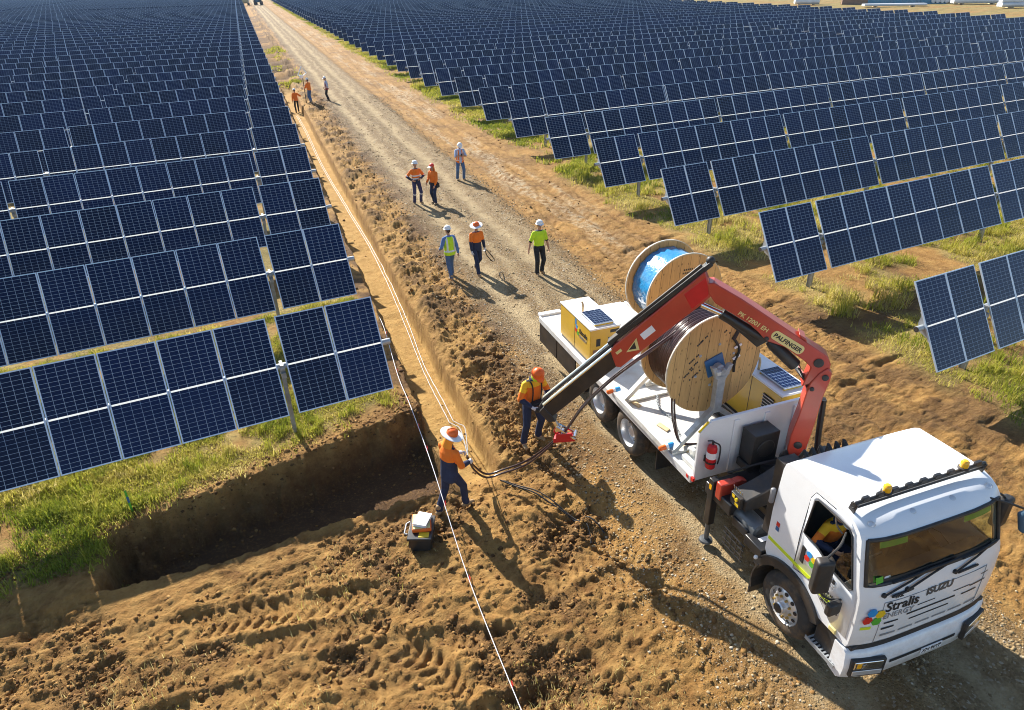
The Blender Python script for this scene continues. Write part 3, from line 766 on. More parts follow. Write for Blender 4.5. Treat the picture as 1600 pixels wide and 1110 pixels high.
ORD = ['nearest', 'second', 'third', 'fourth', 'fifth', 'sixth', 'seventh', 'eighth', 'ninth', 'tenth', 'eleventh', 'twelfth', 'thirteenth', 'fourteenth', 'fifteenth', 'sixteenth']
NDET = 13
def far_row(parts_x, l):
    n_ = len(parts_x); w = 0.520; d = 0.036; fr = 0.0135
    vs, fs, ms = [], [], []
    P = np.array(parts_x)
    def quad(x0, x1, v0, v1, nn):
        a = np.stack([x0, np.full(n_, v0), np.full(n_, nn)], -1); b = np.stack([x1, np.full(n_, v0), np.full(n_, nn)], -1)
        c = np.stack([x1, np.full(n_, v1), np.full(n_, nn)], -1); e = np.stack([x0, np.full(n_, v1), np.full(n_, nn)], -1)
        return np.stack([a, b, c, e], 1)
    Q = [quad(P - w + fr, P + w - fr, -l + fr, l - fr, 0.0)]
    F = [quad(P - w, P - w + 2 * fr, -l, l, 0.004), quad(P + w - 2 * fr, P + w, -l, l, 0.004), quad(P - w + 2 * fr, P + w - 2 * fr, l - 2 * fr, l, 0.004), quad(P - w + 2 * fr, P + w - 2 * fr, -l, -l + 2 * fr, 0.004)]
    T = quad(P - w, P + w, l, l, 0.004); T[:, 2:, 2] = -d                              # sunlit upper edge of the frame
    allq = np.concatenate(Q + F + [T]).reshape(-1, 3)
    co = np.stack([allq[:, 0], allq[:, 1] * tv.y + allq[:, 2] * tn.y, allq[:, 1] * tv.z + allq[:, 2] * tn.z], -1)
    faces = np.arange(len(co)).reshape(-1, 4)
    # torque tube behind
    ts = np.array([[P.min() - 0.5, 0, 0], [P.max() + 0.5, 0, 0]]); tb = []
    for a in range(2):
        for k in range(4):
            g = math.pi / 2 * k + 0.785
            tb.append(ts[a] + np.array([0, TUBE_C.y + 0.09 * math.cos(g), TUBE_C.z + 0.09 * math.sin(g)]))
    o = len(co); co = np.concatenate([co, np.array(tb)])
    tf = np.array([(o + k, o + (k + 1) % 4, o + 4 + (k + 1) % 4, o + 4 + k) for k in range(4)])
    faces = np.concatenate([faces, tf])
    me = np_mesh('solar_panel_row', co, faces, 'cells', False)
    me.materials.append(MT['alu'])
    mi = np.ones(len(faces), np.int32); mi[:n_] = 0
    me.polygons.foreach_set('material_index', mi)
    uv = me.uv_layers.new(name='UVMap')
    u_ = np.zeros((len(faces), 4, 2), np.float32); u_[:n_] = np.array([[0.004, 0.002], [0.996, 0.002], [0.996, 0.998], [0.004, 0.998]])
    uv.data.foreach_set('uv', u_.ravel())
    return me

def solar_row(side, k):
    yc = (YR0 if side > 0 else YL0) + PITCHY * k
    xe = (XRIGHT if side > 0 else XLEFT) + SH * yc
    off, gaps = LAY[side]
    if side < 0 and k == 39: off = off[off > 41]; gaps = gaps[gaps > 41]
    xs = xe + side * off
    keep = np.array([seen(x, yc, 1.7, 1.10, 4.0 if k < NDET else 8.0) for x in xs])
    if not keep.any(): return
    lo, hi = np.where(keep)[0].min(), np.where(keep)[0].max()
    xs = xs[lo:hi + 1]
    wh = 'right of' if side > 0 else 'left of'
    if k < len(ORD):
        label = ('%s row of solar panels %s the dirt road, counting back from the camera' % (ORD[k], wh))
        if k == 0: label = 'nearest row of tilted solar panels, standing above the grass %s' % ('right of the truck' if side > 0 else 'beside the open trench at left')
    else:
        label = 'one of the far solar panel rows %s the road, packed towards the horizon' % wh
    grp = 'solar panel rows %s the dirt road' % wh
    xa, xb = min(xs.min(), xs.max()), max(xs.min(), xs.max())
    jit = rng.normal(0, 0.012)
    if k >= NDET:
        me = far_row(xs - xe, HALF - 0.004)
        o = bpy.data.objects.new('solar_panel_row', me); C.objects.link(o); o.location = (xe, yc, AX + jit)
        tag(o, label, 'solar panels', grp)
        return
    t = thing('solar_panel_row', label, 'solar panels', (xe, yc, AX), 0, grp)
    ga = xe + side * gaps
    cnt = 0
    for i, x in enumerate(xs):
        if cnt >= 100: break
        p = bpy.data.objects.new('solar_panel', PANEL_ME); C.objects.link(p); p.parent = t; p.location = (x - xe, 0, 0); cnt += 1
        p.rotation_euler = (rng.normal(0, 0.006), rng.normal(0, 0.003), 0)
        f = bpy.data.objects.new('panel_frame', FRAME_ME); C.objects.link(f); f.parent = p
    b = MB(); e0 = xa - xe - 0.55 - (0.17 if side > 0 else 0); e1 = xb - xe + 0.55 + (0.17 if side < 0 else 0)
    b.tube([Vector((e0, 0, 0)) + TUBE_C, Vector((e1, 0, 0)) + TUBE_C], 0.068, 12)
    tb = b.build('torque_tube', 'galv', t)
    c = MB(); xend = e0 if side > 0 else e1
    c.tube([Vector((xend - 0.006, 0, 0)) + TUBE_C, Vector((xend + 0.006, 0, 0)) + TUBE_C], 0.062, 12)
    c.build('tube_plug', 'black', tb)
    for g in ga:
        if g < xa - 1.2 or g > xb + 1.2: continue
        for nm, me in (('post', POST_ME), ('bearing', BEAR_ME)):
            q = bpy.data.objects.new(nm, me); C.objects.link(q); q.parent = t; q.location = (g - xe, 0.0, -0.04)
    if k < 9:      # braces that carry the last panels, seen past the row end
        b = MB(); xq = -side * 0.02 * 0 + side * 0.03
        b.bar(Vector((xq, 0, 0)) - tv * 0.35 - tn * 0.03, Vector((xq, 0, 0)) + tv * 0.35 - tn * 0.03, 0.03, 0.05)
        b.prism([(-0.3, -0.03), (0.3, -0.03), (0.1, -0.19), (-0.1, -0.19)], (xq - 0.005, 0, 0), tv, tn, (1, 0, 0), 0.0, 0.01)
        b.build('clamp_bracket', 'galv', t)
for k in range(108): solar_row(-1, k)
for k in range(0, 88): solar_row(1, k)

# ------------------------------------------------------------------ crane truck (local frame: x forward, y left, z up from the road)
TRZ = 0.245
TRUCK_O = (7.76, 4.397, TRZ)
TRUCK_A = math.atan2(-0.9936, -0.1132)
TRX = Matrix.Translation(TRUCK_O) @ Matrix.Rotation(TRUCK_A, 4, 'Z')
truck = thing('crane_truck', 'white flatbed truck with a red folding crane, parked on the dirt road', 'truck', TRUCK_O, TRUCK_A)

# cab shell ---------------------------------------------------------
def yh(z): return 1.20 - 0.055 * max(0.0, (z - 1.9) / 0.85) ** 1.3
def bulge(x, z):
    return 0.11 * max(0.0, min(1.0, (x - 0.45) / 0.4))
# (edge x, z) from rear bottom over the roof to front bottom
PROF = [(-0.55, 1.15), (-0.56, 1.9), (-0.56, 2.60), (-0.54, 2.70), (-0.46, 2.748), (0.0, 2.76), (0.40, 2.765), (0.55, 2.75), (0.70, 2.70), (0.80, 2.63), (0.865, 2.55),
        (0.95, 2.25), (1.035, 1.96), (1.075, 1.86), (1.11, 1.70), (1.125, 1.45), (1.13, 1.2), (1.125, 1.0), (1.10, 0.93)]
I_WT, I_WB = 10, 12
YN = [-1, -0.985, -0.94, -0.87, -0.75, -0.5, -0.25, 0, 0.25, 0.5, 0.75, 0.87, 0.94, 0.985, 1]
def cab_pt(i, yn):
    x, z = PROF[i]
    return Vector((x + bulge(x, z) * (1 - abs(yn) ** 4.6), yh(z) * yn, z + (0.022 * (1 - abs(yn) ** 4) if 3 <= i <= 9 else 0)))
def face_x(y, z):
    """x of the cab's front skin"""
    for (x0, z0), (x1, z1) in zip(PROF[10:], PROF[11:]):
        if z1 <= z <= z0:
            x = x0 + (x1 - x0) * (z0 - z) / (z0 - z1); break
    else: x = 1.13
    return x + 0.11 * (1 - min(1, abs(y) / yh(z)) ** 4.6)
b = MB()
n_ = len(YN)
vs = [cab_pt(i, yn) for i in range(len(PROF)) for yn in YN]
fs = []
for i in range(len(PROF) - 1):
    for j in range(n_ - 1):
        if I_WT <= i < I_WB and 2 <= j < n_ - 3: continue
        fs.append((i * n_ + j, i * n_ + j + 1, (i + 1) * n_ + j + 1, (i + 1) * n_ + j))
b.add(vs, fs)
# side skins: outline with the wheel arch, and the window opening
arch = [(0.70 * math.cos(a), 0.5 + 0.70 * math.sin(a)) for a in [R(38) + (R(150) - R(38)) * k / 12 for k in range(13)]]
WIN = [(0.06, 2.00), (0.09, 2.56), (0.14, 2.60), (0.66, 2.58), (0.74, 2.52), (0.97, 1.84), (0.93, 1.80), (0.62, 1.84), (0.30, 1.97), (0.12, 1.98)]
def side_skin(outline, holes, yf):
    bm = bmesh.new(); ed = []
    for loop in [outline] + holes:
        vv = [bm.verts.new((x, 0, z)) for x, z in loop]
        ed += [bm.edges.new((vv[i], vv[(i + 1) % len(vv)])) for i in range(len(vv))]
    bmesh.ops.triangle_fill(bm, use_beauty=True, use_dissolve=False, edges=ed)
    bm.verts.index_update()
    vs = [(v.co.x, yf(v.co.z), v.co.z) for v in bm.verts]; fs = [tuple(v.index for v in f.verts) for f in bm.faces]
    bm.free(); return vs, fs
low = [(-0.55, 1.15), (-0.556, 1.75)] + [(1.105, 1.75), (1.125, 1.45), (1.13, 1.2), (1.125, 1.0), (1.10, 0.93)] + [(0.62, 0.93)] + [p for p in arch if p[1] > 0.95 and p[0] > -0.54]
upp = [(-0.556, 1.75), (-0.56, 1.9), (-0.56, 2.60), (-0.54, 2.70), (-0.46, 2.748), (0.0, 2.76), (0.40, 2.765), (0.55, 2.75), (0.70, 2.70), (0.80, 2.63), (0.865, 2.55), (0.95, 2.25), (1.035, 1.96), (1.075, 1.86), (1.105, 1.75)]
for sgn in (-1, 1):
    for o_, h_ in ((low, []), (upp, [WIN])):
        b.add(*side_skin(o_, h_, lambda z: sgn * yh(z)))
cab = b.build('cab', 'white', truck, ang=40)
# liner: dark trim inside
b = MB()
b.box((-0.50, -1.08, 1.05), (-0.44, 1.08, 2.60)); b.box((-0.44, -1.12, 1.02), (1.0, 1.12, 1.08))
b.box((-0.44, -0.98, 2.62), (0.55, 0.98, 2.64)); b.prism([(0.72, 1.08), (1.08, 1.08), (1.12, 1.72), (1.02, 1.86), (0.80, 1.80), (0.70, 1.6)], (0, 0, 0), (1, 0, 0), (0, 0, 1), (0, 1, 0), -1.08, 1.08)
b.build('dashboard_and_trim', 'interior', cab, bevel=0.02)
for y in (-0.62, 0.55):
    b = MB()
    b.box((-0.25, y - 0.26, 1.40), (0.28, y + 0.26, 1.52)); b.frame_box((-0.30, y, 1.86), (0.07, 0, -0.02), (0, 0.25, 0), (-0.10, 0, 0.38)); b.frame_box((-0.385, y, 2.32), (0.05, 0, 0), (0, 0.13, 0), (0, 0, 0.10))
    b.box((-0.2, y - 0.2, 1.08), (0.2, y + 0.2, 1.40))
    b.build('seat', 'black', cab, bevel=0.04, seg=3)
b = MB()
ringp = [(0.60 + 0.10 * math.sin(g) * 1.0, -0.62 + 0.22 * math.cos(g), 1.80 + 0.18 * math.sin(g)) for g in [2 * math.pi * k / 24 for k in range(25)]]
b.tube(ringp, 0.016, 8); b.tube([(0.60, -0.62, 1.80), (0.82, -0.62, 1.66)], 0.03, 8); b.tube([ringp[0], ringp[12]], 0.014, 6)
b.build('steering_wheel', 'black', cab)
# windscreen and its rubber
b = MB(); W_ = []
rows = list(range(I_WT, I_WB + 1))
for i in rows:
    for j in range(2, n_ - 2): W_.append(cab_pt(i, YN[j]) - Vector((0.012, 0, 0)))
k = n_ - 4
b.add(W_, [(a * k + c, a * k + c + 1, (a + 1) * k + c + 1, (a + 1) * k + c) for a in range(2) for c in range(k - 1)])
ws = b.build('windscreen', 'glass', truck)
per = [cab_pt(I_WT, YN[j]) for j in range(2, n_ - 2)] + [cab_pt(11, YN[n_ - 3])] + [cab_pt(I_WB, YN[j]) for j in range(n_ - 3, 1, -1)] + [cab_pt(11, YN[2])]
per = per + [per[0], per[1]]
b = MB(); b.tube(per, 0.026, 8); b.build('windscreen_rubber', 'black', ws)
b = MB()
b.frame_box((1.10, -0.82, 1.99), (0.0015, 0, 0), (0, 0.05, 0), (-0.014, 0, 0.055)); b.build('permit_sticker', 'paper', ws)
b = MB()
b.frame_box((1.095, -0.95, 2.02), (0.0015, 0.0, 0), (0, 0.055, 0), (-0.014, 0, 0.045)); b.build('green_sticker', 'hexg', ws)
ks = [-0.95 + 1.9 * q / 16 for q in range(17)]
b = MB(); b.add([(face_x(y, z) - 0.004, y, z) for z in (1.955, 2.025) for y in ks], [(q, q + 1, q + 18, q + 17) for q in range(16)]); b.build('black_lower_band', 'ink', ws)
for y0, y1 in ((-0.93, -0.52), (0.42, 0.93)):
    b = MB(); ks = [y0 + (y1 - y0) * q / 5 for q in range(6)]
    b.add([(face_x(y, z) - 0.020, y, z) for z in (2.42, 2.50) for y in ks], [(q, q + 1, q + 7, q + 6) for q in range(5)]); b.build('green_tint_band', 'hexg', ws)
# doors with their own glass
DOOR = [(0.015, 1.30), (0.005, 2.55), (0.06, 2.665), (0.66, 2.665), (0.76, 2.58), (1.03, 1.80), (1.06, 1.60), (1.07, 1.06), (0.80, 1.05), (0.66, 1.16), (0.50, 1.28), (0.30, 1.36), (0.12, 1.34)]
for sgn in (-1, 1):
    t_ = MB()
    t_.add(*side_skin([p for p in DOOR if p[1] < 1.75] + [(1.035, 1.75), (0.012, 1.75)] if False else DOOR, [WIN], lambda z: sgn * (yh(z) + 0.007)))
    d = t_.build('cab_door', 'white', truck, ang=40)
    so = d.modifiers.new('sheet', 'SOLIDIFY'); so.thickness = 0.006; so.offset = -1
    rb = MB(); loop = [Vector((x, sgn * (yh(z) + 0.010), z)) for x, z in WIN]; rb.tube(loop + loop[:2], 0.013, 6); rb.build('window_seal', 'black', d)
    hb = MB(); hb.frame_box((0.13, sgn * (yh(1.7) + 0.012), 1.66), (0.035, 0, -0.008), (0, 0.006, 0), (0.0, 0, 0.14)); hb.build('door_handle', 'ink', d, bevel=0.008)
    lp = [(0.018, 1.30), (0.008, 1.9), (0.006, 2.55), (0.06, 2.668), (0.40, 2.672)]
    sb = MB(); sb.tube([(x, sgn * (yh(z) + 0.003), z) for x, z in lp], 0.006, 5); sb.tube([(0.02, sgn * (yh(1.3) + 0.003), 1.3), (0.3, sgn * (yh(1.36) + 0.003), 1.365), (0.5, sgn * (yh(1.28) + 0.003), 1.285), (0.8, sgn * (yh(1.05) + 0.003), 1.05)], 0.006, 5)
    sb.build('door_gap', 'ink', d)
    if sgn > 0:
        g_ = MB(); g_.add([(x, sgn * (yh(z) - 0.02), z) for x, z in WIN], [tuple(range(len(WIN)))]); g_.build('door_window', 'glass', d)
    else:
        g_ = MB(); q_ = [(0.60, 1.845), (0.66, 2.15), (0.80, 2.30), (0.965, 1.84), (0.93, 1.805)]
        g_.add([(x, sgn * (yh(z) - 0.02), z) for x, z in q_], [tuple(range(len(q_)))]); g_.build('door_window', 'glass', d)
        DOOR_R = d
    # lime band and arch trims
    st = MB(); st.box((-0.53, sgn * 1.2 - 0.004, 1.365), (0.0, sgn * 1.2 + 0.004, 1.425)); st.prism([(0.0, 1.365), (0.30, 1.365), (0.36, 1.43), (0.0, 1.425)], (0, sgn * 1.207, 0), (1, 0, 0), (0, 0, 1), (0, 1, 0), -0.004, 0.004)
    st.prism([(0.40, 1.30), (0.72, 1.30), (0.74, 1.36), (0.42, 1.36)], (0, sgn * 1.207, 0), (1, 0, 0), (0, 0, 1), (0, 1, 0), -0.004, 0.004)
    st.build('lime_stripe', 'lime', cab)
# lettering on the driver's door
def hexes(parent, o, xd, zd, r, nx):
    o, xd, zd, nx = Vector(o), Vector(xd), Vector(zd), Vector(nx)
    for (a, c, m_) in ((-0.52, 0.86, 'hexb'), (0.98, 0.30, 'hexy'), (-1.02, -0.62, 'hexr'), (0.62, -1.18, 'hexg')):
        h = MB(); h.prism([(a * r * 1.12 + r * 0.98 * math.cos(k * math.pi / 3), c * r * 1.12 + r * 0.98 * math.sin(k * math.pi / 3)) for k in range(6)], o, xd, zd, nx, -0.002, 0.003)
        h.build('logo_hexagon', m_, parent)
yd_ = -(yh(1.6) + 0.013)
hexes(DOOR_R, (0.27, yd_, 1.70), (1, 0, 0), (0, 0, 1), 0.052, (0, -1, 0))
text('lettering', 'Stralis', 0.145, 'ink', DOOR_R, (0.37, yd_, 1.665), (1, 0, 0), (0, 0, 1), off=0.003)
text('lettering', 'ENERGY', 0.098, 'grey', DOOR_R, (0.37, yd_, 1.575), (1, 0, 0), (0, 0, 1))
for k_, s_ in enumerate(('', '1300 106 022', 'TARE  10,750', 'GCM  42,500', 'GVM  23,500')):
    if s_: text('lettering', s_, 0.058, 'ink', DOOR_R, (0.56, yd_, 1.50 - 0.062 * k_), (1, 0, 0), (0, 0, 1), off=0.001)
b = MB()
b.frame_box((-0.40, -1.206, 1.74), (0.03, 0, 0), (0, 0.003, 0), (0, 0, 0.035)); b.build('red_decal', 'hexr', cab)
b = MB(); b.frame_box((-0.40, -1.206, 1.66), (0.03, 0, 0), (0, 0.003, 0), (0, 0, 0.035)); b.build('teal_decal', 'bluep', cab)
# front lettering, logo, grille
fx = lambda y, z: face_x(y, z) + 0.006
def ftext(s_, y, z, size, m_, parent, off=0.0):
    y1 = y + 0.35; xd = Vector((face_x(y1, z) - face_x(y, z), y1 - y, 0)); zdv = Vector((face_x(y, z + 0.1) - face_x(y, z), 0, 0.1))
    return text('lettering', s_, size, m_, parent, (fx(y, z), y, z), xd, zdv, off=off)
sl = Vector((face_x(-0.8, 1.5) - face_x(-1.0, 1.5), 0.2, 0)).normalized()
hexes(cab, (fx(-0.98, 1.50) + 0.004, -0.98, 1.50), sl, (0, 0, 1), 0.074, Vector((0.25, 0, 0)) + Vector((sl.y, -sl.x, 0)))
ftext('Stralis', -0.835, 1.535, 0.215, 'ink', cab, 0.004)
ftext('ENERGY', -0.845, 1.415, 0.128, 'grey', cab, 0.001)
ftext('FXZ', -0.72, 1.735, 0.07, 'ink', cab, 0.003)
ftext('ISUZU', -0.20, 1.60, 0.165, 'darkgrey', cab, 0.006)
gb = MB()
def slot(y0, y1, z0, z1, q=gb, mi=0):
    ys_ = [y0 + (y1 - y0) * k_ / 6 for k_ in range(7)]
    q.add([(face_x(a, z) + 0.004, a, z) for z in (z0, z1) for a in ys_], [(k_, k_ + 1, k_ + 8, k_ + 7) for k_ in range(6)], mi)
slot(-0.45, 0.38, 1.355, 1.385); slot(-0.38, 0.30, 1.245, 1.268); slot(0.62, 0.92, 1.44, 1.462); slot(0.50, 0.78, 1.335, 1.36)
slot(-0.80, -0.58, 1.315, 1.34); slot(-0.82, -0.62, 1.215, 1.245); slot(0.80, 0.95, 1.57, 1.582)
explode(gb.build('grille_slots', 'ink', cab), 'grille_slot')
gb = MB()
for k_ in range(6): slot(-0.80 + 0.29 * k_, -0.56 + 0.29 * k_, 1.085, 1.115, gb)
explode(gb.build('lower_grille_slots', 'grey', cab), 'lower_grille_slot')
gb = MB()
gb.tube([(face_x(-0.87, z) + 0.002, -0.87, z) for z in (1.0, 1.2, 1.45, 1.7)], 0.004, 4); gb.tube([(face_x(0.87, z) + 0.002, 0.87, z) for z in (1.0, 1.2, 1.45, 1.7)], 0.004, 4)
gb.tube([(face_x(y, 1.70) + 0.002, y, 1.70) for y in [-0.87 + 0.087 * k_ for k_ in range(21)]], 0.005, 4)
gb.build('hood_gap', 'grey', cab)
gb = MB()
ys_ = [-1.12 + 0.14 * k_ for k_ in range(17)]
gb.add([(face_x(a, z) + 0.004, a, z) for z in (0.90, 0.965) for a in ys_], [(k_, k_ + 1, k_ + 18, k_ + 17) for k_ in range(16)])
gb.build('bumper_seam', 'ink', cab)
gb = MB()
for k_ in range(2): slot(-0.30 + 0.62 * k_, 0.0 + 0.62 * k_, 1.465, 1.48, gb)
explode(gb.build('bonnet_slots', 'ink', cab), 'bonnet_slot')
gb = MB(); slot(-1.12, -0.98, 1.27, 1.32, gb)
gb.build('lime_stripe', 'lime', cab)
# bumper
b = MB()
def bump_sec(y):
    a = abs(y) / 1.22; xo = 1.17 + 0.14 * (1 - a ** 4.6)
    return [(0.95, 0.40), (xo - 0.06, 0.36), (xo, 0.42), (xo + 0.01, 0.62), (xo - 0.02, 0.86), (xo - 0.08, 0.90), (0.95, 0.90)]
ys = [-1.22, -1.21, -1.15, -1.05, -0.9, -0.6, -0.3, 0, 0.3, 0.6, 0.9, 1.05, 1.15, 1.21, 1.22]
vs = [(x, y, z) for y in ys for x, z in bump_sec(y)]
fs = [(i * 7 + j, i * 7 + (j + 1) % 7, (i + 1) * 7 + (j + 1) % 7, (i + 1) * 7 + j) for i in range(len(ys) - 1) for j in range(7)] + [tuple(range(7)), tuple(range((len(ys) - 1) * 7, len(ys) * 7))]
b.add(vs, fs)
bumper = b.build('bumper', 'white', truck, ang=50)
bx = lambda y, z: 1.17 + 0.14 * (1 - (abs(y) / 1.22) ** 4.6) + 0.01 * (1 - abs(z - 0.62) / 0.25)
b = MB()
for k_ in range(10):
    a, c = -0.58 + 0.116 * k_, -0.58 + 0.116 * (k_ + 1)
    b.add([(bx(a, .62) + 0.005, a, 0.585), (bx(c, .62) + 0.005, c, 0.585), (bx(c, .62) + 0.004, c, 0.64), (bx(a, .62) + 0.004, a, 0.64)], [(0, 1, 2, 3)])
b.build('bumper_slot', 'ink', bumper)
b = MB(); b.box((1.02, -1.16, 0.885), (1.17, 1.16, 0.955)); b.build('bumper_gap', 'black', truck, bevel=0.01)
b = MB(); b.frame_box((1.328, 0.16, 0.56), (0.006, 0, 0), (0, 0.186, 0), (0, 0, 0.052)); pl_ = b.build('number_plate', 'paper', truck, bevel=0.004)
text('lettering', 'XN·90YP', 0.088, 'ink', pl_, (1.335, 0.16, 0.53), (0, 1, 0), (0, 0, 1), off=0.002, align='CENTER')
for sgn in (-1, 1):
    b = MB(); yc0 = sgn * 0.93
    nx = Vector((1, sgn * 0.26, 0)).normalized(); tx = Vector((-nx.y, nx.x, 0)) * 1
    cpos = Vector((1.278, yc0, 0.63))
    b.frame_box(cpos, nx * 0.03, tx * 0.235, (0, 0, 0.155)); h = b.build('headlight', 'black', truck, bevel=0.012)
    b = MB(); b.frame_box(cpos + nx * 0.012 + Vector((0, 0, 0.055)), nx * 0.025, tx * 0.205, (0, 0, 0.078)); b.build('reflector', 'chrome', h, bevel=0.02)
    b = MB(); b.ell(cpos + nx * 0.03 - tx * 0.05 + Vector((0, 0, 0.045)), (0.02, 0.05, 0.05), 0); b.build('bulb', 'lampglass', h)
    b = MB(); b.frame_box(cpos + nx * 0.012 - Vector((0, 0, 0.085)), nx * 0.024, tx * 0.205, (0, 0, 0.045)); b.build('lower_lamp', 'steel', h, bevel=0.01)
    b = MB(); b.frame_box(cpos + nx * 0.016 + tx * 0.13 * sgn + Vector((0, 0, 0.06)), nx * 0.026, tx * 0.035, (0, 0, 0.05)); b.build('indicator', 'amber', h, bevel=0.01)
# wipers
for y0, y1 in ((-0.90, -0.12), (-0.55, 0.25), (0.25, 0.98)):
    b = MB(); zb, zt = 1.86, 2.02
    P_ = [(face_x(y0, 1.84) + 0.03, y0, 1.83), (face_x((y0 + y1) / 2, 1.93) + 0.03, (y0 + y1) / 2, 1.93), (face_x(y1, 2.0) + 0.02, y1, 2.0)]
    b.tube(P_, 0.013, 6); b.tube([(face_x(y, 1.96) + 0.022, y, 1.965 + 0.05 * (y - y0)) for y in (y0 + 0.12, (y0 + y1) / 2 + 0.05, y1 + 0.05)], 0.016, 6)
    b.lathe([(0.035, 0), (0.03, 0.03), (0, 0.035)], (face_x(y0, 1.82) , y0, 1.82), (1, 0, 0.2), 10)
    b.build('wiper', 'ink', cab)
b = MB()
for y in (-0.62, 0.48):
    b.frame_box((face_x(y, 1.79) + 0.012, y, 1.795), (0.014, 0, 0), (0, 0.17, 0.008), (0.004, 0, 0.02))
explode(b.build('step_handles', 'ink', cab, bevel=0.01), 'step_handle')
# mirrors
def rmirror():
    b = MB(); b.frame_box((0.73, -1.50, 1.97), (0.075, -0.03, 0), (0.03, 0.115, 0), (0, 0, 0.27)); m_ = b.build('mirror', 'black', truck, bevel=0.045, seg=3)
    b = MB(); b.tube(curve_pts([(0.62, -1.14, 2.46), (0.74, -1.34, 2.42), (0.73, -1.48, 2.26)], 5), 0.016, 7); b.tube(curve_pts([(0.86, -1.20, 1.55), (0.80, -1.36, 1.56), (0.74, -1.50, 1.70)], 5), 0.016, 7)
    b.tube(curve_pts([(0.40, -1.13, 2.62), (0.50, -1.20, 2.52), (0.62, -1.20, 2.46)], 4), 0.012, 6)
    explode(b.build('mirror_arm', 'black', m_), 'mirror_arm')
    b = MB(); b.frame_box((0.90, -1.36, 1.50), (0.05, 0, 0), (0, 0.10, 0), (0, 0, 0.10)); b.build('kerb_mirror', 'black', m_, bevel=0.03)
    b = MB(); b.frame_box((-0.60, -1.22, 2.12), (0.03, 0, 0), (0, 0.035, 0), (0, 0, 0.13)); b.build('rear_marker', 'grey', truck, bevel=0.02)
rmirror()
b = MB(); b.frame_box((0.82, 1.42, 2.14), (0.075, 0.02, 0), (-0.02, 0.11, 0), (0, 0, 0.24)); m_ = b.build('mirror', 'black', truck, bevel=0.045, seg=3)
b = MB(); b.tube(curve_pts([(0.86, 0.86, 2.60), (1.02, 1.15, 2.52), (1.10, 1.42, 2.38), (1.08, 1.50, 2.26)], 5), 0.016, 7); b.tube(curve_pts([(0.62, 1.12, 2.5), (0.78, 1.32, 2.44), (0.82, 1.40, 2.36)], 5), 0.016, 7); explode(b.build('mirror_arm', 'black', m_), 'mirror_arm')
b = MB(); b.frame_box((1.08, 1.52, 2.14), (0.05, 0, 0), (0, 0.10, 0), (-0.05, 0, 0.13)); b.build('kerb_mirror', 'farblue', m_, bevel=0.04, seg=3)
# roof bar, beacons, visor
b = MB(); b.tube([(0.58, -1.10, 2.88), (0.58, 1.10, 2.88)], 0.028, 8); b.tube([(0.58, -1.10, 2.81), (0.58, 1.10, 2.81)], 0.018, 8)
for y in (-1.08, 1.08): b.frame_box((0.56, y, 2.78), (0.05, 0, 0), (0, 0.012, 0), (0.02, 0, 0.11))
for k_ in range(9): b.box((0.565, -0.99 + 0.235 * k_, 2.90), (0.61, -0.89 + 0.235 * k_, 2.955))
lb = b.build('light_bar', 'blackm', truck, bevel=0.006)
for y in (-0.60, 0.70):
    b = MB(); b.lathe([(0.07, 0), (0.07, 0.02), (0.055, 0.03)], (0.58, y, 2.905), (0, 0, 1), 16, 0); b.lathe([(0.052, 0.03), (0.054, 0.075), (0.048, 0.11), (0.03, 0.128), (0, 0.13)], (0.58, y, 2.905), (0, 0, 1), 16, 1)
    b.build('beacon', ['black', 'amber'], lb)
b = MB()
for y in (-0.98, -0.33, 0.33, 0.98): b.ell((0.79, y, 2.675 + 0.02), (0.05, 0.05, 0.03), 0)
explode(b.build('marker_lamps', 'lampglass', cab), 'marker_lamp')
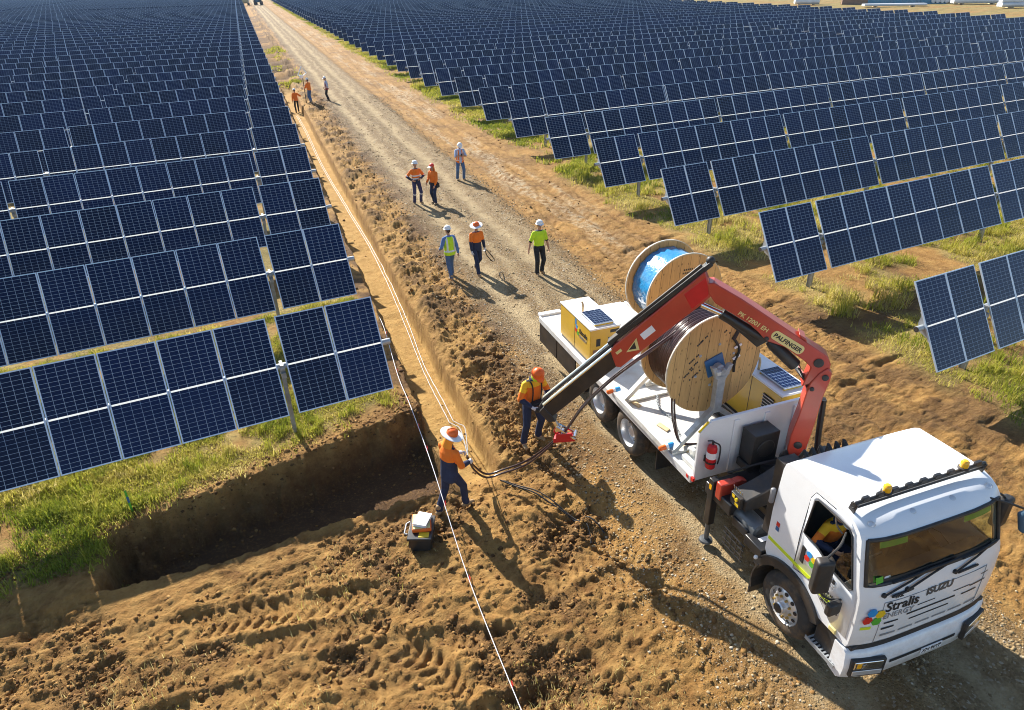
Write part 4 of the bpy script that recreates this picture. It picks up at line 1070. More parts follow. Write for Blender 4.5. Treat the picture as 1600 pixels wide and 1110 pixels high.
# wheels
def wheel(x, y, sgn, dual=False):
    b = MB(); w = 0.29 if not dual else 0.27; ax = (0, sgn, 0)
    r = 0.505
    def tyre(c):
        b.lathe([(0.295, 0.02), (0.30, 0.0), (0.36, -0.01), (0.43, 0.0), (0.475, 0.025), (0.498, 0.06), (r, 0.085)] + sum([[(r, 0.095 + 0.035 * q), (r - 0.012, 0.099 + 0.035 * q), (r - 0.012, 0.105 + 0.035 * q), (r, 0.109 + 0.035 * q)] for q in range(int((w - 0.2) / 0.035))], []) + [(r, w - 0.085), (0.498, w - 0.06), (0.475, w - 0.025), (0.43, w), (0.36, w + 0.01), (0.30, w), (0.295, w - 0.02)], c, ax, 40, caps=False)
    tyre((x, y - sgn * w, 0.5))
    if dual: tyre((x, y - sgn * (2 * w + 0.06), 0.5))
    t = b.build('wheel', 'rubber', truck, ang=28)
    b = MB()
    if dual:
        b.lathe([(0.298, 0.0), (0.292, 0.012), (0.278, -0.02), (0.268, -0.14), (0.20, -0.17), (0.13, -0.17), (0.12, -0.10), (0.10, -0.08), (0, -0.08)], (x, y - sgn * 0.015, 0.5), ax, 32, caps=False)
    else:
        b.lathe([(0.298, 0.0), (0.292, 0.015), (0.278, -0.02), (0.270, -0.045), (0.255, -0.03), (0.20, 0.015), (0.15, 0.02), (0.148, 0.03), (0.09, 0.035), (0.088, 0.09), (0.07, 0.11), (0, 0.11)], (x, y - sgn * 0.015, 0.5), ax, 32, caps=False)
    rim = b.build('rim', 'steel', t)
    b = MB(); dep = -0.165 if dual else 0.0
    for k_ in range(10):
        g = 2 * math.pi * k_ / 10 + 0.3
        b.lathe([(0.032, 0), (0.03, 0.004), (0, 0.004)], (x + 0.232 * math.cos(g), y + sgn * (dep - 0.012 + (0.003 if not dual else 0.008)), 0.5 + 0.232 * math.sin(g)), (0.28 * math.cos(g) * (0 if dual else 1), sgn, 0.28 * math.sin(g) * (0 if dual else 1)), 10)
    explode(b.build('rim_holes', 'ink', t), 'rim_hole')
    b = MB()
    for k_ in range(10):
        g = 2 * math.pi * k_ / 10
        b.lathe([(0.02, 0), (0.018, 0.04), (0.0, 0.045)], (x + 0.165 * math.cos(g), y + sgn * (dep + 0.0), 0.5 + 0.165 * math.sin(g)), ax, 6)
    explode(b.build('wheel_nuts', 'gold' if not dual else 'galv', t), 'wheel_nut')
    if not dual:
        b = MB(); b.lathe([(0.078, 0), (0.07, 0.015), (0, 0.018)], (x, y + sgn * 0.096, 0.5), ax, 16); b.build('hub_cap', 'black', t)
for sgn in (-1, 1):
    wheel(0.0, sgn * 1.19, sgn)
    for x in (-4.68, -5.98): wheel(x, sgn * 1.19, sgn, True)
# arches, mudguards, steps
for sgn in (-1, 1):
    b = MB()
    A0 = [R(28) + (R(158) - R(28)) * k_ / 14 for k_ in range(15)]
    outer = [(0.74 * math.cos(a), 0.5 + 0.76 * math.sin(a)) for a in A0]; inner = [(0.61 * math.cos(a), 0.5 + 0.62 * math.sin(a)) for a in A0[::-1]]
    for k_ in range(14):
        q = [outer[k_], outer[k_ + 1], inner[13 - k_], inner[14 - k_]]
        b.prism(q, (0, sgn * 1.0, 0), (1, 0, 0), (0, 0, 1), (0, sgn, 0), 0.0, 0.25)
    b.build('wheel_arch', 'black', truck, ang=30)
    b = MB(); A1 = [R(150) + R(48) * k_ / 6 for k_ in range(7)]
    for k_ in range(6):
        q = [(0.66 * math.cos(A1[k_]), 0.5 + 0.66 * math.sin(A1[k_])), (0.66 * math.cos(A1[k_ + 1]), 0.5 + 0.66 * math.sin(A1[k_ + 1])), (0.635 * math.cos(A1[k_ + 1]), 0.5 + 0.635 * math.sin(A1[k_ + 1])), (0.635 * math.cos(A1[k_]), 0.5 + 0.635 * math.sin(A1[k_]))]
        b.prism(q, (0, sgn * 0.84, 0), (1, 0, 0), (0, 0, 1), (0, sgn, 0), 0.0, 0.42)
    b.box((-0.68, sgn * 1.04 - 0.2, 0.12), (-0.655, sgn * 1.04 + 0.2, 0.38))
    b.build('mudguard', 'black', truck)
    b = MB(); b.box((0.60, sgn * 1.06 - 0.12, 0.50), (1.12, sgn * 1.06 + 0.12, 0.92)); b.box((0.54, sgn * 1.08 - 0.14, 0.42), (1.05, sgn * 1.08 + 0.14, 0.50))
    stp = b.build('cab_step', 'black', truck, bevel=0.02)
    b = MB()
    for k_ in range(9): b.box((0.56 + 0.055 * k_, sgn * 1.17 - 0.07, 0.502), (0.585 + 0.055 * k_, sgn * 1.17 + 0.07, 0.515))
    b.box((0.53, sgn * 1.245 - 0.008, 0.46), (1.06, sgn * 1.245 + 0.008, 0.52)); b.build('step_tread', 'galv', stp)
    b = MB(); b.frame_box((0.87, sgn * 1.215, 1.0), (0.06, 0, 0), (0, 0.015, 0), (0, 0, 0.04)); b.build('side_lamp', 'cream', cab, bevel=0.01)
    b = MB(); b.tube([(-0.5, sgn * 1.2, 0.98), (-0.55, sgn * 1.30, 1.0)], 0.012, 6); b.ell((-0.56, sgn * 1.33, 1.0), (0.03, 0.035, 0.035), 1); b.build('fender_lamp', ['black', 'hatw'], truck)
# chassis
b = MB()
for y in (-0.43, 0.43): b.box((-9.2, y - 0.04, 0.70), (1.0, y + 0.04, 0.95))
for x in (-9.0, -7.5, -6.9, -5.3, -4.0, -2.9, -1.8, -0.9, 0.3): b.box((x - 0.05, -0.385, 0.72), (x + 0.05, 0.385, 0.93))
for x in (0.0, -4.68, -5.98): b.tube([(x, -1.0, 0.5), (x, 1.0, 0.5)], 0.07, 10)
b.box((-3.9, 0.60, 0.50), (-2.7, 1.15, 0.98)); b.box((-0.45, -0.40, 0.75), (0.7, 0.40, 1.02))
b.build('chassis', 'blackm', truck, bevel=0.01)
b = MB(); b.lathe([(0.0, 0), (0.13, 0.0), (0.165, 0.03), (0.165, 0.76), (0.13, 0.79), (0, 0.79)], (-1.72, -0.92, 0.98), (1, 0, 0.02), 20); b.tube(curve_pts([(-1.70, -0.92, 0.98), (-1.86, -0.95, 1.02), (-1.93, -1.0, 1.12)], 5), 0.055, 10)
b.build('muffler', 'darkgrey', truck)
b = MB(); b.box((-1.02, -1.18, 0.82), (-0.62, -0.62, 1.00)); b.box((-1.42, -1.12, 0.86), (-1.04, -0.62, 1.02)); bt = b.build('battery_box', 'blackm', truck, bevel=0.015)
b = MB(); b.box((-0.86, -1.06, 1.003), (-0.78, -0.90, 1.008)); b.box((-1.28, -1.02, 1.023), (-1.20, -0.90, 1.028)); explode(b.build('battery_labels', 'paper', bt), 'battery_label')
b = MB()
for k_ in range(4): b.tube([(-1.35 + 0.13 * k_, -1.24, 0.84), (-1.35 + 0.13 * k_, -1.24, 0.52)], 0.01, 5)
for z in (0.84, 0.74, 0.62, 0.52): b.tube([(-1.42, -1.24, z), (-0.92, -1.24, z)], 0.012, 5)
b.build('folding_ladder', 'blackm', truck)

# tray ---------------------------------------------------------------
b = MB()
b.box((-9.25, -1.18, 0.97), (-2.44, 1.18, 1.05)); b.box((-9.25, -1.24, 0.93), (-2.44, -1.183, 1.075)); b.box((-9.25, 1.183, 0.93), (-2.44, 1.24, 1.075))
tray = b.build('tray_deck', 'deck', truck, bevel=0.01)
b = MB()
for x in (-5.3, -5.02, -4.1, -3.4): b.frame_box((x + 0.2, -0.92 + 0.05 * math.sin(x * 9), 1.065), (0.14, 0.03, 0), (-0.02, 0.05, 0), (0, 0, 0.012))
explode(b.build('timber_packers', 'woode', tray, bevel=0.01), 'timber_packer')
b = MB(); b.prism([(-1.20, 1.0), (1.20, 1.0), (1.20, 1.98), (1.02, 2.16), (-1.02, 2.16), (-1.20, 1.98)], (-2.42, 0, 0), (0, 1, 0), (0, 0, 1), (1, 0, 0), -0.025, 0.025)
for y in (-0.5, 0.12, 0.72): b.box((-2.394, y - 0.05, 1.06), (-2.365, y + 0.05, 2.10))
b.box((-2.45, -1.0, 2.163), (-2.39, 1.0, 2.19))
hb = b.build('headboard', 'white', truck, bevel=0.006)
b = MB(); b.bar((-2.42, -1.20, 1.99), (-2.42, -1.03, 2.165), 0.07, 0.012, 0, (1, 0, 0)); b.build('yellow_edge', 'hexy', hb)
b = MB(); b.box((-2.42, -1.245, 1.02), (-2.36, -1.205, 1.09)); b.box((-2.56, -1.246, 1.0), (-2.50, -1.243, 1.06), 1); b.build('reflector_tape', ['hexr', 'hexr'], hb)
b = MB()
for x0, x1 in ((-9.2, -8.15), (-8.1, -7.1)): b.box((x0, -1.235, 0.42), (x1, -1.205, 0.925))
b.box((-9.2, 1.205, 0.42), (-7.1, 1.235, 0.925)); b.box((-3.72, -1.10, 0.25), (-3.70, -0.6, 0.96)); b.box((-6.75, -1.15, 0.25), (-6.73, -0.6, 0.96))
explode(b.build('side_guards', 'blackm', truck), 'side_guard')
b = MB(); b.box((-9.36, -1.15, 0.98), (-9.26, 1.15, 1.02)); b.box((-9.42, -1.2, 1.03), (-9.26, -0.6, 1.10)); b.build('tail_ramp', 'white', truck, bevel=0.01)

# crane --------------------------------------------------------------
CB = Vector((-1.85, 0.3581, 0)); CD = Vector((-0.5638, -0.8259, 0)).normalized(); CN = Vector((0.8259, -0.5638, 0)).normalized(); CZ = Vector((0, 0, 1))
CE1 = CD * 1.0207 + CZ * 0.0574; CE2 = CD * 0.0142 + CZ * 1.0186; CB2 = CB - CD * 0.0285 - CZ * 0.267
def cpt(s_, z, a=0.0): return CB2 + CE1 * s_ + CE2 * z + CN * a
b = MB(); b.box((-2.13, -1.16, 0.98), (-1.45, 1.16, 1.20)); b.box((-2.00, -0.20, 1.20), (-1.50, 0.80, 1.36)); b.lathe([(0.24, 1.3), (0.24, 1.44), (0.18, 1.52)], (-1.83, 0.34, 0), (0, 0, 1), 20)
b.box((-2.34, -0.42, 1.20), (-2.04, 0.20, 1.355))
base = b.build('crane_base', 'blackm', truck, bevel=0.02)
b = MB(); b.box((-2.35, -0.38, 1.36), (-2.02, 0.12, 1.95)); b.lathe([(0.17, 0), (0.17, 0.02), (0, 0.02)], (-2.02, -0.13, 1.66), (1, 0, 0), 20); b.build('oil_cooler', 'blackm', base, bevel=0.02)
b = MB(); b.prism([(-1.05, 1.20), (-0.66, 1.20), (-0.10, 1.50), (0.3, 1.52), (0.3, 1.72), (-0.16, 1.72), (-0.72, 1.50), (-1.05, 1.42)], (-1.42, 0, 0), (0, 1, 0), (0, 0, 1), (1, 0, 0), -0.17, 0.17)
b.build('valve_cover', 'black', base, bevel=0.02)
b = MB(); b.box((-1.54, -1.12, 1.22), (-1.30, -1.055, 1.44)); vb = b.build('valve_bank', 'black', truck, bevel=0.01)
b = MB(); b.box((-1.50, -1.126, 1.36), (-1.44, -1.122, 1.42)); b.box((-1.42, -1.126, 1.25), (-1.33, -1.122, 1.30)); b.lathe([(0.03, 0), (0.03, 0.03), (0, 0.03)], (-1.38, -1.12, 1.38), (0, -1, 0), 10); explode(b.build('warning_plates', 'hexy', vb), 'warning_plate')
b = MB()
for k_ in range(5): b.tube([(-1.52 + 0.05 * k_, -1.06, 1.44), (-1.52 + 0.05 * k_, -1.10, 1.56)], 0.007, 5)
explode(b.build('levers', 'chrome', vb), 'lever')
b = MB(); b.box((-1.84, -1.18, 1.10), (-1.70, -0.92, 1.42)); b.prism([(-0.92, 1.22), (-0.72, 1.22), (-0.66, 1.36), (-0.78, 1.42), (-0.92, 1.40)], (-1.78, 0, 0), (0, 1, 0), (0, 0, 1), (1, 0, 0), -0.06, 0.06)
b.box((-1.80, 0.55, 1.22), (-1.42, 1.08, 1.42)); b.frame_box((-0.98, -0.48, 1.55), (0.20, 0.06, 0.06), (-0.02, 0.05, 0), (0, 0, 0.06))
explode(b.build('red_brackets', 'red', base, bevel=0.02), 'red_bracket')
for y in (-1.12, 1.12):
    b = MB(); b.box((-2.02, y - 0.065, 0.42), (-1.89, y + 0.065, 1.36)); o_ = b.build('outrigger', 'blackm', truck, bevel=0.01)
    b = MB(); b.tube([(-1.955, y, 0.42), (-1.955, y, 0.06)], 0.042, 10); b.lathe([(0.06, 0.06), (0.11, 0.045), (0.12, 0.012), (0, 0.0)], (-1.955, y, 0.0), (0, 0, 1), 18); b.build('outrigger_foot', 'darkgrey', o_)
    b = MB(); b.box((-1.99, y - 0.067 - 0.003, 1.16), (-1.93, y - 0.067, 1.26)); b.build('amber_reflector', 'amber', o_)
COL = [(0.162, 1.91), (0.112, 1.80), (0.02, 1.72), (-0.077, 1.80), (-0.116, 1.97), (-0.166, 2.482), (-0.204, 3.018), (-0.25, 3.29), (-0.255, 3.42), (-0.18, 3.50), (-0.08, 3.38), (0.02, 3.2), (0.05, 3.03), (0.088, 2.609), (0.149, 2.196)]
b = MB(); b.prism(COL, CB2, CE1, CE2, CN, -0.15, 0.15); col_ = b.build('crane_column', 'red', truck, bevel=0.015)
b = MB()
for s_, z, r_, a_ in ((0.018, 2.04, 0.065, 0.155), (-0.171, 3.335, 0.05, 0.155), (-0.017, 3.106, 0.035, 0.155)): b.lathe([(r_, -2 * a_), (r_, 0.012), (r_ * 0.6, 0.02), (0, 0.02)], cpt(s_, z, a_), CN, 18)
explode(b.build('pivot_pins', 'black', col_), 'pivot_pin')
BOOM = [(0.13, 3.10), (0.055, 3.46), (0.16, 3.55), (0.472, 3.735), (0.753, 3.80), (0.875, 3.92), (1.015, 4.03), (1.425, 4.235), (1.55, 4.30), (1.66, 4.44), (1.70, 4.60), (1.60, 4.63), (1.18, 4.43), (0.30, 3.935), (0.176, 3.865), (-0.147, 3.684), (-0.215, 3.56), (-0.22, 3.38), (-0.12, 3.28)]
b = MB(); b.prism(BOOM, CB2, CE1, CE2, CN, -0.125, 0.125); b.prism([(0.28, 3.93), (0.30, 3.98), (0.2, 3.93), (0.17, 3.865)], CB2, CE1, CE2, CN, -0.13, 0.13)
boom = b.build('main_boom', 'red', truck, bevel=0.015)
b = MB()
for s_, z, r_ in ((-0.042, 3.555, 0.075), (0.75, 3.84, 0.035)): b.lathe([(r_, -0.28), (r_, 0.008), (r_ * 0.7, 0.015), (0, 0.015)], cpt(s_, z, 0.13), CN, 18)
explode(b.build('boom_pins', 'black', boom), 'pivot_pin')
xd = cpt(0.209, 3.73) - cpt(1.191, 4.232); yd2 = CN.cross(xd.normalized())
text('lettering', 'PK 12001 EH', 0.098, 'cream', boom, cpt(1.215, 4.175, 0.128), xd, yd2, off=0.002)
xn = xd.normalized(); yn_ = yd2.normalized(); o_ = cpt(0.70, 3.905, 0.127)
lz = [(0.055 + 0.055 * math.cos(a), 0.045 + 0.078 * math.sin(a)) for a in [R(90) + R(180) * k_ / 8 for k_ in range(9)]] + [(0.50 + 0.055 * math.cos(a), 0.045 + 0.078 * math.sin(a)) for a in [R(-90) + R(180) * k_ / 8 for k_ in range(9)]]
b = MB(); b.prism(lz, o_, xn, yn_, CN, -0.002, 0.003); b.build('name_plate', 'cream', boom)
text('lettering', 'PALFINGER', 0.098, 'ink', boom, o_ + xn * 0.035 + yn_ * 0.01 + CN * 0.004, xn, yn_, off=0.003)
JIB = [(1.72, 4.80), (1.655, 4.395), (1.62, 4.38), (1.70, 4.22), (2.906, 2.947), (2.982, 2.94), (3.10, 3.223), (3.02, 3.36)]
JIB = [(1.745, 4.78), (1.64, 4.56), (1.62, 4.40), (1.72, 4.27), (1.95, 4.02), (2.906, 2.947), (2.985, 2.95), (3.085, 3.22), (3.03, 3.33)]
b = MB(); b.prism(JIB, CB2, CE1, CE2, CN, -0.115, 0.115); jib = b.build('outer_boom', 'red', truck, bevel=0.015)
jd = (cpt(3.10, 3.30) - cpt(1.71, 4.80)).normalized(); jn = CN.cross(jd).normalized()
if jn.z < 0: jn = -jn
b = MB(); b.bar(cpt(1.66, 4.90), cpt(3.12, 3.325), 0.17, 0.075, 0, jn); b.bar(cpt(1.80, 4.86, 0.07), cpt(3.0, 3.55, 0.07), 0.05, 0.05, 0, jn)
b.ell(cpt(1.68, 4.92), (0.07, 0.07, 0.07)); b.build('hose_guide', 'black', jib, bevel=0.012)
b = MB()
for k_ in range(5): b.ell(cpt(1.72 + 0.14 * k_ * 1.3, 4.87 - 0.151 * k_ * 1.3, 0.02 * math.sin(k_ * 3)), (0.035, 0.03, 0.03))
explode(b.build('hose_fittings', 'chrome', jib), 'hose_fitting')
b = MB(); b.prism([(2.826, 3.25), (2.68, 3.53), (2.62, 3.33)], CB2, CE1, CE2, CN, 0.113, 0.119); b.build('warning_triangle', 'cream', jib)
b = MB(); b.prism([(2.788, 3.30), (2.705, 3.455), (2.67, 3.345)], CB2, CE1, CE2, CN, 0.118, 0.121); b.build('triangle_mark', 'ink', jib)
b = MB(); b.prism([(2.56, 3.52), (2.63, 3.60), (2.46, 3.79), (2.39, 3.71)], CB2, CE1, CE2, CN, 0.113, 0.119); b.build('load_chart', 'paper', jib)
b = MB(); b.prism([(2.97, 3.18), (3.0, 3.215), (2.92, 3.30), (2.89, 3.265)], CB2, CE1, CE2, CN, 0.113, 0.119); b.build('cream_decal', 'cream', jib)
b = MB(); b.prism([(1.72, 4.70), (2.02, 4.385), (1.88, 4.15), (1.66, 4.40), (1.66, 4.52)], CB2, CE1, CE2, CN, -0.119, 0.119); b.build('knee_plates', 'redsat', jib, bevel=0.01)
EXT = [(3.02, 3.33), (2.92, 3.0), (4.058, 1.73), (4.215, 1.90)]
b = MB(); b.prism(EXT, CB2, CE1, CE2, CN, -0.095, 0.095); ext = b.build('boom_extension', 'blackm', truck, bevel=0.02)
b = MB(); b.bar(cpt(3.02, 3.36, -0.03), cpt(4.24, 2.00, -0.03), 0.12, 0.05, 0, jn); b.tube([cpt(4.18, 2.0), cpt(4.26, 1.86), cpt(4.18, 1.72)], 0.05, 8); b.prism([(4.04, 1.76), (4.20, 1.92), (4.28, 1.80), (4.12, 1.62), (3.98, 1.66)], CB2, CE1, CE2, CN, -0.11, 0.11)
b.build('extension_head', 'black', ext, bevel=0.012)
b = MB(); b.tube([cpt(3.06, 3.26, 0.10), cpt(4.20, 1.97, 0.10)], 0.028, 8); b.tube([cpt(3.08, 3.34, -0.02), cpt(4.22, 2.05, -0.02)], 0.02, 8); explode(b.build('extension_rods', 'chrome', ext), 'extension_rod')
# cylinders
b = MB(); b.tube([cpt(0.84, 3.80), cpt(1.44, 4.10)], 0.085, 14); b.prism([(0.70, 3.78), (0.86, 3.64), (1.10, 3.82), (1.40, 4.02), (1.36, 4.10), (0.9, 3.9)], CB2, CE1, CE2, CN, -0.06, 0.06); c_ = b.build('outer_cylinder', 'blackm', truck, bevel=0.004)
b = MB(); b.tube([cpt(1.42, 4.09), cpt(1.80, 4.22)], 0.045, 12); b.build('cylinder_rod', 'chrome', c_)
b = MB(); b.lathe([(0.07, -0.1), (0.07, 0.1)], cpt(1.82, 4.22), CN, 14); b.build('rod_eye', 'black', c_)
b = MB(); b.tube([cpt(0.70, 3.74), cpt(0.62, 3.70), cpt(0.26, 3.40)], [0.06, 0.10, 0.10], 14); c_ = b.build('main_cylinder', 'black', truck)
b = MB(); b.tube([cpt(0.27, 3.41), cpt(0.02, 3.12)], 0.04, 10); b.build('cylinder_rod', 'chrome', c_)
b = MB()
for k_, a_ in enumerate((0.04, -0.03, -0.09)): b.tube(curve_pts([cpt(0.20, 3.38, a_), cpt(0.06, 3.12, a_ + 0.03), cpt(-0.16, 2.6, -0.19), cpt(-0.12, 2.0, -0.20), cpt(-0.05, 1.6, -0.16)], 6), 0.016, 6)
for a_ in (-0.2, -0.24): b.tube(curve_pts([cpt(-0.30, 2.75, a_), cpt(-0.33, 2.2, a_), cpt(-0.36, 1.65, a_), cpt(-0.25, 1.4, a_)], 6), 0.045, 8)
for k_ in range(5): b.tube(curve_pts([(-1.5 + 0.05 * k_, 0.2, 1.45), (-1.2, 0.35 + 0.06 * k_, 1.55), (-0.9, 0.4 + 0.08 * k_, 1.35), (-0.8, 0.3 + 0.08 * k_, 1.0)], 6), 0.017, 6)
for k_ in range(4): b.tube(curve_pts([(-1.95, -0.9 + 0.1 * k_, 1.42), (-1.85, -0.4 + 0.1 * k_, 1.52), (-1.80, 0.1 + 0.05 * k_, 1.44), (-1.75, 0.5, 1.40)], 6), 0.018, 6)
explode(b.build('hydraulic_hoses', 'cableb', col_), 'hydraulic_hose')
b = MB()
for k_ in range(6): b.tube([(-0.72 + 0.02 * k_, -0.75 + 0.14 * k_, 2.55), (-0.66, -0.74 + 0.14 * k_, 2.72), (-0.60, -0.74 + 0.14 * k_, 2.66)], 0.03, 7)
b.box((-0.78, -1.10, 1.30), (-0.585, -0.80, 2.62)); b.build('air_intake', 'black', truck, bevel=0.02)

# ------------------------------------------------------------------ load on the tray
def tw(p): return TRX @ Vector(p)
def reel(name, label, x0, x1, y, z, rf, kind):
    """axle along the truck; x0 rear flange, x1 front flange"""
    t = thing(name, label, 'cable reel', tw(((x0 + x1) / 2, y, z)), TRUCK_A, 'timber cable reels on the truck')
    hw = (x1 - x0) / 2
    for s_, xx in ((-1, -hw), (1, hw)):
        b = MB()
        b.lathe([(0.06, 0.03), (rf - 0.012, 0.03), (rf, 0.02), (rf, -0.02), (rf - 0.012, -0.03), (0.06, -0.03)], (xx, 0, 0), (1, 0, 0), 56, 0, [0, 1, 1, 1, 0, 0], closed=True)
        fl = b.build('reel_flange', ['wood', 'woode'], t, ang=30)
        b = MB()
        for k_ in range(6):
            g = 2 * math.pi * k_ / 6 + 0.4; b.lathe([(0.028, -0.035), (0.028, 0.036), (0.016, 0.05), (0, 0.05)], (xx, 0.42 * rf * math.cos(g), 0.42 * rf * math.sin(g)), (s_, 0, 0), 8)
        explode(b.build('flange_bolts', 'galv', fl), 'flange_bolt')
        b = MB(); b.lathe([(rf + 0.004, -0.012), (rf + 0.004, 0.012), (rf - 0.02, 0.012), (rf - 0.02, -0.012)], (xx, 0, 0), (1, 0, 0), 56, closed=True); b.build('steel_rim', 'galvw', fl)
    if kind == 'cable':
        prof = []; nt_ = 26; w = 2 * hw - 0.06; r0_ = rf * 0.845
        for k_ in range(nt_ * 4 + 1):
            q = k_ / 4; prof.append((r0_ + 0.012 * abs(math.sin(math.pi * q)) + 0.006 * math.sin(q * 2.1), -w / 2 + w * q / nt_))
        b = MB(); b.lathe(prof, (0, 0, 0), (1, 0, 0), 64); b.build('wound_cable', 'cable', t, ang=60)
        b = MB(); b.frame_box((hw + 0.045, 0, 0), (0.012, 0, 0), Vector((0, 0.17, 0.06)), Vector((0, -0.06, 0.17))); hp = b.build('hub_plate', 'bluep', t)
        b = MB(); b.tube([(hw + 0.04, 0.40, 0.62), (hw + 0.055, 0.30, 0.44)], 0.035, 8); b.tube(curve_pts([(hw + 0.05, 0.32, 0.46), (hw + 0.06, 0.46, 0.22), (hw + 0.06, 0.40, 0.0), (hw + 0.05, 0.42, -0.22)], 5), 0.024, 7)
        ce = b.build('cable_tail', 'cableb', t)
        b = MB()
        for p_ in ((hw + 0.06, 0.42, 0.30), (hw + 0.06, 0.42, 0.08)): b.frame_box(p_, (0.006, 0, 0), (0, 0.07, 0.03), (0, -0.012, 0.02))
        explode(b.build('cable_ties', 'paper', ce), 'cable_tie')
        b = MB()
        for j_, (yy, zz, w_) in enumerate(((-0.55, 0.12, 0.30), (-0.50, 0.02, 0.24), (-0.60, -0.12, 0.26), (-0.48, -0.2, 0.3), (0.12, 0.62, 0.10), (0.20, 0.56, 0.10), (-0.34, 0.52, 0.2), (-0.40, 0.46, 0.16))):
            for q in range(int(w_ / 0.035)):
                if (q * 7 + j_) % 5: b.frame_box((hw + 0.0315, yy + (q * 0.035) * 0.75, zz + (q * 0.035) * 0.62), (0.0012, 0, 0), (0, 0.011, 0.009), (0, -0.010, 0.013))
        b.build('stencil_marks', 'ink', t)
    else:
        prof = [(rf * 0.80, -hw + 0.03), (rf * 0.86, -hw + 0.07), (rf * 0.845, -hw * 0.4), (rf * 0.86, 0), (rf * 0.84, hw * 0.45), (rf * 0.85, hw - 0.06), (rf * 0.80, hw - 0.03)]
        b = MB(); b.lathe(prof, (0, 0, 0), (1, 0, 0), 56)
        # folds of the plastic sheet
        vv = []
        for v in b.v:
            a = math.atan2(v[2], v[1]); k_ = 1 + 0.012 * math.sin(a * 17 + v[0] * 9) + 0.010 * math.sin(a * 29 - v[0] * 14 + 1)
            vv.append((v[0], v[1] * k_, v[2] * k_))
        b.v = vv; b.build('plastic_wrap', 'bluew', t, ang=70)
        b = MB(); b.lathe([(0.30, 0), (0.30, 0.012), (0.0, 0.012)], (hw + 0.03, 0, 0), (1, 0, 0), 30); hp = b.build('hub_plate', 'galv', t)
        b = MB()
        for yy, zz in ((-0.08, 0.55), (-0.1, 0.48)):
            for q in range(5): b.frame_box((hw + 0.0315, yy + q * 0.045, zz), (0.0012, 0, 0), (0, 0.014, 0), (0, 0, 0.018))
        b.build('stencil_marks', 'ink', t)
    b = MB(); b.tube([(-hw - 0.30, 0, 0), (hw + 0.30, 0, 0)], 0.045, 12); b.lathe([(0.085, 0.10), (0.085, 0.2), (0.06, 0.22)], (hw, 0, 0), (1, 0, 0), 16); b.build('axle', 'galv', t)
    return t
reel('cable_reel', 'timber reel wound with brown cable, nearest the truck cab', -4.22, -3.36, -0.36, 2.62 - 0.0, 0.955, 'cable')
reel('cable_reel', 'timber reel covered in blue plastic wrap at the back of the truck', -6.47, -5.62, 0.47, 2.88, 0.88, 'wrap')

def stand(label, x, y, z, zb, yl, yr, front):
    t = thing('reel_stand', label, 'reel stand', tw((x, y, zb)), TRUCK_A, 'steel stands holding the cable reels')
    hgt = z - zb
    b = MB()
    fz = 0.50 * hgt
    b.bar((0, 0, fz - 0.06), (0, 0, hgt - 0.10), 0.16, 0.12, 0, (1, 0, 0))
    b.prism([(-0.10, hgt - 0.16), (0.10, hgt - 0.16), (0.21, hgt + 0.09), (0.13, hgt + 0.09), (0.055, hgt - 0.045), (-0.055, hgt - 0.045), (-0.13, hgt + 0.09), (-0.21, hgt + 0.09)], (0, 0, 0), (0, 1, 0), (0, 0, 1), (1, 0, 0), -0.05, 0.05)
    b.build('upright', 'galv' if front else 'galvw', t, bevel=0.006)
    for yy in (yl - y, yr - y):
        b = MB(); s_ = 1 if yy > 0 else -1
        b.bar((0.0, s_ * 0.04, fz), (0, yy * 0.93, 0.07), 0.085, 0.11, 0, (1, 0, 0)); b.bar((0, yy * 0.88, 0.05), (0, yy, 0.05), 0.10, 0.10, 0, (0, 0, 1)); b.build('leg', 'galv' if front else 'galvw', t, bevel=0.006)
    b = MB(); b.box((-0.06, yl - y, 0.003), (0.06, yr - y, 0.046)); b.box((-0.09, -0.13, hgt - 0.05), (0.09, -0.05, hgt + 0.02), 0); b.build('foot_beam', 'galvw', t, bevel=0.006)
    b = MB(); b.ell((0.0, 0.0, hgt - 0.02), (0.07, 0.11, 0.07)); b.build('axle_clamp', 'galv', t)
    return t
stand('grey steel stand carrying the front of the brown cable reel', -3.14, -0.36, 2.62, 1.055, -1.20, 0.62, True)
stand('pale steel stand behind the brown cable reel', -4.95, -0.36, 2.62, 1.055, -1.20, 0.62, False)
stand('pale steel stand in front of the blue wrapped reel', -5.36, 0.47, 2.88, 1.055, -0.45, 1.15, False)
stand('pale steel stand behind the blue wrapped reel', -6.72, 0.47, 2.88, 1.055, -0.45, 1.15, False)
# side rail between the stands' feet with its end markers
t = thing('guard_rail', 'pale steel rail with striped end markers along the tray edge', 'rail', tw((-4.25, -1.22, 1.076)), TRUCK_A)
b = MB(); b.bar((-0.98, -0.02, 0.06), (1.02, -0.02, 0.03), 0.085, 0.11); b.build('rail', 'galvw', t, bevel=0.006)
b = MB(); b.box((-0.94, -0.06, 0.0005), (-0.84, 0.03, 0.012)); b.box((0.84, -0.06, 0.0005), (0.94, 0.03, 0.012)); explode(b.build('feet', 'galvw', t), 'foot')
for xx, zz in ((-1.0, 0.12), (1.02, 0.10)):
    b = MB(); b.lathe([(0.0, -0.24), (0.045, -0.22), (0.05, -0.10)], (xx, 0.06, zz), (0, 1, 0.1), 12, 0); b.lathe([(0.05, -0.10), (0.052, -0.05)], (xx, 0.06, zz), (0, 1, 0.1), 12, 1); b.lathe([(0.052, -0.05), (0.05, 0.06), (0, 0.07)], (xx, 0.06, zz), (0, 1, 0.1), 12, 2)
    b.build('end_marker', ['orangep', 'hatw', 'hexb'], t)
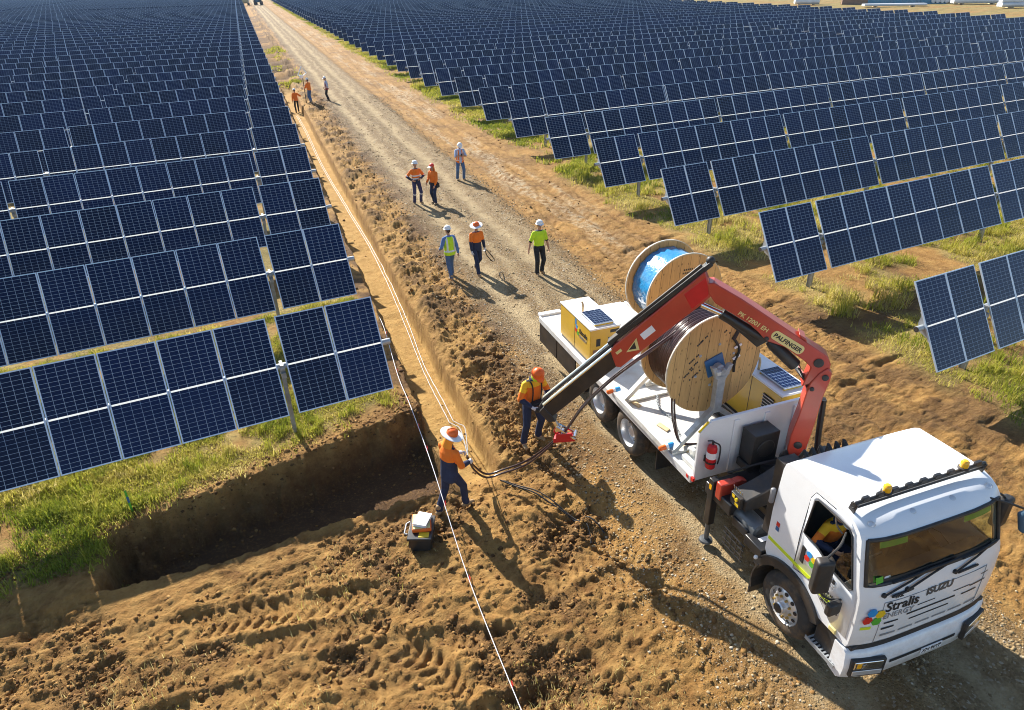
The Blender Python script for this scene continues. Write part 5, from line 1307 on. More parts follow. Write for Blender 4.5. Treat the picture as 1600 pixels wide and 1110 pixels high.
# chain lying on the deck
b = MB(); P_ = curve_pts([(-4.9, -0.42, 1.085), (-4.5, -0.62, 1.08), (-4.1, -0.60, 1.08), (-3.6, -0.74, 1.08), (-3.0, -0.86, 1.08)], 10)
for i, p_ in enumerate(P_[:-1]):
    d_ = (P_[i + 1] - p_); b.bar(p_, p_ + d_ * 0.8, 0.045 if i % 2 else 0.02, 0.02 if i % 2 else 0.045)
ch = b.build('tie_down_chain', 'galv'); ch.matrix_world = TRX; tag(ch, 'grey tie-down chain lying slack across the pale truck tray', 'chain')

def generator(label, x0, x1, y0, y1, z0, z1, logo, lou_side):
    t = thing('generator', label, 'generator', tw(((x0 + x1) / 2, (y0 + y1) / 2, z0)), TRUCK_A, 'yellow generators on the truck')
    l, w, h = (x1 - x0) / 2, (y1 - y0) / 2, z1 - z0
    b = MB(); b.box((-l, -w, 0.07), (l, w, h - 0.04)); hs = b.build('housing', 'yellow', t, bevel=0.012)
    b = MB(); b.box((-l + 0.03, -w + 0.02, 0.0), (l - 0.03, w - 0.02, 0.068)); b.build('skid', 'blackm', t)
    b = MB(); b.box((-l - 0.015, -w - 0.015, h - 0.039), (l + 0.015, w + 0.015, h)); b.build('lid', 'white', t, bevel=0.01)
    b = MB(); b.box((l * 0.02, -w * 0.62, h + 0.035), (l * 0.88, w * 0.70, h + 0.06)); sp_ = b.build('solar_panel', 'alu', t)
    b = MB(); zt = h + 0.0615
    g = MB(); g.add([(l * 0.03, -w * 0.60, zt), (l * 0.87, -w * 0.60, zt), (l * 0.87, w * 0.68, zt), (l * 0.03, w * 0.68, zt)], [(0, 1, 2, 3)])
    o = g.build('solar_cells', 'cells', sp_, smooth=False); uv = o.data.uv_layers.new(name='UVMap')
    for i_, c_ in enumerate(((0, 0), (0, 0.3), (1, 0.3), (1, 0))): uv.data[i_].uv = c_
    b = MB(); b.box((l * 0.03, -w * 0.6, h), (l * 0.06, w * 0.66, h + 0.035)); b.box((l * 0.82, -w * 0.6, h), (l * 0.86, w * 0.66, h + 0.035)); explode(b.build('panel_feet', 'hexy', sp_), 'panel_foot')
    b = MB(); b.tube(curve_pts([(-l * 0.12, -w * 0.35, h), (-l * 0.12, -w * 0.35, h + 0.16), (-l * 0.16, -w * 0.38, h + 0.24)], 5), 0.025, 8); b.build('exhaust', 'woode', t)
    b = MB()
    for yy, zz in ((-0.45, 0.55), (0.35, 0.55)): b.box((l + 0.0005, w * yy - 0.05, h * zz - 0.05), (l + 0.006, w * yy + 0.05, h * zz + 0.13))
    b.box((l + 0.0005, w * 0.62 - 0.1, h * 0.82), (l + 0.005, w * 0.62 + 0.12, h * 0.9)); explode(b.build('air_slots', 'ink', t), 'air_slot')
    b = MB(); b.box((l + 0.0005, -w * 0.8, 0.12), (l + 0.012, w * 0.25, h * 0.40)); b.build('hatch', 'contr', t, bevel=0.004)
    b = MB()
    b.box((-0.006, -w - 0.003, 0.08), (0.006, -w - 0.0005, h - 0.05)); b.build('door_gap', 'ink', hs)
    if lou_side:
        lo = MB(); lo.box((l * 0.45, -w - 0.012, h * 0.28), (l * 0.80, -w - 0.001, h * 0.82)); lo2 = lo.build('louvre', 'ink', t)
        lo = MB()
        for k_ in range(9): lo.frame_box((l * 0.625, -w - 0.018, h * (0.31 + 0.06 * k_)), (l * 0.18, 0, 0), (0, 0.012, -0.010), (0, 0.004, 0.006))
        lo.build('louvre_blades', 'galvw', lo2)
        lo = MB(); lo.box((l + 0.001, -w * 0.5, h * 0.2), (l + 0.012, w * 0.7, h * 0.8)); lo.build('end_louvre', 'galvw', t)
    if logo:
        hexes(t, (l * 0.17, -w - 0.004, h * 0.66), (1, 0, 0), (0, 0, 1), 0.055, (0, -1, 0))
        text('lettering', 'Stralis', 0.16, 'ink', t, (l * 0.32, -w - 0.004, h * 0.62), (1, 0, 0), (0, 0, 1), off=0.003)
        text('lettering', 'ENERGY', 0.10, 'grey', t, (l * 0.32, -w - 0.004, h * 0.50), (1, 0, 0), (0, 0, 1))
        lo = MB(); lo.box((l * 0.03, -w - 0.004, h * 0.76), (l * 0.10, -w - 0.0008, h * 0.92)); lo.build('blue_sticker', 'hexb', t)
    return t
generator('yellow generator with white lid at the tail of the truck tray', -8.16, -6.58, -1.13, -0.42, 1.053, 1.93, True, False)
generator('yellow generator with louvres behind the white headboard', -4.30, -2.68, 0.66, 1.28, 1.053, 2.12, False, True)
# loose bits on the tray
b = MB(); b.box((-2.95, -1.10, 1.055), (-2.50, -0.62, 1.16)); b.box((-2.90, -0.98, 1.163), (-2.78, -0.86, 1.30)); o = b.build('tool_tray', 'galvw', bevel=0.02); o.matrix_world = TRX; tag(o, 'small pale steel tray behind the fire extinguisher panel', 'tray')
t = thing('conduit_bundle', 'bundle of black conduits beside the louvred yellow generator', 'conduits', tw((-3.55, 0.38, 1.055)), TRUCK_A)
for k_ in range(4):
    b = MB(); b.tube([(-0.95, -0.14 + 0.09 * k_, 0.041 + 0.02 * (k_ % 2)), (0.95, -0.14 + 0.09 * k_, 0.041 + 0.02 * (k_ % 2))], 0.04, 8); b.build('conduit', 'blackm', t)
t = thing('fire_extinguisher', 'red fire extinguisher strapped to the white headboard', 'fire extinguisher', tw((-2.28, -1.0, 1.32)), TRUCK_A)
b = MB(); b.lathe([(0, 0), (0.075, 0.01), (0.085, 0.03), (0.085, 0.40), (0.07, 0.45), (0.03, 0.48), (0.0, 0.48)], (0, 0, 0), (0, 0, 1), 20); b.build('cylinder', 'redsat', t)
b = MB(); b.lathe([(0.087, 0.22), (0.087, 0.34)], (0, 0, 0), (0, 0, 1), 20); b.build('paper_band', 'paper', t)
b = MB(); b.tube([(0, 0, 0.47), (0, 0, 0.54)], 0.02, 8); b.bar((-0.01, 0.0, 0.55), (0.0, -0.11, 0.58), 0.02, 0.015); b.tube(curve_pts([(0, 0.02, 0.52), (0.06, 0.10, 0.46), (0.08, 0.10, 0.25), (0.07, 0.09, 0.10)], 5), 0.014, 6); b.lathe([(0.095, 0.12), (0.095, 0.15)], (0, 0, 0), (0, 0, 1), 20); b.frame_box((-0.10, 0, 0.14), (0.012, 0, 0), (0, 0.06, 0), (0, 0, 0.06)); b.build('valve_and_bracket', 'black', t)

# gripper hanging from the crane and the cable it guides
G0 = TRX @ cpt(3.98, 1.62); G1 = TRX @ cpt(3.86, 1.38)
t = thing('cable_gripper', 'red and silver cable guide hanging from the crane tip', 'cable guide', G1, TRUCK_A)
inv = (Matrix.Translation(G1) @ Matrix.Rotation(TRUCK_A, 4, 'Z')).inverted()
lp = lambda p: inv @ Vector(p)
gA = lp(TRX @ cpt(4.06, 1.66)); gB = lp(TRX @ cpt(3.95, 1.45))
b = MB(); b.tube([gA, (gA + gB) / 2 + Vector((0.02, 0, 0)), gB], 0.045, 8); b.lathe([(0.06, -0.06), (0.06, 0.06)], gB, CN, 12); b.build('shackle', 'chrome', t)
b = MB(); b.bar(gB + Vector((0, 0, 0.05)), Vector((-0.12, -0.10, -0.06)), 0.07, 0.09); b.frame_box((0.02, 0.02, -0.10), CD * 0.20 - CZ * 0.05, CN * 0.085, (0, 0, 0.05)); b.frame_box(Vector((0.02, 0.02, -0.02)) + CN * 0.09, CD * 0.15 - CZ * 0.03, CN * 0.012, (0, 0, 0.07))
b.build('jaw', 'redsat', t, bevel=0.02)
b = MB()
for a_ in (-0.10, 0.10): b.bar(Vector((0.02, 0.02, -0.04)) + CN * a_ - CD * 0.2, Vector((0.0, 0.0, 0.14)) + CN * a_ * 0.6 + CD * 0.12, 0.025, 0.03)
for d_ in (-0.18, 0.05): b.tube([Vector((0.02, 0.02, 0.0)) + CD * d_ - CN * 0.1, Vector((0.02, 0.02, 0.0)) + CD * d_ + CN * 0.1], 0.035, 10)
explode(b.build('rollers', 'chrome', t), 'roller')

# ------------------------------------------------------------------ people
def V(*a): return Vector(a)
def ik(a, t, l1, l2, pole):
    d = t - a; L_ = d.length
    if L_ > (l1 + l2) * 0.995: t = a + d * ((l1 + l2) * 0.995 / L_); d = t - a; L_ = d.length
    ca = (l1 * l1 + L_ * L_ - l2 * l2) / (2 * l1 * L_); ca = max(-1, min(1, ca))
    dn = d / L_; pl = pole - dn * pole.dot(dn); pl.normalize()
    return a + dn * (l1 * ca) + pl * (l1 * math.sqrt(1 - ca * ca)), t

class Fig(MB):
    """closed, overlapping volumes that a voxel remesh fuses into one skin"""
    def cap(s, a, b, ra, rb, n_=12):
        a, b = Vector(a), Vector(b); d = (b - a); L_ = d.length
        if L_ < 1e-5: s.ell(a, ra); return s
        d /= L_; prof = []
        for k in range(5):
            t = math.pi / 2 * (1 - k / 4); prof.append((max(ra * math.cos(t), 0.0), -ra * math.sin(t)))
        for k in range(5):
            t = math.pi / 2 * k / 4; prof.append((max(rb * math.cos(t), 0.0), L_ + rb * math.sin(t)))
        prof[0] = (1e-5, prof[0][1]); prof[-1] = (1e-5, prof[-1][1])
        return s.lathe(prof, a, d, n_)
    def rings(s, cs, rx, ry, side, fwd, n_=18):
        """closed loft of ellipses"""
        k = len(cs); vs = []
        for c, a, b in zip(cs, rx, ry):
            for j in range(n_):
                g = 2 * math.pi * j / n_
                ex = 1.0
                vs.append(Vector(c) + side * a * math.copysign(abs(math.cos(g)) ** 0.85, math.cos(g)) + fwd * b * math.copysign(abs(math.sin(g)) ** 0.9, math.sin(g)))
        fs = [(i * n_ + j, i * n_ + (j + 1) % n_, (i + 1) * n_ + (j + 1) % n_, (i + 1) * n_ + j) for i in range(k - 1) for j in range(n_)]
        fs += [tuple(range(n_))[::-1], tuple(range((k - 1) * n_, k * n_))]
        return s.add(vs, fs)
    def fuse(s, name, mats, parent, voxel, pick=None, smooth_it=4):
        me = bpy.data.meshes.new(name); me.from_pydata(s.v, [], s.f)
        bm = bmesh.new(); bm.from_mesh(me); bmesh.ops.recalc_face_normals(bm, faces=bm.faces); bm.to_mesh(me); bm.free()
        o = bpy.data.objects.new(name, me); C.objects.link(o)
        r = o.modifiers.new('r', 'REMESH'); r.mode = 'VOXEL'; r.voxel_size = voxel; r.use_smooth_shade = True
        q = o.modifiers.new('s', 'SMOOTH'); q.factor = 0.5; q.iterations = smooth_it
        m2 = eval_mesh(o); bpy.data.objects.remove(o)
        m2.name = name; m2.materials.clear()
        for m_ in mats: m2.materials.append(MT[m_])
        if pick:
            nf = len(m2.polygons); ce = np.empty(nf * 3, np.float32); m2.polygons.foreach_get('center', ce)
            m2.polygons.foreach_set('material_index', pick(ce.reshape(-1, 3)).astype(np.int32))
        m2.polygons.foreach_set('use_smooth', [True] * len(m2.polygons))
        o = bpy.data.objects.new(name, m2); C.objects.link(o); o.parent = parent
        return o

def seg_t(ce, a, b):
    a, b = np.array(a), np.array(b); d = b - a; L2 = d @ d
    t = np.clip((ce - a) @ d / L2, 0, 1); q = a + t[:, None] * d
    return t, np.linalg.norm(ce - q, axis=1)

def person(label, loc, face, pose, fit, scale=1.0, voxel=0.012):
    """local frame: y forward, x to the person's right, z up; face = world direction (x, y)"""
    rz = math.atan2(-face[0], face[1])
    t = thing('person', label, 'person', loc, rz)
    t.scale = (scale,) * 3
    P = dict(pelvis=(0, 0, 0.94), lean=3, side=0, twist=0, head=(0, 8), feet=((0.11, 0.02, 0.0, 8), (-0.11, -0.02, 0.0, -8)), hands=((0.26, 0.06, 0.82), (-0.26, 0.06, 0.82)), epole=((0.5, -1, -0.2), (-0.5, -1, -0.2)), lift=(0, 0)); P.update(pose)
    pel = V(*P['pelvis']); le, sd_ = R(P['lean']), R(P['side'])
    spn = V(math.sin(sd_), math.sin(le) * math.cos(sd_), math.cos(le) * math.cos(sd_)).normalized()
    tw_ = R(P['twist']); side = V(math.cos(tw_), math.sin(tw_), 0); side = (side - spn * side.dot(spn)).normalized(); fwd = spn.cross(side) if False else (-(side.cross(spn)))
    fwd = spn.cross(side)                       # spn x right = forward
    hside = V(1, 0, 0)
    neck = pel + spn * 0.545; shl = pel + spn * 0.475
    hy, hp = R(P['head'][0]), R(P['head'][1])
    hf = (fwd * math.cos(hy) + side * math.sin(hy)); hs = hf.cross(V(0, 0, 1)).normalized(); hu = V(0, 0, 1) * math.cos(hp) + hf * math.sin(hp); hf2 = (hf * math.cos(hp) - V(0, 0, 1) * math.sin(hp)).normalized(); hu.normalize()
    hc = neck + spn * 0.06 + hu * 0.125 + hf2 * 0.02
    HR = Matrix((hs, hf2, hu)).transposed()
    S, E, Wt, K, A, Hj = [], [], [], [], [], []
    for i, sg in enumerate((1, -1)):
        sh = shl + side * 0.180 * sg - spn * 0.01; tgt = V(*P['hands'][i])
        e, w = ik(sh, tgt, 0.295, 0.262, V(*P['epole'][i])); S.append(sh); E.append(e); Wt.append(w)
        fx_, fy_, fz_, toe = P['feet'][i]
        hj = pel + hside * 0.092 * sg - V(0, 0, 0.02); td = V(math.sin(R(toe)), math.cos(R(toe)), 0)
        an = V(fx_, fy_, fz_) + V(0, 0, 0.095) - td * 0.02 + V(0, -P['lift'][i] * 0.4, P['lift'][i])
        k_, an = ik(hj, an, 0.435, 0.425, td + V(0.05 * sg, 0, 0.3)); K.append(k_); A.append((an, td)); Hj.append(hj)
    # ---- body: one skin from head to ankles
    b = Fig()
    tt = [-0.06, 0.02, 0.14, 0.30, 0.42, 0.50, 0.545]
    trx = [0.145, 0.152, 0.138, 0.158, 0.168, 0.12, 0.062]; try_ = [0.10, 0.11, 0.10, 0.112, 0.105, 0.078, 0.058]
    b.rings([pel + spn * q for q in tt], trx, try_, side, fwd)
    b.cap(neck - spn * 0.03, neck + spn * 0.09 + hf2 * 0.01, 0.058, 0.052)
    b.ell(hc + hu * 0.02, (0.076, 0.095, 0.105), rot=HR, nu=20, nv=14)
    b.ell(hc - hu * 0.055 + hf2 * 0.022, (0.057, 0.068, 0.062), rot=HR, nu=16, nv=10)
    b.ell(hc - hu * 0.098 + hf2 * 0.062, (0.028, 0.024, 0.020), rot=HR)                      # chin
    b.cap(hc + hf2 * 0.092 + hu * 0.015, hc + hf2 * 0.112 - hu * 0.022, 0.010, 0.015)        # nose
    b.cap(hc + hf2 * 0.082 - hs * 0.04 + hu * 0.032, hc + hf2 * 0.082 + hs * 0.04 + hu * 0.032, 0.014, 0.014)
    for sg in (1, -1): b.ell(hc + hs * 0.078 * sg - hu * 0.005 - hf2 * 0.005, (0.012, 0.022, 0.032), rot=HR)
    glove = fit.get('glove')
    gb = Fig() if glove else b
    for i, sg in enumerate((1, -1)):
        b.cap(S[i], E[i], 0.050, 0.042); b.cap(E[i], Wt[i], 0.042, 0.029)
        b.cap(Hj[i], K[i], 0.078, 0.055); b.cap(K[i], A[i][0], 0.053, 0.040)
        b.cap(A[i][0], A[i][0] + A[i][1] * 0.12 - V(0, 0, 0.06), 0.038, 0.034)
        fd = (Wt[i] - E[i]).normalized()
        hd = P.get('hdir', (None, None))[i]
        if hd: fd = V(*hd).normalized()
        pn = V(*P.get('palm', ((-1, 0, 0), (1, 0, 0)))[i]); pn = (pn - fd * pn.dot(fd)).normalized(); ac = fd.cross(pn)   # across the palm
        if ac.dot(fwd) < 0: ac = -ac                                                                                    # thumb side
        cu = P.get('curl', (0.5, 0.5))[i]
        g_ = gb if glove else b
        gx = 1.15 if glove else 1.0
        g_.cap(Wt[i], Wt[i] + fd * 0.03, 0.027 * gx, 0.028 * gx)
        for q in range(4):
            o_ = (q - 1.5) * 0.0205
            g_.cap(Wt[i] + fd * 0.025 + ac * o_ * 0.7, Wt[i] + fd * 0.090 + ac * o_ * 1.05, 0.0135 * gx, 0.0115 * gx, 8)
            L_ = (0.066, 0.078, 0.082, 0.072)[q] if ac.dot(fwd) >= 0 else (0.072, 0.082, 0.078, 0.066)[q]
            k0 = Wt[i] + fd * 0.090 + ac * o_ * 1.12
            d1 = (fd * math.cos(cu) + pn * math.sin(cu)); k1 = k0 + d1 * L_ * 0.55
            d2 = (fd * math.cos(cu * 2.2) + pn * math.sin(cu * 2.2)); k2 = k1 + d2 * L_ * 0.5
            g_.cap(k0, k1, 0.0095 * gx, 0.0085 * gx, 8); g_.cap(k1, k2, 0.0085 * gx, 0.0075 * gx, 8)
        th0 = Wt[i] + fd * 0.030 + ac * 0.024; th1 = th0 + (fd * 0.6 + ac * 0.65 + pn * 0.45).normalized() * 0.042; th2 = th1 + (fd * 0.85 + ac * 0.1 + pn * 0.5).normalized() * 0.034
        g_.cap(th0, th1, 0.0125 * gx, 0.0105 * gx, 8); g_.cap(th1, th2, 0.0105 * gx, 0.0085 * gx, 8)
    body = b.fuse('body', ['skin'], t, voxel, smooth_it=2)
    if glove: explode(gb.fuse('gloves', [glove], t, voxel, smooth_it=2), 'glove')
    # face
    f = MB()
    if fit.get('glasses'):
        for sg in (1, -1): f.ell(hc + hs * 0.034 * sg + hf2 * 0.096 + hu * 0.016, (0.030, 0.012, 0.020), rot=HR)
        f.tube([hc + hs * 0.085 + hu * 0.02, hc + hs * 0.07 + hf2 * 0.085 + hu * 0.022], 0.004, 5); f.tube([hc - hs * 0.085 + hu * 0.02, hc - hs * 0.07 + hf2 * 0.085 + hu * 0.022], 0.004, 5)
        f.build('sunglasses', 'ink', t)
    else:
        for sg in (1, -1): f.ell(hc + hs * 0.034 * sg + hf2 * 0.088 + hu * 0.012, (0.013, 0.010, 0.008), rot=HR)
        explode(f.build('eyes', 'ink', t), 'eye')
    f = MB(); f.ell(hc + hf2 * 0.088 - hu * 0.060, (0.022, 0.008, 0.005), rot=HR); f.build('mouth', 'maroon', t)
    f = MB(); f.ell(hc + hu * 0.035 - hf2 * 0.018, (0.082, 0.092, 0.100), rot=HR, nu=18, nv=10); f.ell(hc - hu * 0.02 - hf2 * 0.055, (0.070, 0.045, 0.07), rot=HR)
    f.build('hair', 'hair', t)
    # ---- trousers
    tr = Fig(); ww = fit.get('loose', 1.0)
    tr.rings([pel + spn * q for q in (-0.09, -0.02, 0.06, 0.10)], [0.13, 0.172, 0.165, 0.155], [0.10, 0.128, 0.122, 0.112], side.lerp(hside, 0.5).normalized(), V(0, 1, 0))
    for i, sg in enumerate((1, -1)):
        tr.cap(Hj[i], K[i], 0.094 * ww, 0.072 * ww); tr.cap(K[i], A[i][0] + V(0, 0, 0.03), 0.072 * ww, 0.062 * ww)
        an = A[i][0]; kd = (an - K[i]).normalized(); tr.cap(an - kd * 0.10, an - kd * 0.02 + A[i][1] * 0.012, 0.068 * ww, 0.070 * ww)
    tm_ = [fit['trousers']] + ([fit['knee']] if fit.get('knee') else [])
    def pick_tr(ce):
        o_ = np.zeros(len(ce), int)
        if fit.get('knee'):
            for i in range(2):
                tq, dq = seg_t(ce, K[i], A[i][0]); o_[(dq < 0.11) & (tq > 0.08) & (tq < 0.20)] = 1
        return o_
    tr.fuse('trousers', tm_, t, voxel * 1.1, pick_tr, 3)
    # ---- boots
    for i in range(2):
        bt = Fig(); an, td = A[i]; g0 = an.z - 0.095 if P['lift'][i] == 0 else an.z - 0.09
        sl_ = V(0, 0, -0.5) if P['lift'][i] > 0 else V(0, 0, 0); tdd = (td + sl_).normalized(); dn = V(0, 0, -1) if P['lift'][i] == 0 else (V(0, 0, -1) - td * 0.5).normalized()
        bt.cap(an + V(0, 0, 0.07), an - V(0, 0, 0.02), 0.058, 0.056)
        bt.cap(an + dn * 0.045 - tdd * 0.035, an + dn * 0.055 + tdd * 0.10, 0.047, 0.045); bt.cap(an + dn * 0.052 + tdd * 0.06, an + dn * 0.062 + tdd * 0.155, 0.047, 0.038)
        bt.fuse('boot', [fit.get('boot', 'boot')], t, voxel, None, 2)
    # ---- shirt
    s_ = Fig(); hem = fit.get('hem', -0.10); lo_ = 1.0
    s_.rings([pel + spn * q for q in (hem, hem + 0.06, 0.05, 0.14, 0.30, 0.41, 0.485, 0.535, 0.56)], [0.165, 0.178, 0.172, 0.165, 0.180, 0.185, 0.145, 0.090, 0.078], [0.125, 0.135, 0.130, 0.125, 0.135, 0.126, 0.100, 0.082, 0.075], side, fwd)
    sl = fit.get('sleeve', 0.92)
    for i in range(2):
        s_.cap(S[i] - spn * 0.01, S[i].lerp(E[i], 1.0 if sl > 0.5 else sl * 2), 0.070, 0.060)
        if sl > 0.5: s_.cap(E[i], E[i].lerp(Wt[i], (sl - 0.5) * 2), 0.060, 0.046)
        s_.cap(S[i] - side * 0.06 * (1 - 2 * i) + spn * 0.02, S[i], 0.062, 0.066)
    mats = [fit['top'], fit.get('low', fit['top']), 'refl', fit.get('collar', fit['top']), fit.get('sunlit_yoke', fit['top'])]
    cut, scut = fit.get('cut', -9), fit.get('scut', 9)
    bands = fit.get('bands', ())
    pn_, sn_ = np.array(pel), np.array(spn)
    def pick(ce):
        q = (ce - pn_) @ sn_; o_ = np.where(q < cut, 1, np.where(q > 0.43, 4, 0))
        for lo2, hi2 in bands: o_[(q > lo2) & (q < hi2)] = 2
        o_[q > 0.535] = 3
        dt = seg_t(ce, pel + spn * 0.0, pel + spn * 0.45)[1]
        for i in range(2):
            t1, d1 = seg_t(ce, S[i], E[i]); t2, d2 = seg_t(ce, E[i], Wt[i])
            arm = (np.minimum(d1, d2) < 0.078) & ((dt > 0.17) | (d2 < 0.07)) & ((t1 > 0.25) | (d2 < d1))
            tq = np.where(d1 <= d2, t1 * 0.5, 0.5 + 0.5 * t2)
            o_[arm] = np.where(tq[arm] > scut, 1, np.where(tq[arm] < 0.26, 4, 0))
            if fit.get('sband'): o_[arm & (tq > fit['sband'][0]) & (tq < fit['sband'][1])] = 2
        return o_
    s_.fuse('shirt', mats, t, voxel * 1.1, pick, 3)
    if fit.get('vest'):
        ve = Fig(); ve.rings([pel + spn * q for q in (-0.10, -0.04, 0.05, 0.14, 0.30, 0.42, 0.495, 0.520)], [0.186, 0.198, 0.192, 0.186, 0.192, 0.186, 0.150, 0.11], [0.145, 0.155, 0.150, 0.146, 0.155, 0.146, 0.112, 0.09], side, fwd)
        sdn, fdn = np.array(side), np.array(fwd)
        def pv(ce):
            q = (ce - pn_) @ sn_; x = (ce - pn_) @ sdn; y = (ce - pn_) @ fdn; o_ = np.zeros(len(ce), int)
            hw_ = 0.012 if fit.get('open') else 0.026
            o_[(np.abs(np.abs(x) - 0.125) < hw_) & (q > 0.06)] = 1; o_[(q > 0.02) & (q < 0.02 + 2 * hw_)] = 1
            if fit.get('open'): o_[(np.abs(x) < 0.055) & (y > 0.05)] = 2
            return o_
        ve.fuse('vest', [fit['vest'], 'refl', fit['top']], t, voxel * 1.1, pv, 3)
    # ---- belts, straps
    if fit.get('harness'):
        f = MB()
        for sg in (1, -1):
            f.tube(curve_pts([pel + spn * 0.05 + side * 0.10 * sg + fwd * 0.15, pel + spn * 0.28 + side * 0.095 * sg + fwd * 0.155, pel + spn * 0.46 + side * 0.10 * sg + fwd * 0.13, pel + spn * 0.535 + side * 0.10 * sg + fwd * 0.02, pel + spn * 0.46 + side * 0.10 * sg - fwd * 0.12], 4), 0.014, 6)
        explode(f.build('straps', 'blackc', t), 'strap')
    # ---- head gear
    hat = fit['hat']; f = MB()
    def dome(r, hgt, mi, z0=0.045):
        f.lathe([(r, 0.0), (r * 0.99, hgt * 0.3), (r * 0.88, hgt * 0.65), (r * 0.62, hgt * 0.88), (r * 0.3, hgt * 0.98), (0, hgt)], hc + hu * z0, hu, 22, mi)
    if hat == 'hard':
        dome(0.112, 0.118, 0); f.lathe([(0.112, 0.0), (0.128, -0.006), (0.132, -0.002), (0.112, 0.012)], hc + hu * 0.045, hu, 22, 0)
        f.ell(hc + hu * 0.047 + hf2 * 0.115, (0.085, 0.062, 0.010), 0, rot=HR); f.cap if False else None
        f.ell(hc + hu * 0.115, (0.016, 0.105, 0.06), 0, rot=HR)
        h = f.build('hard_hat', [fit['hatcol']], t)
    elif hat == 'brim':
        dome(0.108, 0.115, 0); f.lathe([(0.105, 0.004), (0.16, 0.006), (0.205, 0.0), (0.21, -0.008), (0.20, -0.010), (0.105, -0.012)], hc + hu * 0.05, (hu + hs * 0.12 + hf2 * 0.1), 30, 1)
        f.ell(hc + hu * 0.115, (0.016, 0.10, 0.055), 0, rot=HR)
        h = f.build('brimmed_hard_hat', [fit['hatcol'], 'hatw'], t)
    elif hat == 'flapcap':
        dome(0.108, 0.11, 0); f.ell(hc + hu * 0.045 + hf2 * 0.15, (0.095, 0.085, 0.010), 1, rot=HR)
        h = f.build('cap', [fit['hatcol'], 'hatw'], t)
    if fit.get('flap'):
        f = MB(); fl = []
        nq = 9
        for r_, dz in ((0.100, 0.05), (0.106, -0.03), (0.118, -0.12), (0.130, -0.20), (0.125, -0.202), (0.112, -0.12), (0.100, -0.03), (0.094, 0.05)):
            for j in range(nq):
                g = R(-100) + R(200) * j / (nq - 1) - math.pi / 2
                fl.append(hc + hs * r_ * math.cos(g) * 0.92 + hf2 * r_ * math.sin(g) + hu * dz)
        f.add(fl, [(i * nq + j, i * nq + j + 1, ((i + 1) % 8) * nq + j + 1, ((i + 1) % 8) * nq + j) for i in range(8) for j in range(nq - 1)])
        f.build('neck_flap', fit['flap'], t)
    if fit.get('scarf'):
        f = MB(); f.ell(hc - hu * 0.085 + hf2 * 0.03, (0.080, 0.085, 0.055), rot=HR, nu=16, nv=10); f.build('neck_scarf', fit['scarf'], t)
    if fit.get('pouch'):
        f = MB(); f.frame_box(pel + spn * 0.06 + fwd * 0.20, side * 0.13, fwd * 0.06, spn * 0.08); f.build('belt_pack', 'blackc', t, bevel=0.025, seg=3)
    if fit.get('toolbelt'):
        f = MB(); f.frame_box(pel - spn * 0.08 - side * 0.20, side * 0.05, fwd * 0.09, spn * 0.10); f.frame_box(pel - spn * 0.02 + side * 0.19, side * 0.04, fwd * 0.06, spn * 0.07)
        bl = [pel + spn * 0.03 + side * 0.185 * math.cos(g) + fwd * 0.14 * math.sin(g) for g in [2 * math.pi * k / 20 for k in range(21)]]; f.tube(bl, 0.02, 6)
        f.build('tool_belt', 'blackc', t, bevel=0.012)
    MW = Matrix.Translation(loc) @ Matrix.Rotation(rz, 4, 'Z') @ Matrix.Scale(scale, 4)
    return dict(t=t, hand=[MW @ (w + (w - e).normalized() * 0.07) for w, e in zip(Wt, E)], mw=MW)

def at_ground(x, y, dz=0.0): return (x, y, hz(x, y) + dz)
HV = dict(top='hvo', low='navy', cut=0.20, scut=0.62, collar='navy')
# worker feeding the cables into the trench
gp1 = hz(3.45, 9.55)
z_r, z_l = hz(3.72, 9.70) - gp1, hz(3.12, 9.60) - gp1
P1 = person('person guiding cables into the trench, orange and navy shirt, wide white hat brim', (3.42, 9.60, gp1), (0.94, 0.30),
    dict(pelvis=(0.0, -0.02, 0.93), lean=3, head=(25, 18), feet=((0.09, 0.25, z_r, 10), (-0.09, -0.24, z_l, -14)), hands=((0.17, 0.31, 1.04), (-0.12, 0.33, 1.08)), epole=((0.6, -1, -0.6), (-0.6, -1, -0.6)), palm=((-0.6, 0, -0.6), (0.6, 0, -0.6)), curl=(0.95, 0.95)),
    dict(HV, trousers='navy', hat='brim', hatcol='hato', flap='flap', glove='glove', cut=0.28, scut=0.56, hem=-0.18), 1.04, 0.0075)
gp2 = hz(5.68, 10.6)
P2 = person('person in orange helmet and orange shirt operating the crane beside the boom tip', (5.68, 10.62, gp2), (0.12, -1.0),
    dict(lean=8, head=(0, 42), feet=((0.20, 0.03, 0, 16), (-0.17, 0.0, 0, -18)), hands=((0.17, 0.27, 1.00), (-0.17, 0.27, 1.00)), epole=((1, -0.6, -0.4), (-1, -0.6, -0.4)), curl=(0.9, 0.9)),
    dict(HV, trousers='navy', hat='hard', hatcol='hato', scarf='hvy', glove='glove', harness=True, pouch=True, sunlit_yoke='sunlit_yoke', cut=0.08, scut=0.5, hem=-0.08), 1.10, 0.0085)
P3 = person('person in lime vest over a blue shirt walking away from the camera, white helmet', at_ground(7.64, 19.81), (-0.1, 1.0),
    dict(lean=3, head=(-12, 0), feet=((0.13, 0.20, 0, 5), (-0.10, -0.20, 0, -5)), hands=((0.27, -0.12, 0.80), (-0.25, 0.22, 1.0)), lift=(0, 0)),
    dict(top='bshirt', trousers='denim', hat='hard', hatcol='hatw', vest='hvy', sleeve=0.95), 0.98, 0.011)
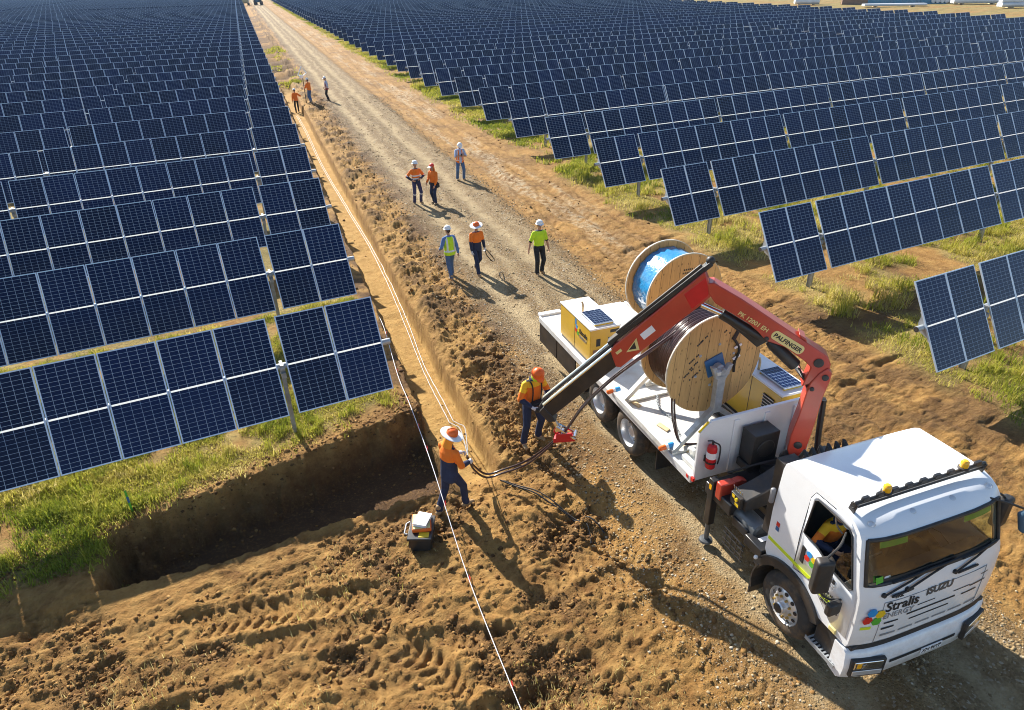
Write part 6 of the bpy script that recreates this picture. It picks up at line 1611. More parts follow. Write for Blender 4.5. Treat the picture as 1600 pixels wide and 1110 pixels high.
P4 = person('person in orange and navy shirt and wide-brimmed hat walking with a cable loop in hand', at_ground(8.58, 19.80), (0.05, -1.0),
    dict(lean=4, head=(18, 8), feet=((0.07, 0.24, 0, 4), (-0.10, -0.24, 0, -8)), hands=((0.22, 0.10, 0.80), (-0.30, 0.02, 0.82)), lift=(0, 0.06), curl=(0.7, 1.0)),
    dict(HV, trousers='navy', hat='brim', hatcol='hato', glove='glove', cut=0.20, scut=0.40), 1.0, 0.011)
P5 = person('person in bright lime polo shirt and black trousers walking towards the camera, white helmet', at_ground(10.31, 18.67), (-0.12, -1.0),
    dict(lean=1, head=(-4, 4), feet=((0.10, 0.10, 0, 6), (-0.13, -0.06, 0, -12)), hands=((0.36, 0.02, 0.86), (-0.33, 0.02, 0.84)), curl=(0.4, 0.4)),
    dict(top='hvy', low='blackc', cut=0.06, scut=0.44, collar='navy', sleeve=0.47, trousers='blackc', hat='hard', hatcol='hatw', glasses=True, hem=-0.06, loose=1.08), 1.02, 0.011)
P6 = person('person with hands on hips, striped orange and navy shirt, white helmet, facing the camera', at_ground(9.59, 28.33), (0.05, -1.0),
    dict(lean=0, head=(0, 2), feet=((0.15, 0.02, 0, 10), (-0.15, 0.02, 0, -10)), hands=((0.20, 0.07, 1.03), (-0.14, 0.15, 1.08)), epole=((1, -0.5, 0.1), (-1, -0.5, 0.1)), hdir=((-0.6, 0.7, -0.3), (0.7, 0.6, -0.2)), curl=(0.5, 0.5)),
    dict(HV, trousers='purple', knee='refl', hat='hard', hatcol='hatw', cut=0.12, scut=0.5, bands=((0.24, 0.29), (0.12, 0.17)), sband=(0.42, 0.5), hem=-0.05), 1.03, 0.012)
P7 = person('person in plain orange shirt turned sideways, red cap with white peak, tool belt', at_ground(10.22, 27.85), (-0.85, -0.5),
    dict(lean=2, head=(0, 6), feet=((0.11, -0.05, 0, 10), (-0.11, 0.10, 0, -10)), hands=((0.20, 0.26, 0.98), (-0.22, 0.22, 0.90)), curl=(0.6, 0.6)),
    dict(top='hvo', trousers='navy', hat='flapcap', hatcol='hatr', flap='hvo', toolbelt=True, hem=0.0, glasses=True), 0.96, 0.012)
P8 = person('person in open orange vest over pale blue shirt looking down at a phone, white helmet', at_ground(12.72, 30.85), (-0.15, -1.0),
    dict(lean=3, head=(0, 32), feet=((0.16, -0.02, 0, 10), (-0.15, 0.06, 0, -12)), hands=((0.05, 0.30, 1.22), (-0.08, 0.28, 1.20)), epole=((1, -0.4, -0.8), (-1, -0.4, -0.8)), curl=(0.9, 0.9)),
    dict(top='lshirt', trousers='denim', hat='hard', hatcol='hatw', vest='hvo', open=True, sleeve=0.46, loose=1.08), 1.0, 0.012)
f = MB(); ph = P8['hand'][0].lerp(P8['hand'][1], 0.4); f.frame_box(ph + V(0, -0.03, 0.03), (0.04, 0, 0), (0, -0.02, 0.07), (0, 0.006, 0.003)); o = f.build('phone', 'ink', bevel=0.004); tag(o, 'black phone held up by the person in the open orange vest', 'phone')
gz9 = hz(10.72, 59.6)
P9 = person('person in orange shirt standing down in the narrow trench among the far workers', (10.72, 59.6, gz9), (0.05, 1.0),
    dict(lean=2, head=(0, 5), feet=((0.11, 0.1, 0, 6), (-0.12, -0.1, 0, -6)), hands=((0.36, 0.20, 1.20), (-0.28, 0.0, 0.84))),
    dict(top='hvo', trousers='blackc', hat='hard', hatcol='hatw', hem=-0.06), 1.0, 0.014)
P10 = person('person in orange shirt and blue jeans on the trench edge holding up a survey pole', at_ground(11.62, 58.2), (-0.5, 0.7),
    dict(lean=4, head=(0, 6), feet=((0.10, 0.04, 0, 6), (-0.10, -0.04, 0, -6)), hands=((0.02, 0.42, 1.26), (-0.08, 0.40, 1.05)), curl=(1.0, 1.0)),
    dict(top='hvo', trousers='denim', hat='hard', hatcol='hatw', hem=-0.04, glove='glove'), 1.0, 0.014)
P11 = person('person in dark red vest and black trousers watching from the left lane of the road', at_ground(13.2, 59.1), (-1.0, 0.15),
    dict(lean=2, head=(0, 14), feet=((0.10, 0.03, 0, 6), (-0.10, -0.03, 0, -6)), hands=((0.20, 0.18, 0.98), (-0.22, 0.14, 0.92))),
    dict(top='lshirt', trousers='blackc', hat='hard', hatcol='hatw', vest='maroon', sleeve=0.5), 1.0, 0.014)
# the driver, seen through the open side window
dl = TRX @ V(0.10, -0.74, 1.62); fdv = TRX.to_3x3() @ V(1, 0, 0)
P12 = person('person in orange and navy shirt sitting at the wheel inside the truck cab', (dl.x, dl.y, dl.z - 0.02), (fdv.x, fdv.y),
    dict(pelvis=(0, -0.08, 0.06), lean=16, head=(15, 20), feet=((0.13, 0.62, -0.36, 4), (-0.13, 0.62, -0.36, -4)), hands=((0.30, 0.34, 0.34), (-0.16, 0.50, 0.34)), epole=((1, -0.2, -0.5), (-1, -0.2, -0.6)), curl=(0.8, 0.8)),
    dict(HV, trousers='navy', hat='flapcap', hatcol='hato', sunlit_yoke='sunlit_yoke', cut=0.16, scut=0.55), 0.94, 0.011)

# things people hold
t = thing('survey_pole', 'dark survey pole with white frame head held at the trench edge', 'survey pole', P10['hand'][0])
h0 = P10['hand'][0]; zg = hz(h0.x, h0.y) - h0.z
b = MB(); b.tube([(0, 0, zg), (0, 0, 0.95)], 0.028, 8); b.build('pole', 'blackm', t)
b = MB(); b.tube([(-0.32, 0, 0.75), (0.02, 0, 1.35), (0.34, 0, 0.85), (-0.1, 0, 0.55), (-0.32, 0, 0.75)], 0.05, 8); b.frame_box((-0.1, 0, 0.62), (0.13, 0, 0), (0, 0.06, 0), (0, 0, 0.12)); b.build('frame_head', 'hatw', t, bevel=0.02)
h4 = P4['hand'][1]
b = MB(); b.tube(curve_pts([h4 + V(0, 0, 0.03), h4 + V(0.05, -0.02, -0.2), h4 + V(0.22, -0.06, -0.42), h4 + V(0.30, -0.05, -0.40), h4 + V(0.25, -0.02, -0.28), h4 + V(0.08, 0.0, -0.05), h4 + V(0.0, 0, 0.0)], 6), 0.016, 7)
o = b.build('cable_loop', 'cableb'); tag(o, 'short black cable loop carried by the walking worker in the wide hat', 'cable')
f = MB(); c2 = P2['hand'][0].lerp(P2['hand'][1], 0.5) + V(0, -0.02, 0.0); f.frame_box(c2, (0.15, 0, 0), (0, 0.07, 0.01), (0, -0.01, 0.05))
o = f.build('crane_remote', 'ink', bevel=0.015)
f = MB()
for k in range(6): f.tube([c2 + V(-0.11 + 0.044 * k, -0.01, 0.045), c2 + V(-0.11 + 0.044 * k, -0.015, 0.085)], 0.007, 5)
explode(f.build('levers', 'chrome', o), 'lever'); tag(o, 'black crane remote box held by the person in the orange helmet', 'remote control')

# ------------------------------------------------------------------ cables, tape, tool crate
def gz(x, y, dz=0.02): return V(x, y, hz(x, y) + dz)
def laid(pts, r, dz=None): return [gz(x, y, dz if dz is not None else r) for x, y in pts]
def dense(pts, k=8):
    return [(p.x, p.y) for p in curve_pts([(a, b_, 0) for a, b_ in pts], k)]
hA, hB = P1['hand']
wpath = [(4.73, 13.0), (4.88, 14.4), (5.12, 16.2), (5.62, 19.0), (6.15, 22.4), (6.62, 26.2), (7.15, 31.3), (8.1, 40.4), (9.6, 51.8), (10.3, 58.3)]
for i, (dx, nm) in enumerate(((0.0, 'left'), (0.10, 'right'))):
    P_ = dense([(x + dx + 0.02 * math.sin(y * 1.3 + i), y) for x, y in wpath], 10)
    path = [hA.lerp(hB, 0.5) + V(0.02, 0.0, -0.03 * i), V(4.30 + dx, 11.2, 0.50), V(4.60 + dx, 12.3, -0.15)]
    path = curve_pts(path, 6)[:-1] + [gz(x, y, 0.025) for x, y in P_]
    b = MB(); b.tube(path, 0.009 if i else 0.010, 7)
    o = b.build('trench_cable', 'cablew'); tag(o, 'pale grey power cable on the trench floor, %s strand of the pair' % nm, 'cable', 'pale cables along the trench')
# brown cable: off the reel, through the gripper, down to the trench end and up to the worker's hands
gp_ = G1 + V(0, 0, 0.0); rl = TRX @ V(-3.75, -1.12, 2.05); rl0 = TRX @ V(-3.7, -1.16, 2.75)
for i in range(2):
    o_ = V(0.03 * i, 0.05 * i, 0.04 * i)
    path = curve_pts([TRX @ V(-3.72, -0.72, 3.35) + o_ * 0.6, TRX @ V(-3.74, -1.0, 3.12) + o_ * 0.6, TRX @ cpt(2.95, 2.66, -0.16) + o_ * 0.5, TRX @ cpt(3.5, 2.0, -0.05) + o_ * 0.5, gp_ + o_ * 0.3, V(4.95, 9.3, 0.72) + o_, V(4.55, 9.75, 0.28) + o_, V(4.25, 9.85, 0.22) + o_, V(3.98, 9.80, 0.55) + o_, hA.lerp(hB, 0.5)], 8)
    b = MB(); b.tube(path, 0.021, 8); o = b.build('brown_cable', 'cable'); tag(o, 'brown power cable from the reel through the crane guide, %s of two' % ('lower' if i == 0 else 'upper'), 'cable', 'brown cables off the reel')
for i, dx in enumerate((0, 0.05)):
    b = MB(); b.tube(curve_pts([TRX @ V(-3.45, -1.10 + dx, 2.55), TRX @ V(-3.30, -1.16 + dx, 1.9), TRX @ V(-3.2 + dx, -1.06, 1.35), TRX @ V(-3.22, -0.85, 1.12 + dx * 0.2), TRX @ V(-3.1, -0.45, 1.10), TRX @ V(-2.9, -0.2, 1.10)], 8), 0.019, 7)
    o = b.build('loose_cable', 'cable'); tag(o, 'loose brown cable drooping from the reel onto the tray, %s loop' % ('outer' if i == 0 else 'inner'), 'cable', 'cable loops below the reel')
for i, (pts, r_) in enumerate((([(4.55, 9.85), (4.95, 9.2), (5.25, 8.55), (5.5, 8.1), (5.62, 7.7)], 0.015), ([(4.60, 9.80), (5.03, 9.2), (5.30, 8.5), (5.42, 8.0), (5.3, 7.65)], 0.012))):
    b = MB(); b.tube(curve_pts([p for p in laid(dense(pts, 2), 0.045)], 5), r_, 7)  # modelled as cable: a dark cable together with a cable's shadow
    o = b.build('black_cable', 'cableb'); tag(o, 'black cable and cable shadow on the churned soil below the crane guide, %s one' % ('thicker' if i == 0 else 'thinner'), 'cable', 'black cables and shadow on the soil')
# string line with little red flags
tp = [(5.0, 19.9, 0.55), (4.55, 17.4, 0.42), (4.02, 14.6, 0.40), (3.62, 12.4, 0.62), (3.28, 10.2, 0.62), (2.93, 7.75, 0.26), (2.63, 5.15, 0.22), (2.45, 3.6, 0.22)]
tp = [(x, y, hz(x, y) + 0.12 if y < 9.0 or y > 13.5 else z) for x, y, z in tp]
P_ = curve_pts(tp, 8)
t = thing('string_line', 'thin white string line with red flags running beside the trench', 'string line', P_[0])
b = MB(); b.tube([p - P_[0] for p in P_], 0.007, 6); b.build('cord', 'paper', t)
for k in (9, 15, 22, 27, 30, 35, 40, 46, 50):
    if k < len(P_) - 1:
        p_ = P_[k] - P_[0]; d_ = (P_[k + 1] - P_[k]).normalized(); b = MB()
        b.frame_box(p_ + V(0.02, 0, -0.045), d_ * 0.04, V(0.012, 0, 0.05), V(0.002, 0, 0)); b.build('red_flag', 'redsat', t)
for k, (x, y) in enumerate(((5.0, 19.9),)):
    b = MB(); b.tube([(0, 0, -0.7), (0, 0, 0.1)], 0.014, 6); b.build('stake', 'woode', t)
# tool crate with folders on it
cx_, cy_ = 2.60, 9.05; cz_ = hz(cx_, cy_); ca = R(-28)
t = thing('tool_crate', 'black plastic tool crate on the soil near the worker feeding cable', 'crate', (cx_, cy_, cz_ - 0.01), ca)
b = MB(); lo_, hi_ = [(-0.17, -0.25), (0.17, -0.25), (0.17, 0.25), (-0.17, 0.25)], [(-0.20, -0.29), (0.20, -0.29), (0.20, 0.29), (-0.20, 0.29)]
b.add([(x, y, 0.0) for x, y in lo_] + [(x, y, 0.30) for x, y in hi_], [(0, 1, 2, 3), (4, 5, 6, 7), (0, 1, 5, 4), (1, 2, 6, 5), (2, 3, 7, 6), (3, 0, 4, 7)])
for q in range(5): b.box((-0.205, -0.24 + 0.11 * q, 0.06), (-0.195 + 0.012 * 0, -0.20 + 0.11 * q, 0.26)); b.box((0.19, -0.24 + 0.11 * q, 0.06), (0.203, -0.20 + 0.11 * q, 0.26))
b.build('bin', 'blackm', t, bevel=0.012)
b = MB(); b.box((-0.22, -0.31, 0.29), (0.22, 0.31, 0.335)); b.build('rim', 'blackm', t, bevel=0.012)
b = MB(); b.tube([(-0.23, -0.16, 0.31), (-0.29, -0.12, 0.30), (-0.29, 0.12, 0.30), (-0.23, 0.16, 0.31)], 0.014, 6); b.build('handle', 'galv', t)
b = MB(); b.frame_box((0.07, -0.20, 0.3385), (0.09, 0.0, 0), (0, 0.06, 0), (0, 0, 0.003)); b.build('yellow_label', 'hexy', t)
CR = Matrix.Translation((cx_, cy_, cz_ - 0.01)) @ Matrix.Rotation(ca, 4, 'Z')
p_ = CR @ V(0.0, 0.06, 0.335)
t = thing('orange_case', 'flat orange case lying on top of the black crate', 'case', p_, ca + R(8))
b = MB(); b.box((-0.17, -0.20, 0.0), (0.17, 0.22, 0.075)); b.build('shell', 'orangep', t, bevel=0.015)
b = MB(); b.box((-0.15, -0.18, 0.0755), (0.15, 0.20, 0.080)); b.build('top_sheet', 'cream', t)
p_ = CR @ V(0.02, 0.06, 0.416)
t = thing('ring_binder', 'white ring binder topmost of the pile on the black crate', 'binder', p_, ca - R(14))
b = MB(); b.frame_box((0, 0, 0.062), (0.125, 0, 0), (0, 0.16, 0.004), (0, 0, 0.003)); b.frame_box((0, 0, 0.008), (0.125, 0, 0), (0, 0.16, 0), (0, 0, 0.003)); b.frame_box((0.122, 0, 0.034), (0.003, 0, 0), (0, 0.16, 0), (0, 0, 0.027)); b.build('cover', 'paper', t, bevel=0.002)
b = MB(); b.frame_box((-0.01, 0, 0.034), (0.11, 0, 0), (0, 0.15, 0), (0, 0, 0.020)); b.build('pages', 'paper', t)
b = MB(); b.frame_box((0.127, -0.02, 0.034), (0.0012, 0, 0), (0, 0.07, 0), (0, 0, 0.016)); b.build('spine_label', 'grey', t)
# a painted survey stake in the left grass
x, y = -2.07, 12.35; zz = hz(x, y)
t = thing('survey_stake', 'thin green and blue survey stake standing in the left grass bank', 'stake', (x, y, zz))
b = MB(); b.box((-0.018, -0.012, -0.2), (0.018, 0.012, 0.50), 0); b.box((-0.019, -0.013, 0.22), (0.019, 0.013, 0.36), 1); b.build('stake', ['hexg', 'bluep'], t)

# ------------------------------------------------------------------ far things
def farwheel(b, x, y, r, w, mi): b.lathe([(0, -w / 2), (r * 0.95, -w / 2), (r, -w / 4), (r, w / 4), (r * 0.95, w / 2), (0, w / 2)], (x, y, r), (0, 1, 0), 18, mi)
zf = hz(47.2, 300)
t = thing('tractor', 'dark blue tractor parked across the far end of the dirt road', 'tractor', (46.8, 304, zf), R(70))
b = MB(); b.box((-1.6, -0.9, 1.0), (1.9, 0.9, 2.1)); b.box((-2.1, -0.6, 1.0), (-1.6, 0.6, 1.7)); b.build('body', 'farblue', t, bevel=0.1)
b = MB(); b.prism([(-1.5, 2.1), (0.4, 2.1), (0.2, 3.4), (-1.3, 3.4)], (0, 0, 0), (1, 0, 0), (0, 0, 1), (0, 1, 0), -0.85, 0.85); b.build('cab', 'farblue', t, bevel=0.08)
for x, y, r in ((-1.2, 1.1, 0.95), (-1.2, -1.1, 0.95), (1.5, 1.0, 0.65), (1.5, -1.0, 0.65)):
    b = MB(); farwheel(b, x, y, r, 0.5, 0); b.build('wheel', 'rubber', t)
zf = hz(42.4, 306)
t = thing('farm_truck', 'pale tan truck parked beside the dark tractor far up the road', 'truck', (42.4, 306, zf), R(75))
b = MB(); b.box((-2.4, -1.1, 1.0), (1.0, 1.1, 2.6)); b.build('tank', 'fartan', t, bevel=0.25)
b = MB(); b.prism([(1.1, 0.8), (2.7, 0.8), (2.7, 1.7), (2.4, 2.5), (1.1, 2.5)], (0, 0, 0), (1, 0, 0), (0, 0, 1), (0, 1, 0), -1.1, 1.1); b.build('cab', 'hatw', t, bevel=0.08)
for x in (-1.6, 1.8):
    for y in (-1.0, 1.0):
        b = MB(); farwheel(b, x, y, 0.5, 0.35, 0); b.build('wheel', 'rubber', t)
def container(x, y, rz, m, label):
    t = thing('shipping_container', label, 'container', (x, y, hz(x, y)), rz, 'containers behind the far panel rows')
    b = MB(); pr = []
    n_ = 24
    for k in range(n_):
        x0 = -3.0 + 6.0 * k / n_; pr += [(x0, 0.0), (x0 + 0.10, 0.04), (x0 + 0.15, 0.04)]
    for sg in (-1, 1):
        vs = [(p[0], sg * (1.17 + p[1]), z) for p in pr for z in (0.15, 2.45)]
        b.add(vs, [(2 * i, 2 * i + 2, 2 * i + 3, 2 * i + 1) for i in range(len(pr) - 1)])
    b.box((-3.0, -1.17, 0.1), (3.0, 1.17, 2.5)); b.build('corrugated_walls', m, t, smooth=False)
    b = MB()
    for sx in (-1, 1):
        for sy in (-1, 1): b.box((sx * 2.97 - 0.08, sy * 1.17 - 0.08, 0), (sx * 2.97 + 0.08, sy * 1.17 + 0.08, 2.6))
    for sy in (-1, 1): b.box((-2.89, sy * 1.19 - 0.06, 0.02), (2.89, sy * 1.19 + 0.06, 0.16)); b.box((-2.89, sy * 1.19 - 0.06, 2.46), (2.89, sy * 1.19 + 0.06, 2.6))
    b.build('frame', m, t)
yA = R(-42)
cdir = V(math.cos(yA), math.sin(yA), 0)
p0 = V(171.0, 139.5, 0)
for k, (m, lab) in enumerate((('contr', 'rust brown shipping container at the left end of the far container line'), ('contb', 'blue shipping container directly beside the rust brown one far off'), ('contb', 'blue shipping container in the middle of the far container line'), ('contb', 'blue shipping container at the right end of the far container line'))):
    q = p0 + cdir * (6.15 * k); container(q.x, q.y, yA, m, lab)
def pipes(label, x, y, rz, n_, L_, r, layers=1):
    t = thing('pipe_stack', label, 'pipes', (x, y, hz(x, y)), rz)
    for l_ in range(layers):
        for k in range(n_ - l_):
            b = MB(); c = (0, (k + l_ * 0.5) * 2.05 * r - n_ * r, r + l_ * r * 1.8 + 0.25); b.tube([(c[0] - L_ / 2, c[1], c[2]), (c[0] + L_ / 2, c[1], c[2])], r, 10); b.build('pipe', 'pipe', t)
    b = MB()
    for x_ in (-L_ * 0.3, L_ * 0.3): b.box((x_ - 0.15, -n_ * r * 1.3, 0.0), (x_ + 0.15, n_ * r * 1.3, 0.249))
    b.build('bearers', 'woode', t)
pipes('long pale pipes laid low on the ground right of the containers', 187.5, 117.5, yA, 3, 11.0, 0.55, 2)
pipes('pale pipes at the right edge behind the last panel row', 179.0, 100.5, R(-35), 3, 12.0, 0.45, 2)
pipes('thin pale pipes lying on the grass before the blue containers', 166.0, 124.0, yA + R(6), 5, 14.0, 0.25)
pipes('stack of dark ended pale pipes just right of the blue containers', 186.0, 126.5, R(50), 5, 4.0, 0.5, 2)
pipes('white bundles stacked at the left of the rust brown container', 163.0, 148.0, yA, 4, 6.0, 0.6, 2)

# ------------------------------------------------------------------ loose soil, stones, grass
def ico(sub):
    bm = bmesh.new(); bmesh.ops.create_icosphere(bm, subdivisions=sub, radius=1.0)
    v = np.array([q.co for q in bm.verts]); f = np.array([[q.index for q in p.verts] for p in bm.faces]); bm.free(); return v, f
def rocks(name, pts, size, m, sub, flat=0.7, rough=0.35, smooth=False):
    """many lumps in one mesh, each with a shape of its own"""
    v0, f0 = ico(sub); n_ = len(pts); k = len(v0)
    ax = rng.normal(size=(n_, 3)); ax /= np.linalg.norm(ax, axis=1)[:, None]
    an = rng.uniform(0, 6.28, n_)[:, None, None]
    v = np.broadcast_to(v0, (n_, k, 3)) * (1 + rng.uniform(-rough, rough, (n_, k, 1)))
    c, s_ = np.cos(an), np.sin(an); A = ax[:, None, :]
    v = v * c + np.cross(np.broadcast_to(A, v.shape), v) * s_ + A * (v * A).sum(-1, keepdims=True) * (1 - c)
    st = np.stack([rng.uniform(0.75, 1.3, n_), rng.uniform(0.75, 1.3, n_), rng.uniform(0.5, 0.9, n_) * flat / 0.7], -1)
    v = v * (st * size[:, None])[:, None, :] + pts[:, None, :]
    f = (f0[None] + (np.arange(n_) * k)[:, None, None]).reshape(-1, 3)
    me = np_mesh(name, v.reshape(-1, 3), f, m, smooth, {'tone': np.repeat(rng.uniform(0, 1, n_), k)})
    o = bpy.data.objects.new(name, me); C.objects.link(o); o['kind'] = 'stuff'; return o
def tone_mat(name, cols, rough=0.9, transl=0.0):
    m, n, p, N, L = new_mat(name)
    at = N.new('ShaderNodeAttribute'); at.attribute_name = 'tone'
    cr = N.new('ShaderNodeValToRGB'); el = cr.color_ramp.elements
    while len(el) < len(cols): el.new(0.5)
    for i, (pos, c) in enumerate(cols): el[i].position = pos; el[i].color = (*c, 1)
    L.new(at.outputs['Fac'], cr.inputs[0]); L.new(cr.outputs[0], p.inputs['Base Color'])
    p.inputs['Roughness'].default_value = rough; p.inputs['Specular IOR Level'].default_value = 0.2
    if transl > 0:
        tl = N.new('ShaderNodeBsdfTranslucent'); L.new(cr.outputs[0], tl.inputs[0])
        mx = N.new('ShaderNodeMixShader'); mx.inputs[0].default_value = transl
        L.new(p.outputs[0], mx.inputs[1]); L.new(tl.outputs[0], mx.inputs[2]); L.new(mx.outputs[0], n.nodes['Material Output'].inputs['Surface'])
    return m
MT['clod'] = tone_mat('soil_clods', [(0, (0.09, 0.046, 0.018)), (0.4, (0.17, 0.087, 0.028)), (0.85, (0.27, 0.145, 0.046)), (1, (0.34, 0.20, 0.07))])
MT['stone'] = tone_mat('road_stones', [(0, (0.11, 0.075, 0.04)), (0.4, (0.24, 0.165, 0.08)), (0.85, (0.36, 0.27, 0.15)), (1, (0.46, 0.41, 0.32))])
MT['blade'] = tone_mat('grass_blades', [(0, (0.08, 0.13, 0.012)), (0.3, (0.19, 0.24, 0.022)), (0.55, (0.38, 0.38, 0.045)), (0.8, (0.55, 0.46, 0.11)), (1, (0.66, 0.55, 0.24))], 0.7, 0.45)

def soil_points(n_, x0, x1, y0, y1, dens):
    x = rng.uniform(x0, x1, n_); y = rng.uniform(y0, y1, n_)
    k = rng.uniform(0, 1, n_) < dens(x, y); x, y = x[k], y[k]
    return np.stack([x, y, height(x, y)], -1)
def d_soil(x, y):
    mn, sd, u, wob = trench_masks(x, y)
    spoil = sm(3.4, 3.8, u) * (1 - sm(4.8, 5.6, u)) * sm(9.0, 11, y)
    ap = (1 - sm(9.2, 10.2, y)) * (1 - sm(5.6, 6.6, x))
    vg = sm(9.6, 10.4, u) * (1 - sm(13.6, 14.8, u))
    edge = np.exp(-((y - 12.5 - 0.2 * x) / 0.35) ** 2) * (u < 2.3)
    ru = np.exp(-((u - 2.1) / 0.25) ** 2) * (y > 12)
    d = spoil * 0.8 + ap * (0.12 + 0.88 * churned(x, y)) + 0.35 * vg * sm(-0.1, 0.4, fbm(x, y, 0.7, 3, 43)) + 0.8 * edge + 0.6 * ru + 0.05 * np.maximum(mn, sd)
    return d * np.clip(10.0 / np.maximum(y, 10), 0, 1) ** 1.2
p_ = soil_points(130000, -5.5, 6.5, 2.0, 14.0, d_soil)
rocks('soil_clods', p_, 0.006 + 0.040 * rng.uniform(0, 1, len(p_)) ** 6, 'clod', 1, 0.75, 0.5)
p_ = soil_points(90000, 3.5, 30.0, 10.0, 70.0, d_soil)
rocks('soil_clods', p_, 0.012 + 0.055 * rng.uniform(0, 1, len(p_)) ** 5, 'clod', 1, 0.75, 0.5)
def d_grav(x, y):
    u = x - SH * y + 0.4 * fbm(x, y, 0.6, 2, 201)
    e = np.exp(-((u - 5.1) / 0.6) ** 2) + np.exp(-((u - 9.4) / 0.55) ** 2) + 0.45 * np.exp(-((u - 7.25) / 0.35) ** 2) + 0.12 * ((u > 5.3) & (u < 9.3))
    return e * np.clip(9.0 / np.maximum(y, 9), 0, 1) ** 1.3
p_ = soil_points(420000, 4.5, 20.0, 2.2, 60.0, d_grav)
rocks('road_stones', p_, (0.007 + 0.020 * rng.uniform(0, 1, len(p_)) ** 3) * (1 + p_[:, 1] / 40), 'stone', 1, 0.6, 0.3)

def grass(name, pts, hgt, wid, nb, tone, spread=0.05):
    n_ = len(pts) * nb
    P = np.repeat(pts, nb, 0) + np.concatenate([rng.normal(0, spread, (n_, 2)), np.zeros((n_, 1))], 1)
    H = np.repeat(hgt, nb) * rng.uniform(0.5, 1.15, n_); W = np.repeat(wid, nb) * rng.uniform(0.7, 1.3, n_)
    a = rng.uniform(0, 6.283, n_); ln = rng.uniform(0.15, 0.85, n_)
    d = np.stack([np.cos(a), np.sin(a), np.zeros(n_)], -1); s_ = np.stack([-np.sin(a), np.cos(a), np.zeros(n_)], -1)
    z = np.array([0, 0, 1.0])
    mid = P + d * (H * ln * 0.35)[:, None] + z * (H * 0.58)[:, None]
    tip = P + d * (H * ln)[:, None] + z * (H * (1.0 - 0.45 * ln ** 2))[:, None]
    V_ = np.stack([P - s_ * W[:, None], P + s_ * W[:, None], mid + s_ * W[:, None] * 0.75, mid - s_ * W[:, None] * 0.75, tip], 1)
    o = (np.arange(n_) * 5)[:, None]
    F = np.concatenate([o + np.array([[0, 1, 2]]), o + np.array([[0, 2, 3]]), o + np.array([[3, 2, 4]])], 0)
    T = np.clip(np.repeat(tone, nb) + rng.normal(0, 0.10, n_), 0, 1)
    me = np_mesh(name, V_.reshape(-1, 3), F, 'blade', True, {'tone': np.repeat(T, 5)})
    ob = bpy.data.objects.new(name, me); C.objects.link(ob); ob['kind'] = 'stuff'; return ob
def grass_density(x, y):
    mn, sd, u, wob = trench_masks(x, y)
    l_ = (1 - sm(1.6, 2.0, u + 0.8 * wob)) * sm(11.75, 12.5, y - 0.22 * (x + 3) + 1.2 * wob)
    l_ = np.maximum(l_, (1 - sm(-2.9, -2.3, x + wob)) * sm(10.8, 11.5, y + 1.5 * wob))
    r_ = sm(13.3, 14.6, u + 2.0 * wob + 0.5 * fbm(x, y, 0.35, 3, 99) - 0.9 * (1 - sm(14, 30, y)))
    far = sm(2.0, 4.2, u) * (1 - sm(4.0, 5.2, u)) * band(y, 72, 115, 5) * sm(0.1, 0.4, fbm(x, y, 0.18, 2, 103))
    return np.clip(np.maximum(np.maximum(l_, r_) * sm(-0.28, 0.18, fbm(x, y, 0.7, 4, 101) + 0.5 * fbm(x, y, 2.6, 2, 107) + 0.3 * fbm(x, y, 0.22, 2, 108)), far) * (1 - np.maximum(mn, sd)), 0, 1)
def tufts(n_, x0, x1, y0, y1, sheared=False):
    y = rng.uniform(y0, y1, n_) if y1 < 60 else y0 + (y1 - y0) * rng.uniform(0, 1, n_) ** 1.6
    x = rng.uniform(x0, x1, n_) + (SH * y if sheared else 0)
    k = rng.uniform(0, 1, n_) < grass_density(x, y); x, y = x[k], y[k]
    f_ = ((x * fw.x + y * fw.y + (0 - CAMZ) * fw.z)); aa = (x * rt.x + y * rt.y - CAMZ * rt.z) / np.maximum(f_, 0.1); bb = (x * up.x + y * up.y - CAMZ * up.z) / np.maximum(f_, 0.1)
    k = (f_ > 1) & (np.abs(aa) < half_w * 1.12 + 1.5 / np.maximum(f_, 1)) & (np.abs(bb) < 555 / FPX * 1.12 + 1.5 / np.maximum(f_, 1)); x, y = x[k], y[k]
    return np.stack([x, y, height(x, y) - 0.01], -1)
p_ = tufts(60000, -6.0, 4.6, 11.0, 20.0)
tn_ = 0.62 + 0.5 * fbm(p_[:, 0], p_[:, 1], 0.9, 3, 111)
hh = 0.07 + 0.22 * np.clip(0.35 + fbm(p_[:, 0], p_[:, 1], 1.7, 3, 113), 0, 1) ** 1.5
grass('grass', p_, hh, np.full(len(p_), 0.0075), 4, tn_)
p_ = tufts(110000, 13.5, 40.0, 2.0, 34.0)
tn_ = 0.64 + 0.5 * fbm(p_[:, 0], p_[:, 1], 0.5, 3, 115)
hh = 0.12 + 0.30 * np.clip(0.25 + 0.9 * fbm(p_[:, 0], p_[:, 1], 0.6, 3, 117), 0, 1)
grass('grass', p_, hh, np.full(len(p_), 0.008), 4, tn_, 0.07)
p_ = tufts(60000, 12.8, 17.5, 30.0, 330.0, True)
tn_ = 0.55 + 0.4 * fbm(p_[:, 0], p_[:, 1], 0.25, 3, 119)
grass('grass', p_, 0.18 + 0.25 * np.clip(0.3 + fbm(p_[:, 0], p_[:, 1], 0.4, 2, 121), 0, 1), np.full(len(p_), 0.02), 4, tn_, 0.15)
p_ = tufts(12000, 2.0, 5.2, 72.0, 200.0, True)
grass('grass', p_, np.full(len(p_), 0.25), np.full(len(p_), 0.03), 4, np.full(len(p_), 0.58), 0.15)
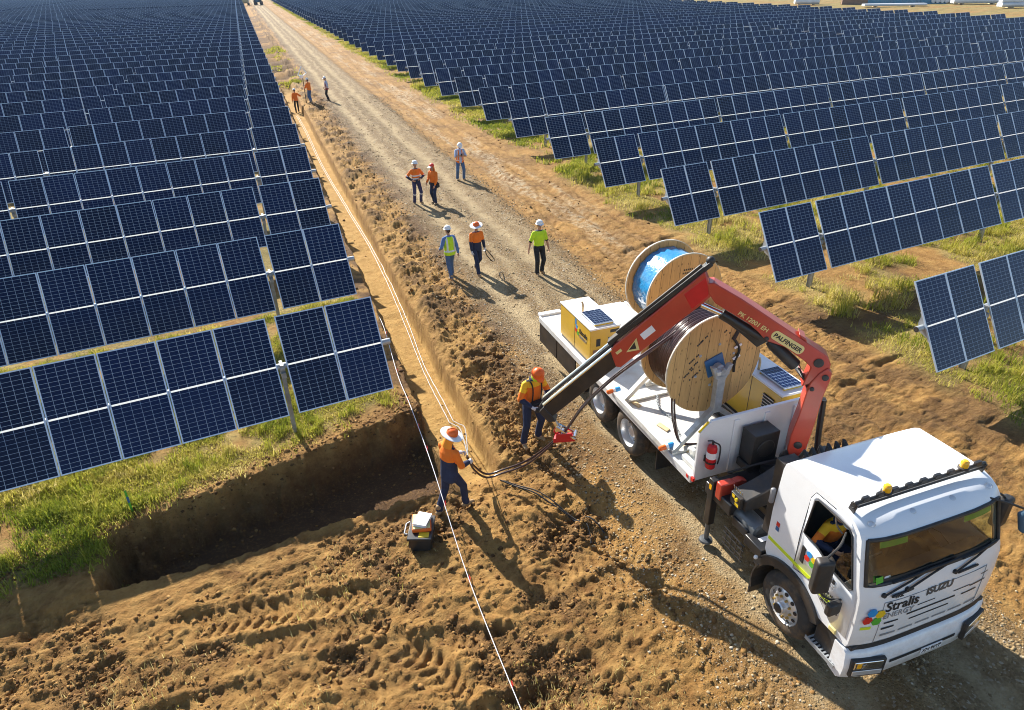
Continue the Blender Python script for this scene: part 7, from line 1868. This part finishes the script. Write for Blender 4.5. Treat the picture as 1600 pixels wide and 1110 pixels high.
# taller tussocks standing out of the sward
p_ = tufts(9000, 13.5, 40.0, 2.0, 34.0); p_ = p_[fbm(p_[:, 0], p_[:, 1], 0.45, 3, 131) > -0.05]
grass('grass', p_, rng.uniform(0.22, 0.55, len(p_)), np.full(len(p_), 0.009), 22, 0.62 + 0.4 * fbm(p_[:, 0], p_[:, 1], 0.7, 2, 133), 0.075)
p_ = tufts(2600, -6.0, 4.6, 11.0, 20.0); p_ = p_[fbm(p_[:, 0], p_[:, 1], 0.9, 3, 137) > 0.0]
grass('grass', p_, rng.uniform(0.16, 0.34, len(p_)), np.full(len(p_), 0.007), 18, 0.55 + 0.5 * fbm(p_[:, 0], p_[:, 1], 1.1, 2, 139), 0.05)
# dry stalks scattered on the churned apron
n_ = 900; x = np.concatenate([rng.normal(c[0], c[2], n_ // 6) for c in ((-2.3, 7.9, .5), (-0.2, 6.3, .5), (2.9, 5.2, .5), (-1.6, 5.3, .6), (3.9, 4.6, .6), (1.0, 8.6, .8))]); y = np.concatenate([rng.normal(c[1], c[2], n_ // 6) for c in ((-2.3, 7.9, .5), (-0.2, 6.3, .4), (2.9, 5.2, .4), (-1.6, 5.3, .5), (3.9, 4.6, .5), (1.0, 8.6, .5))])
k = (y < 9.7) & (y > 2.5); p_ = np.stack([x[k], y[k], height(x[k], y[k]) + 0.005], -1)
o = grass('dry_straw', p_, rng.uniform(0.05, 0.22, len(p_)), np.full(len(p_), 0.004), 2, np.full(len(p_), 0.95), 0.03)

# ------------------------------------------------------------------ air
b = MB(); b.box((-700, -450, -3.0), (900, 1300, 14.0))
hm = bpy.data.materials.new('air'); hm.use_nodes = True
hn = hm.node_tree; hn.nodes.remove(hn.nodes['Principled BSDF'])
pv_ = hn.nodes.new('ShaderNodeVolumePrincipled'); pv_.inputs['Color'].default_value = (0.45, 0.68, 1.0, 1); pv_.inputs['Density'].default_value = 0.00015; pv_.inputs['Anisotropy'].default_value = 0.0
hn.links.new(pv_.outputs[0], hn.nodes['Material Output'].inputs['Volume'])
MT['air'] = hm
hz_o = b.build('haze', 'air', smooth=False); hz_o['kind'] = 'stuff'
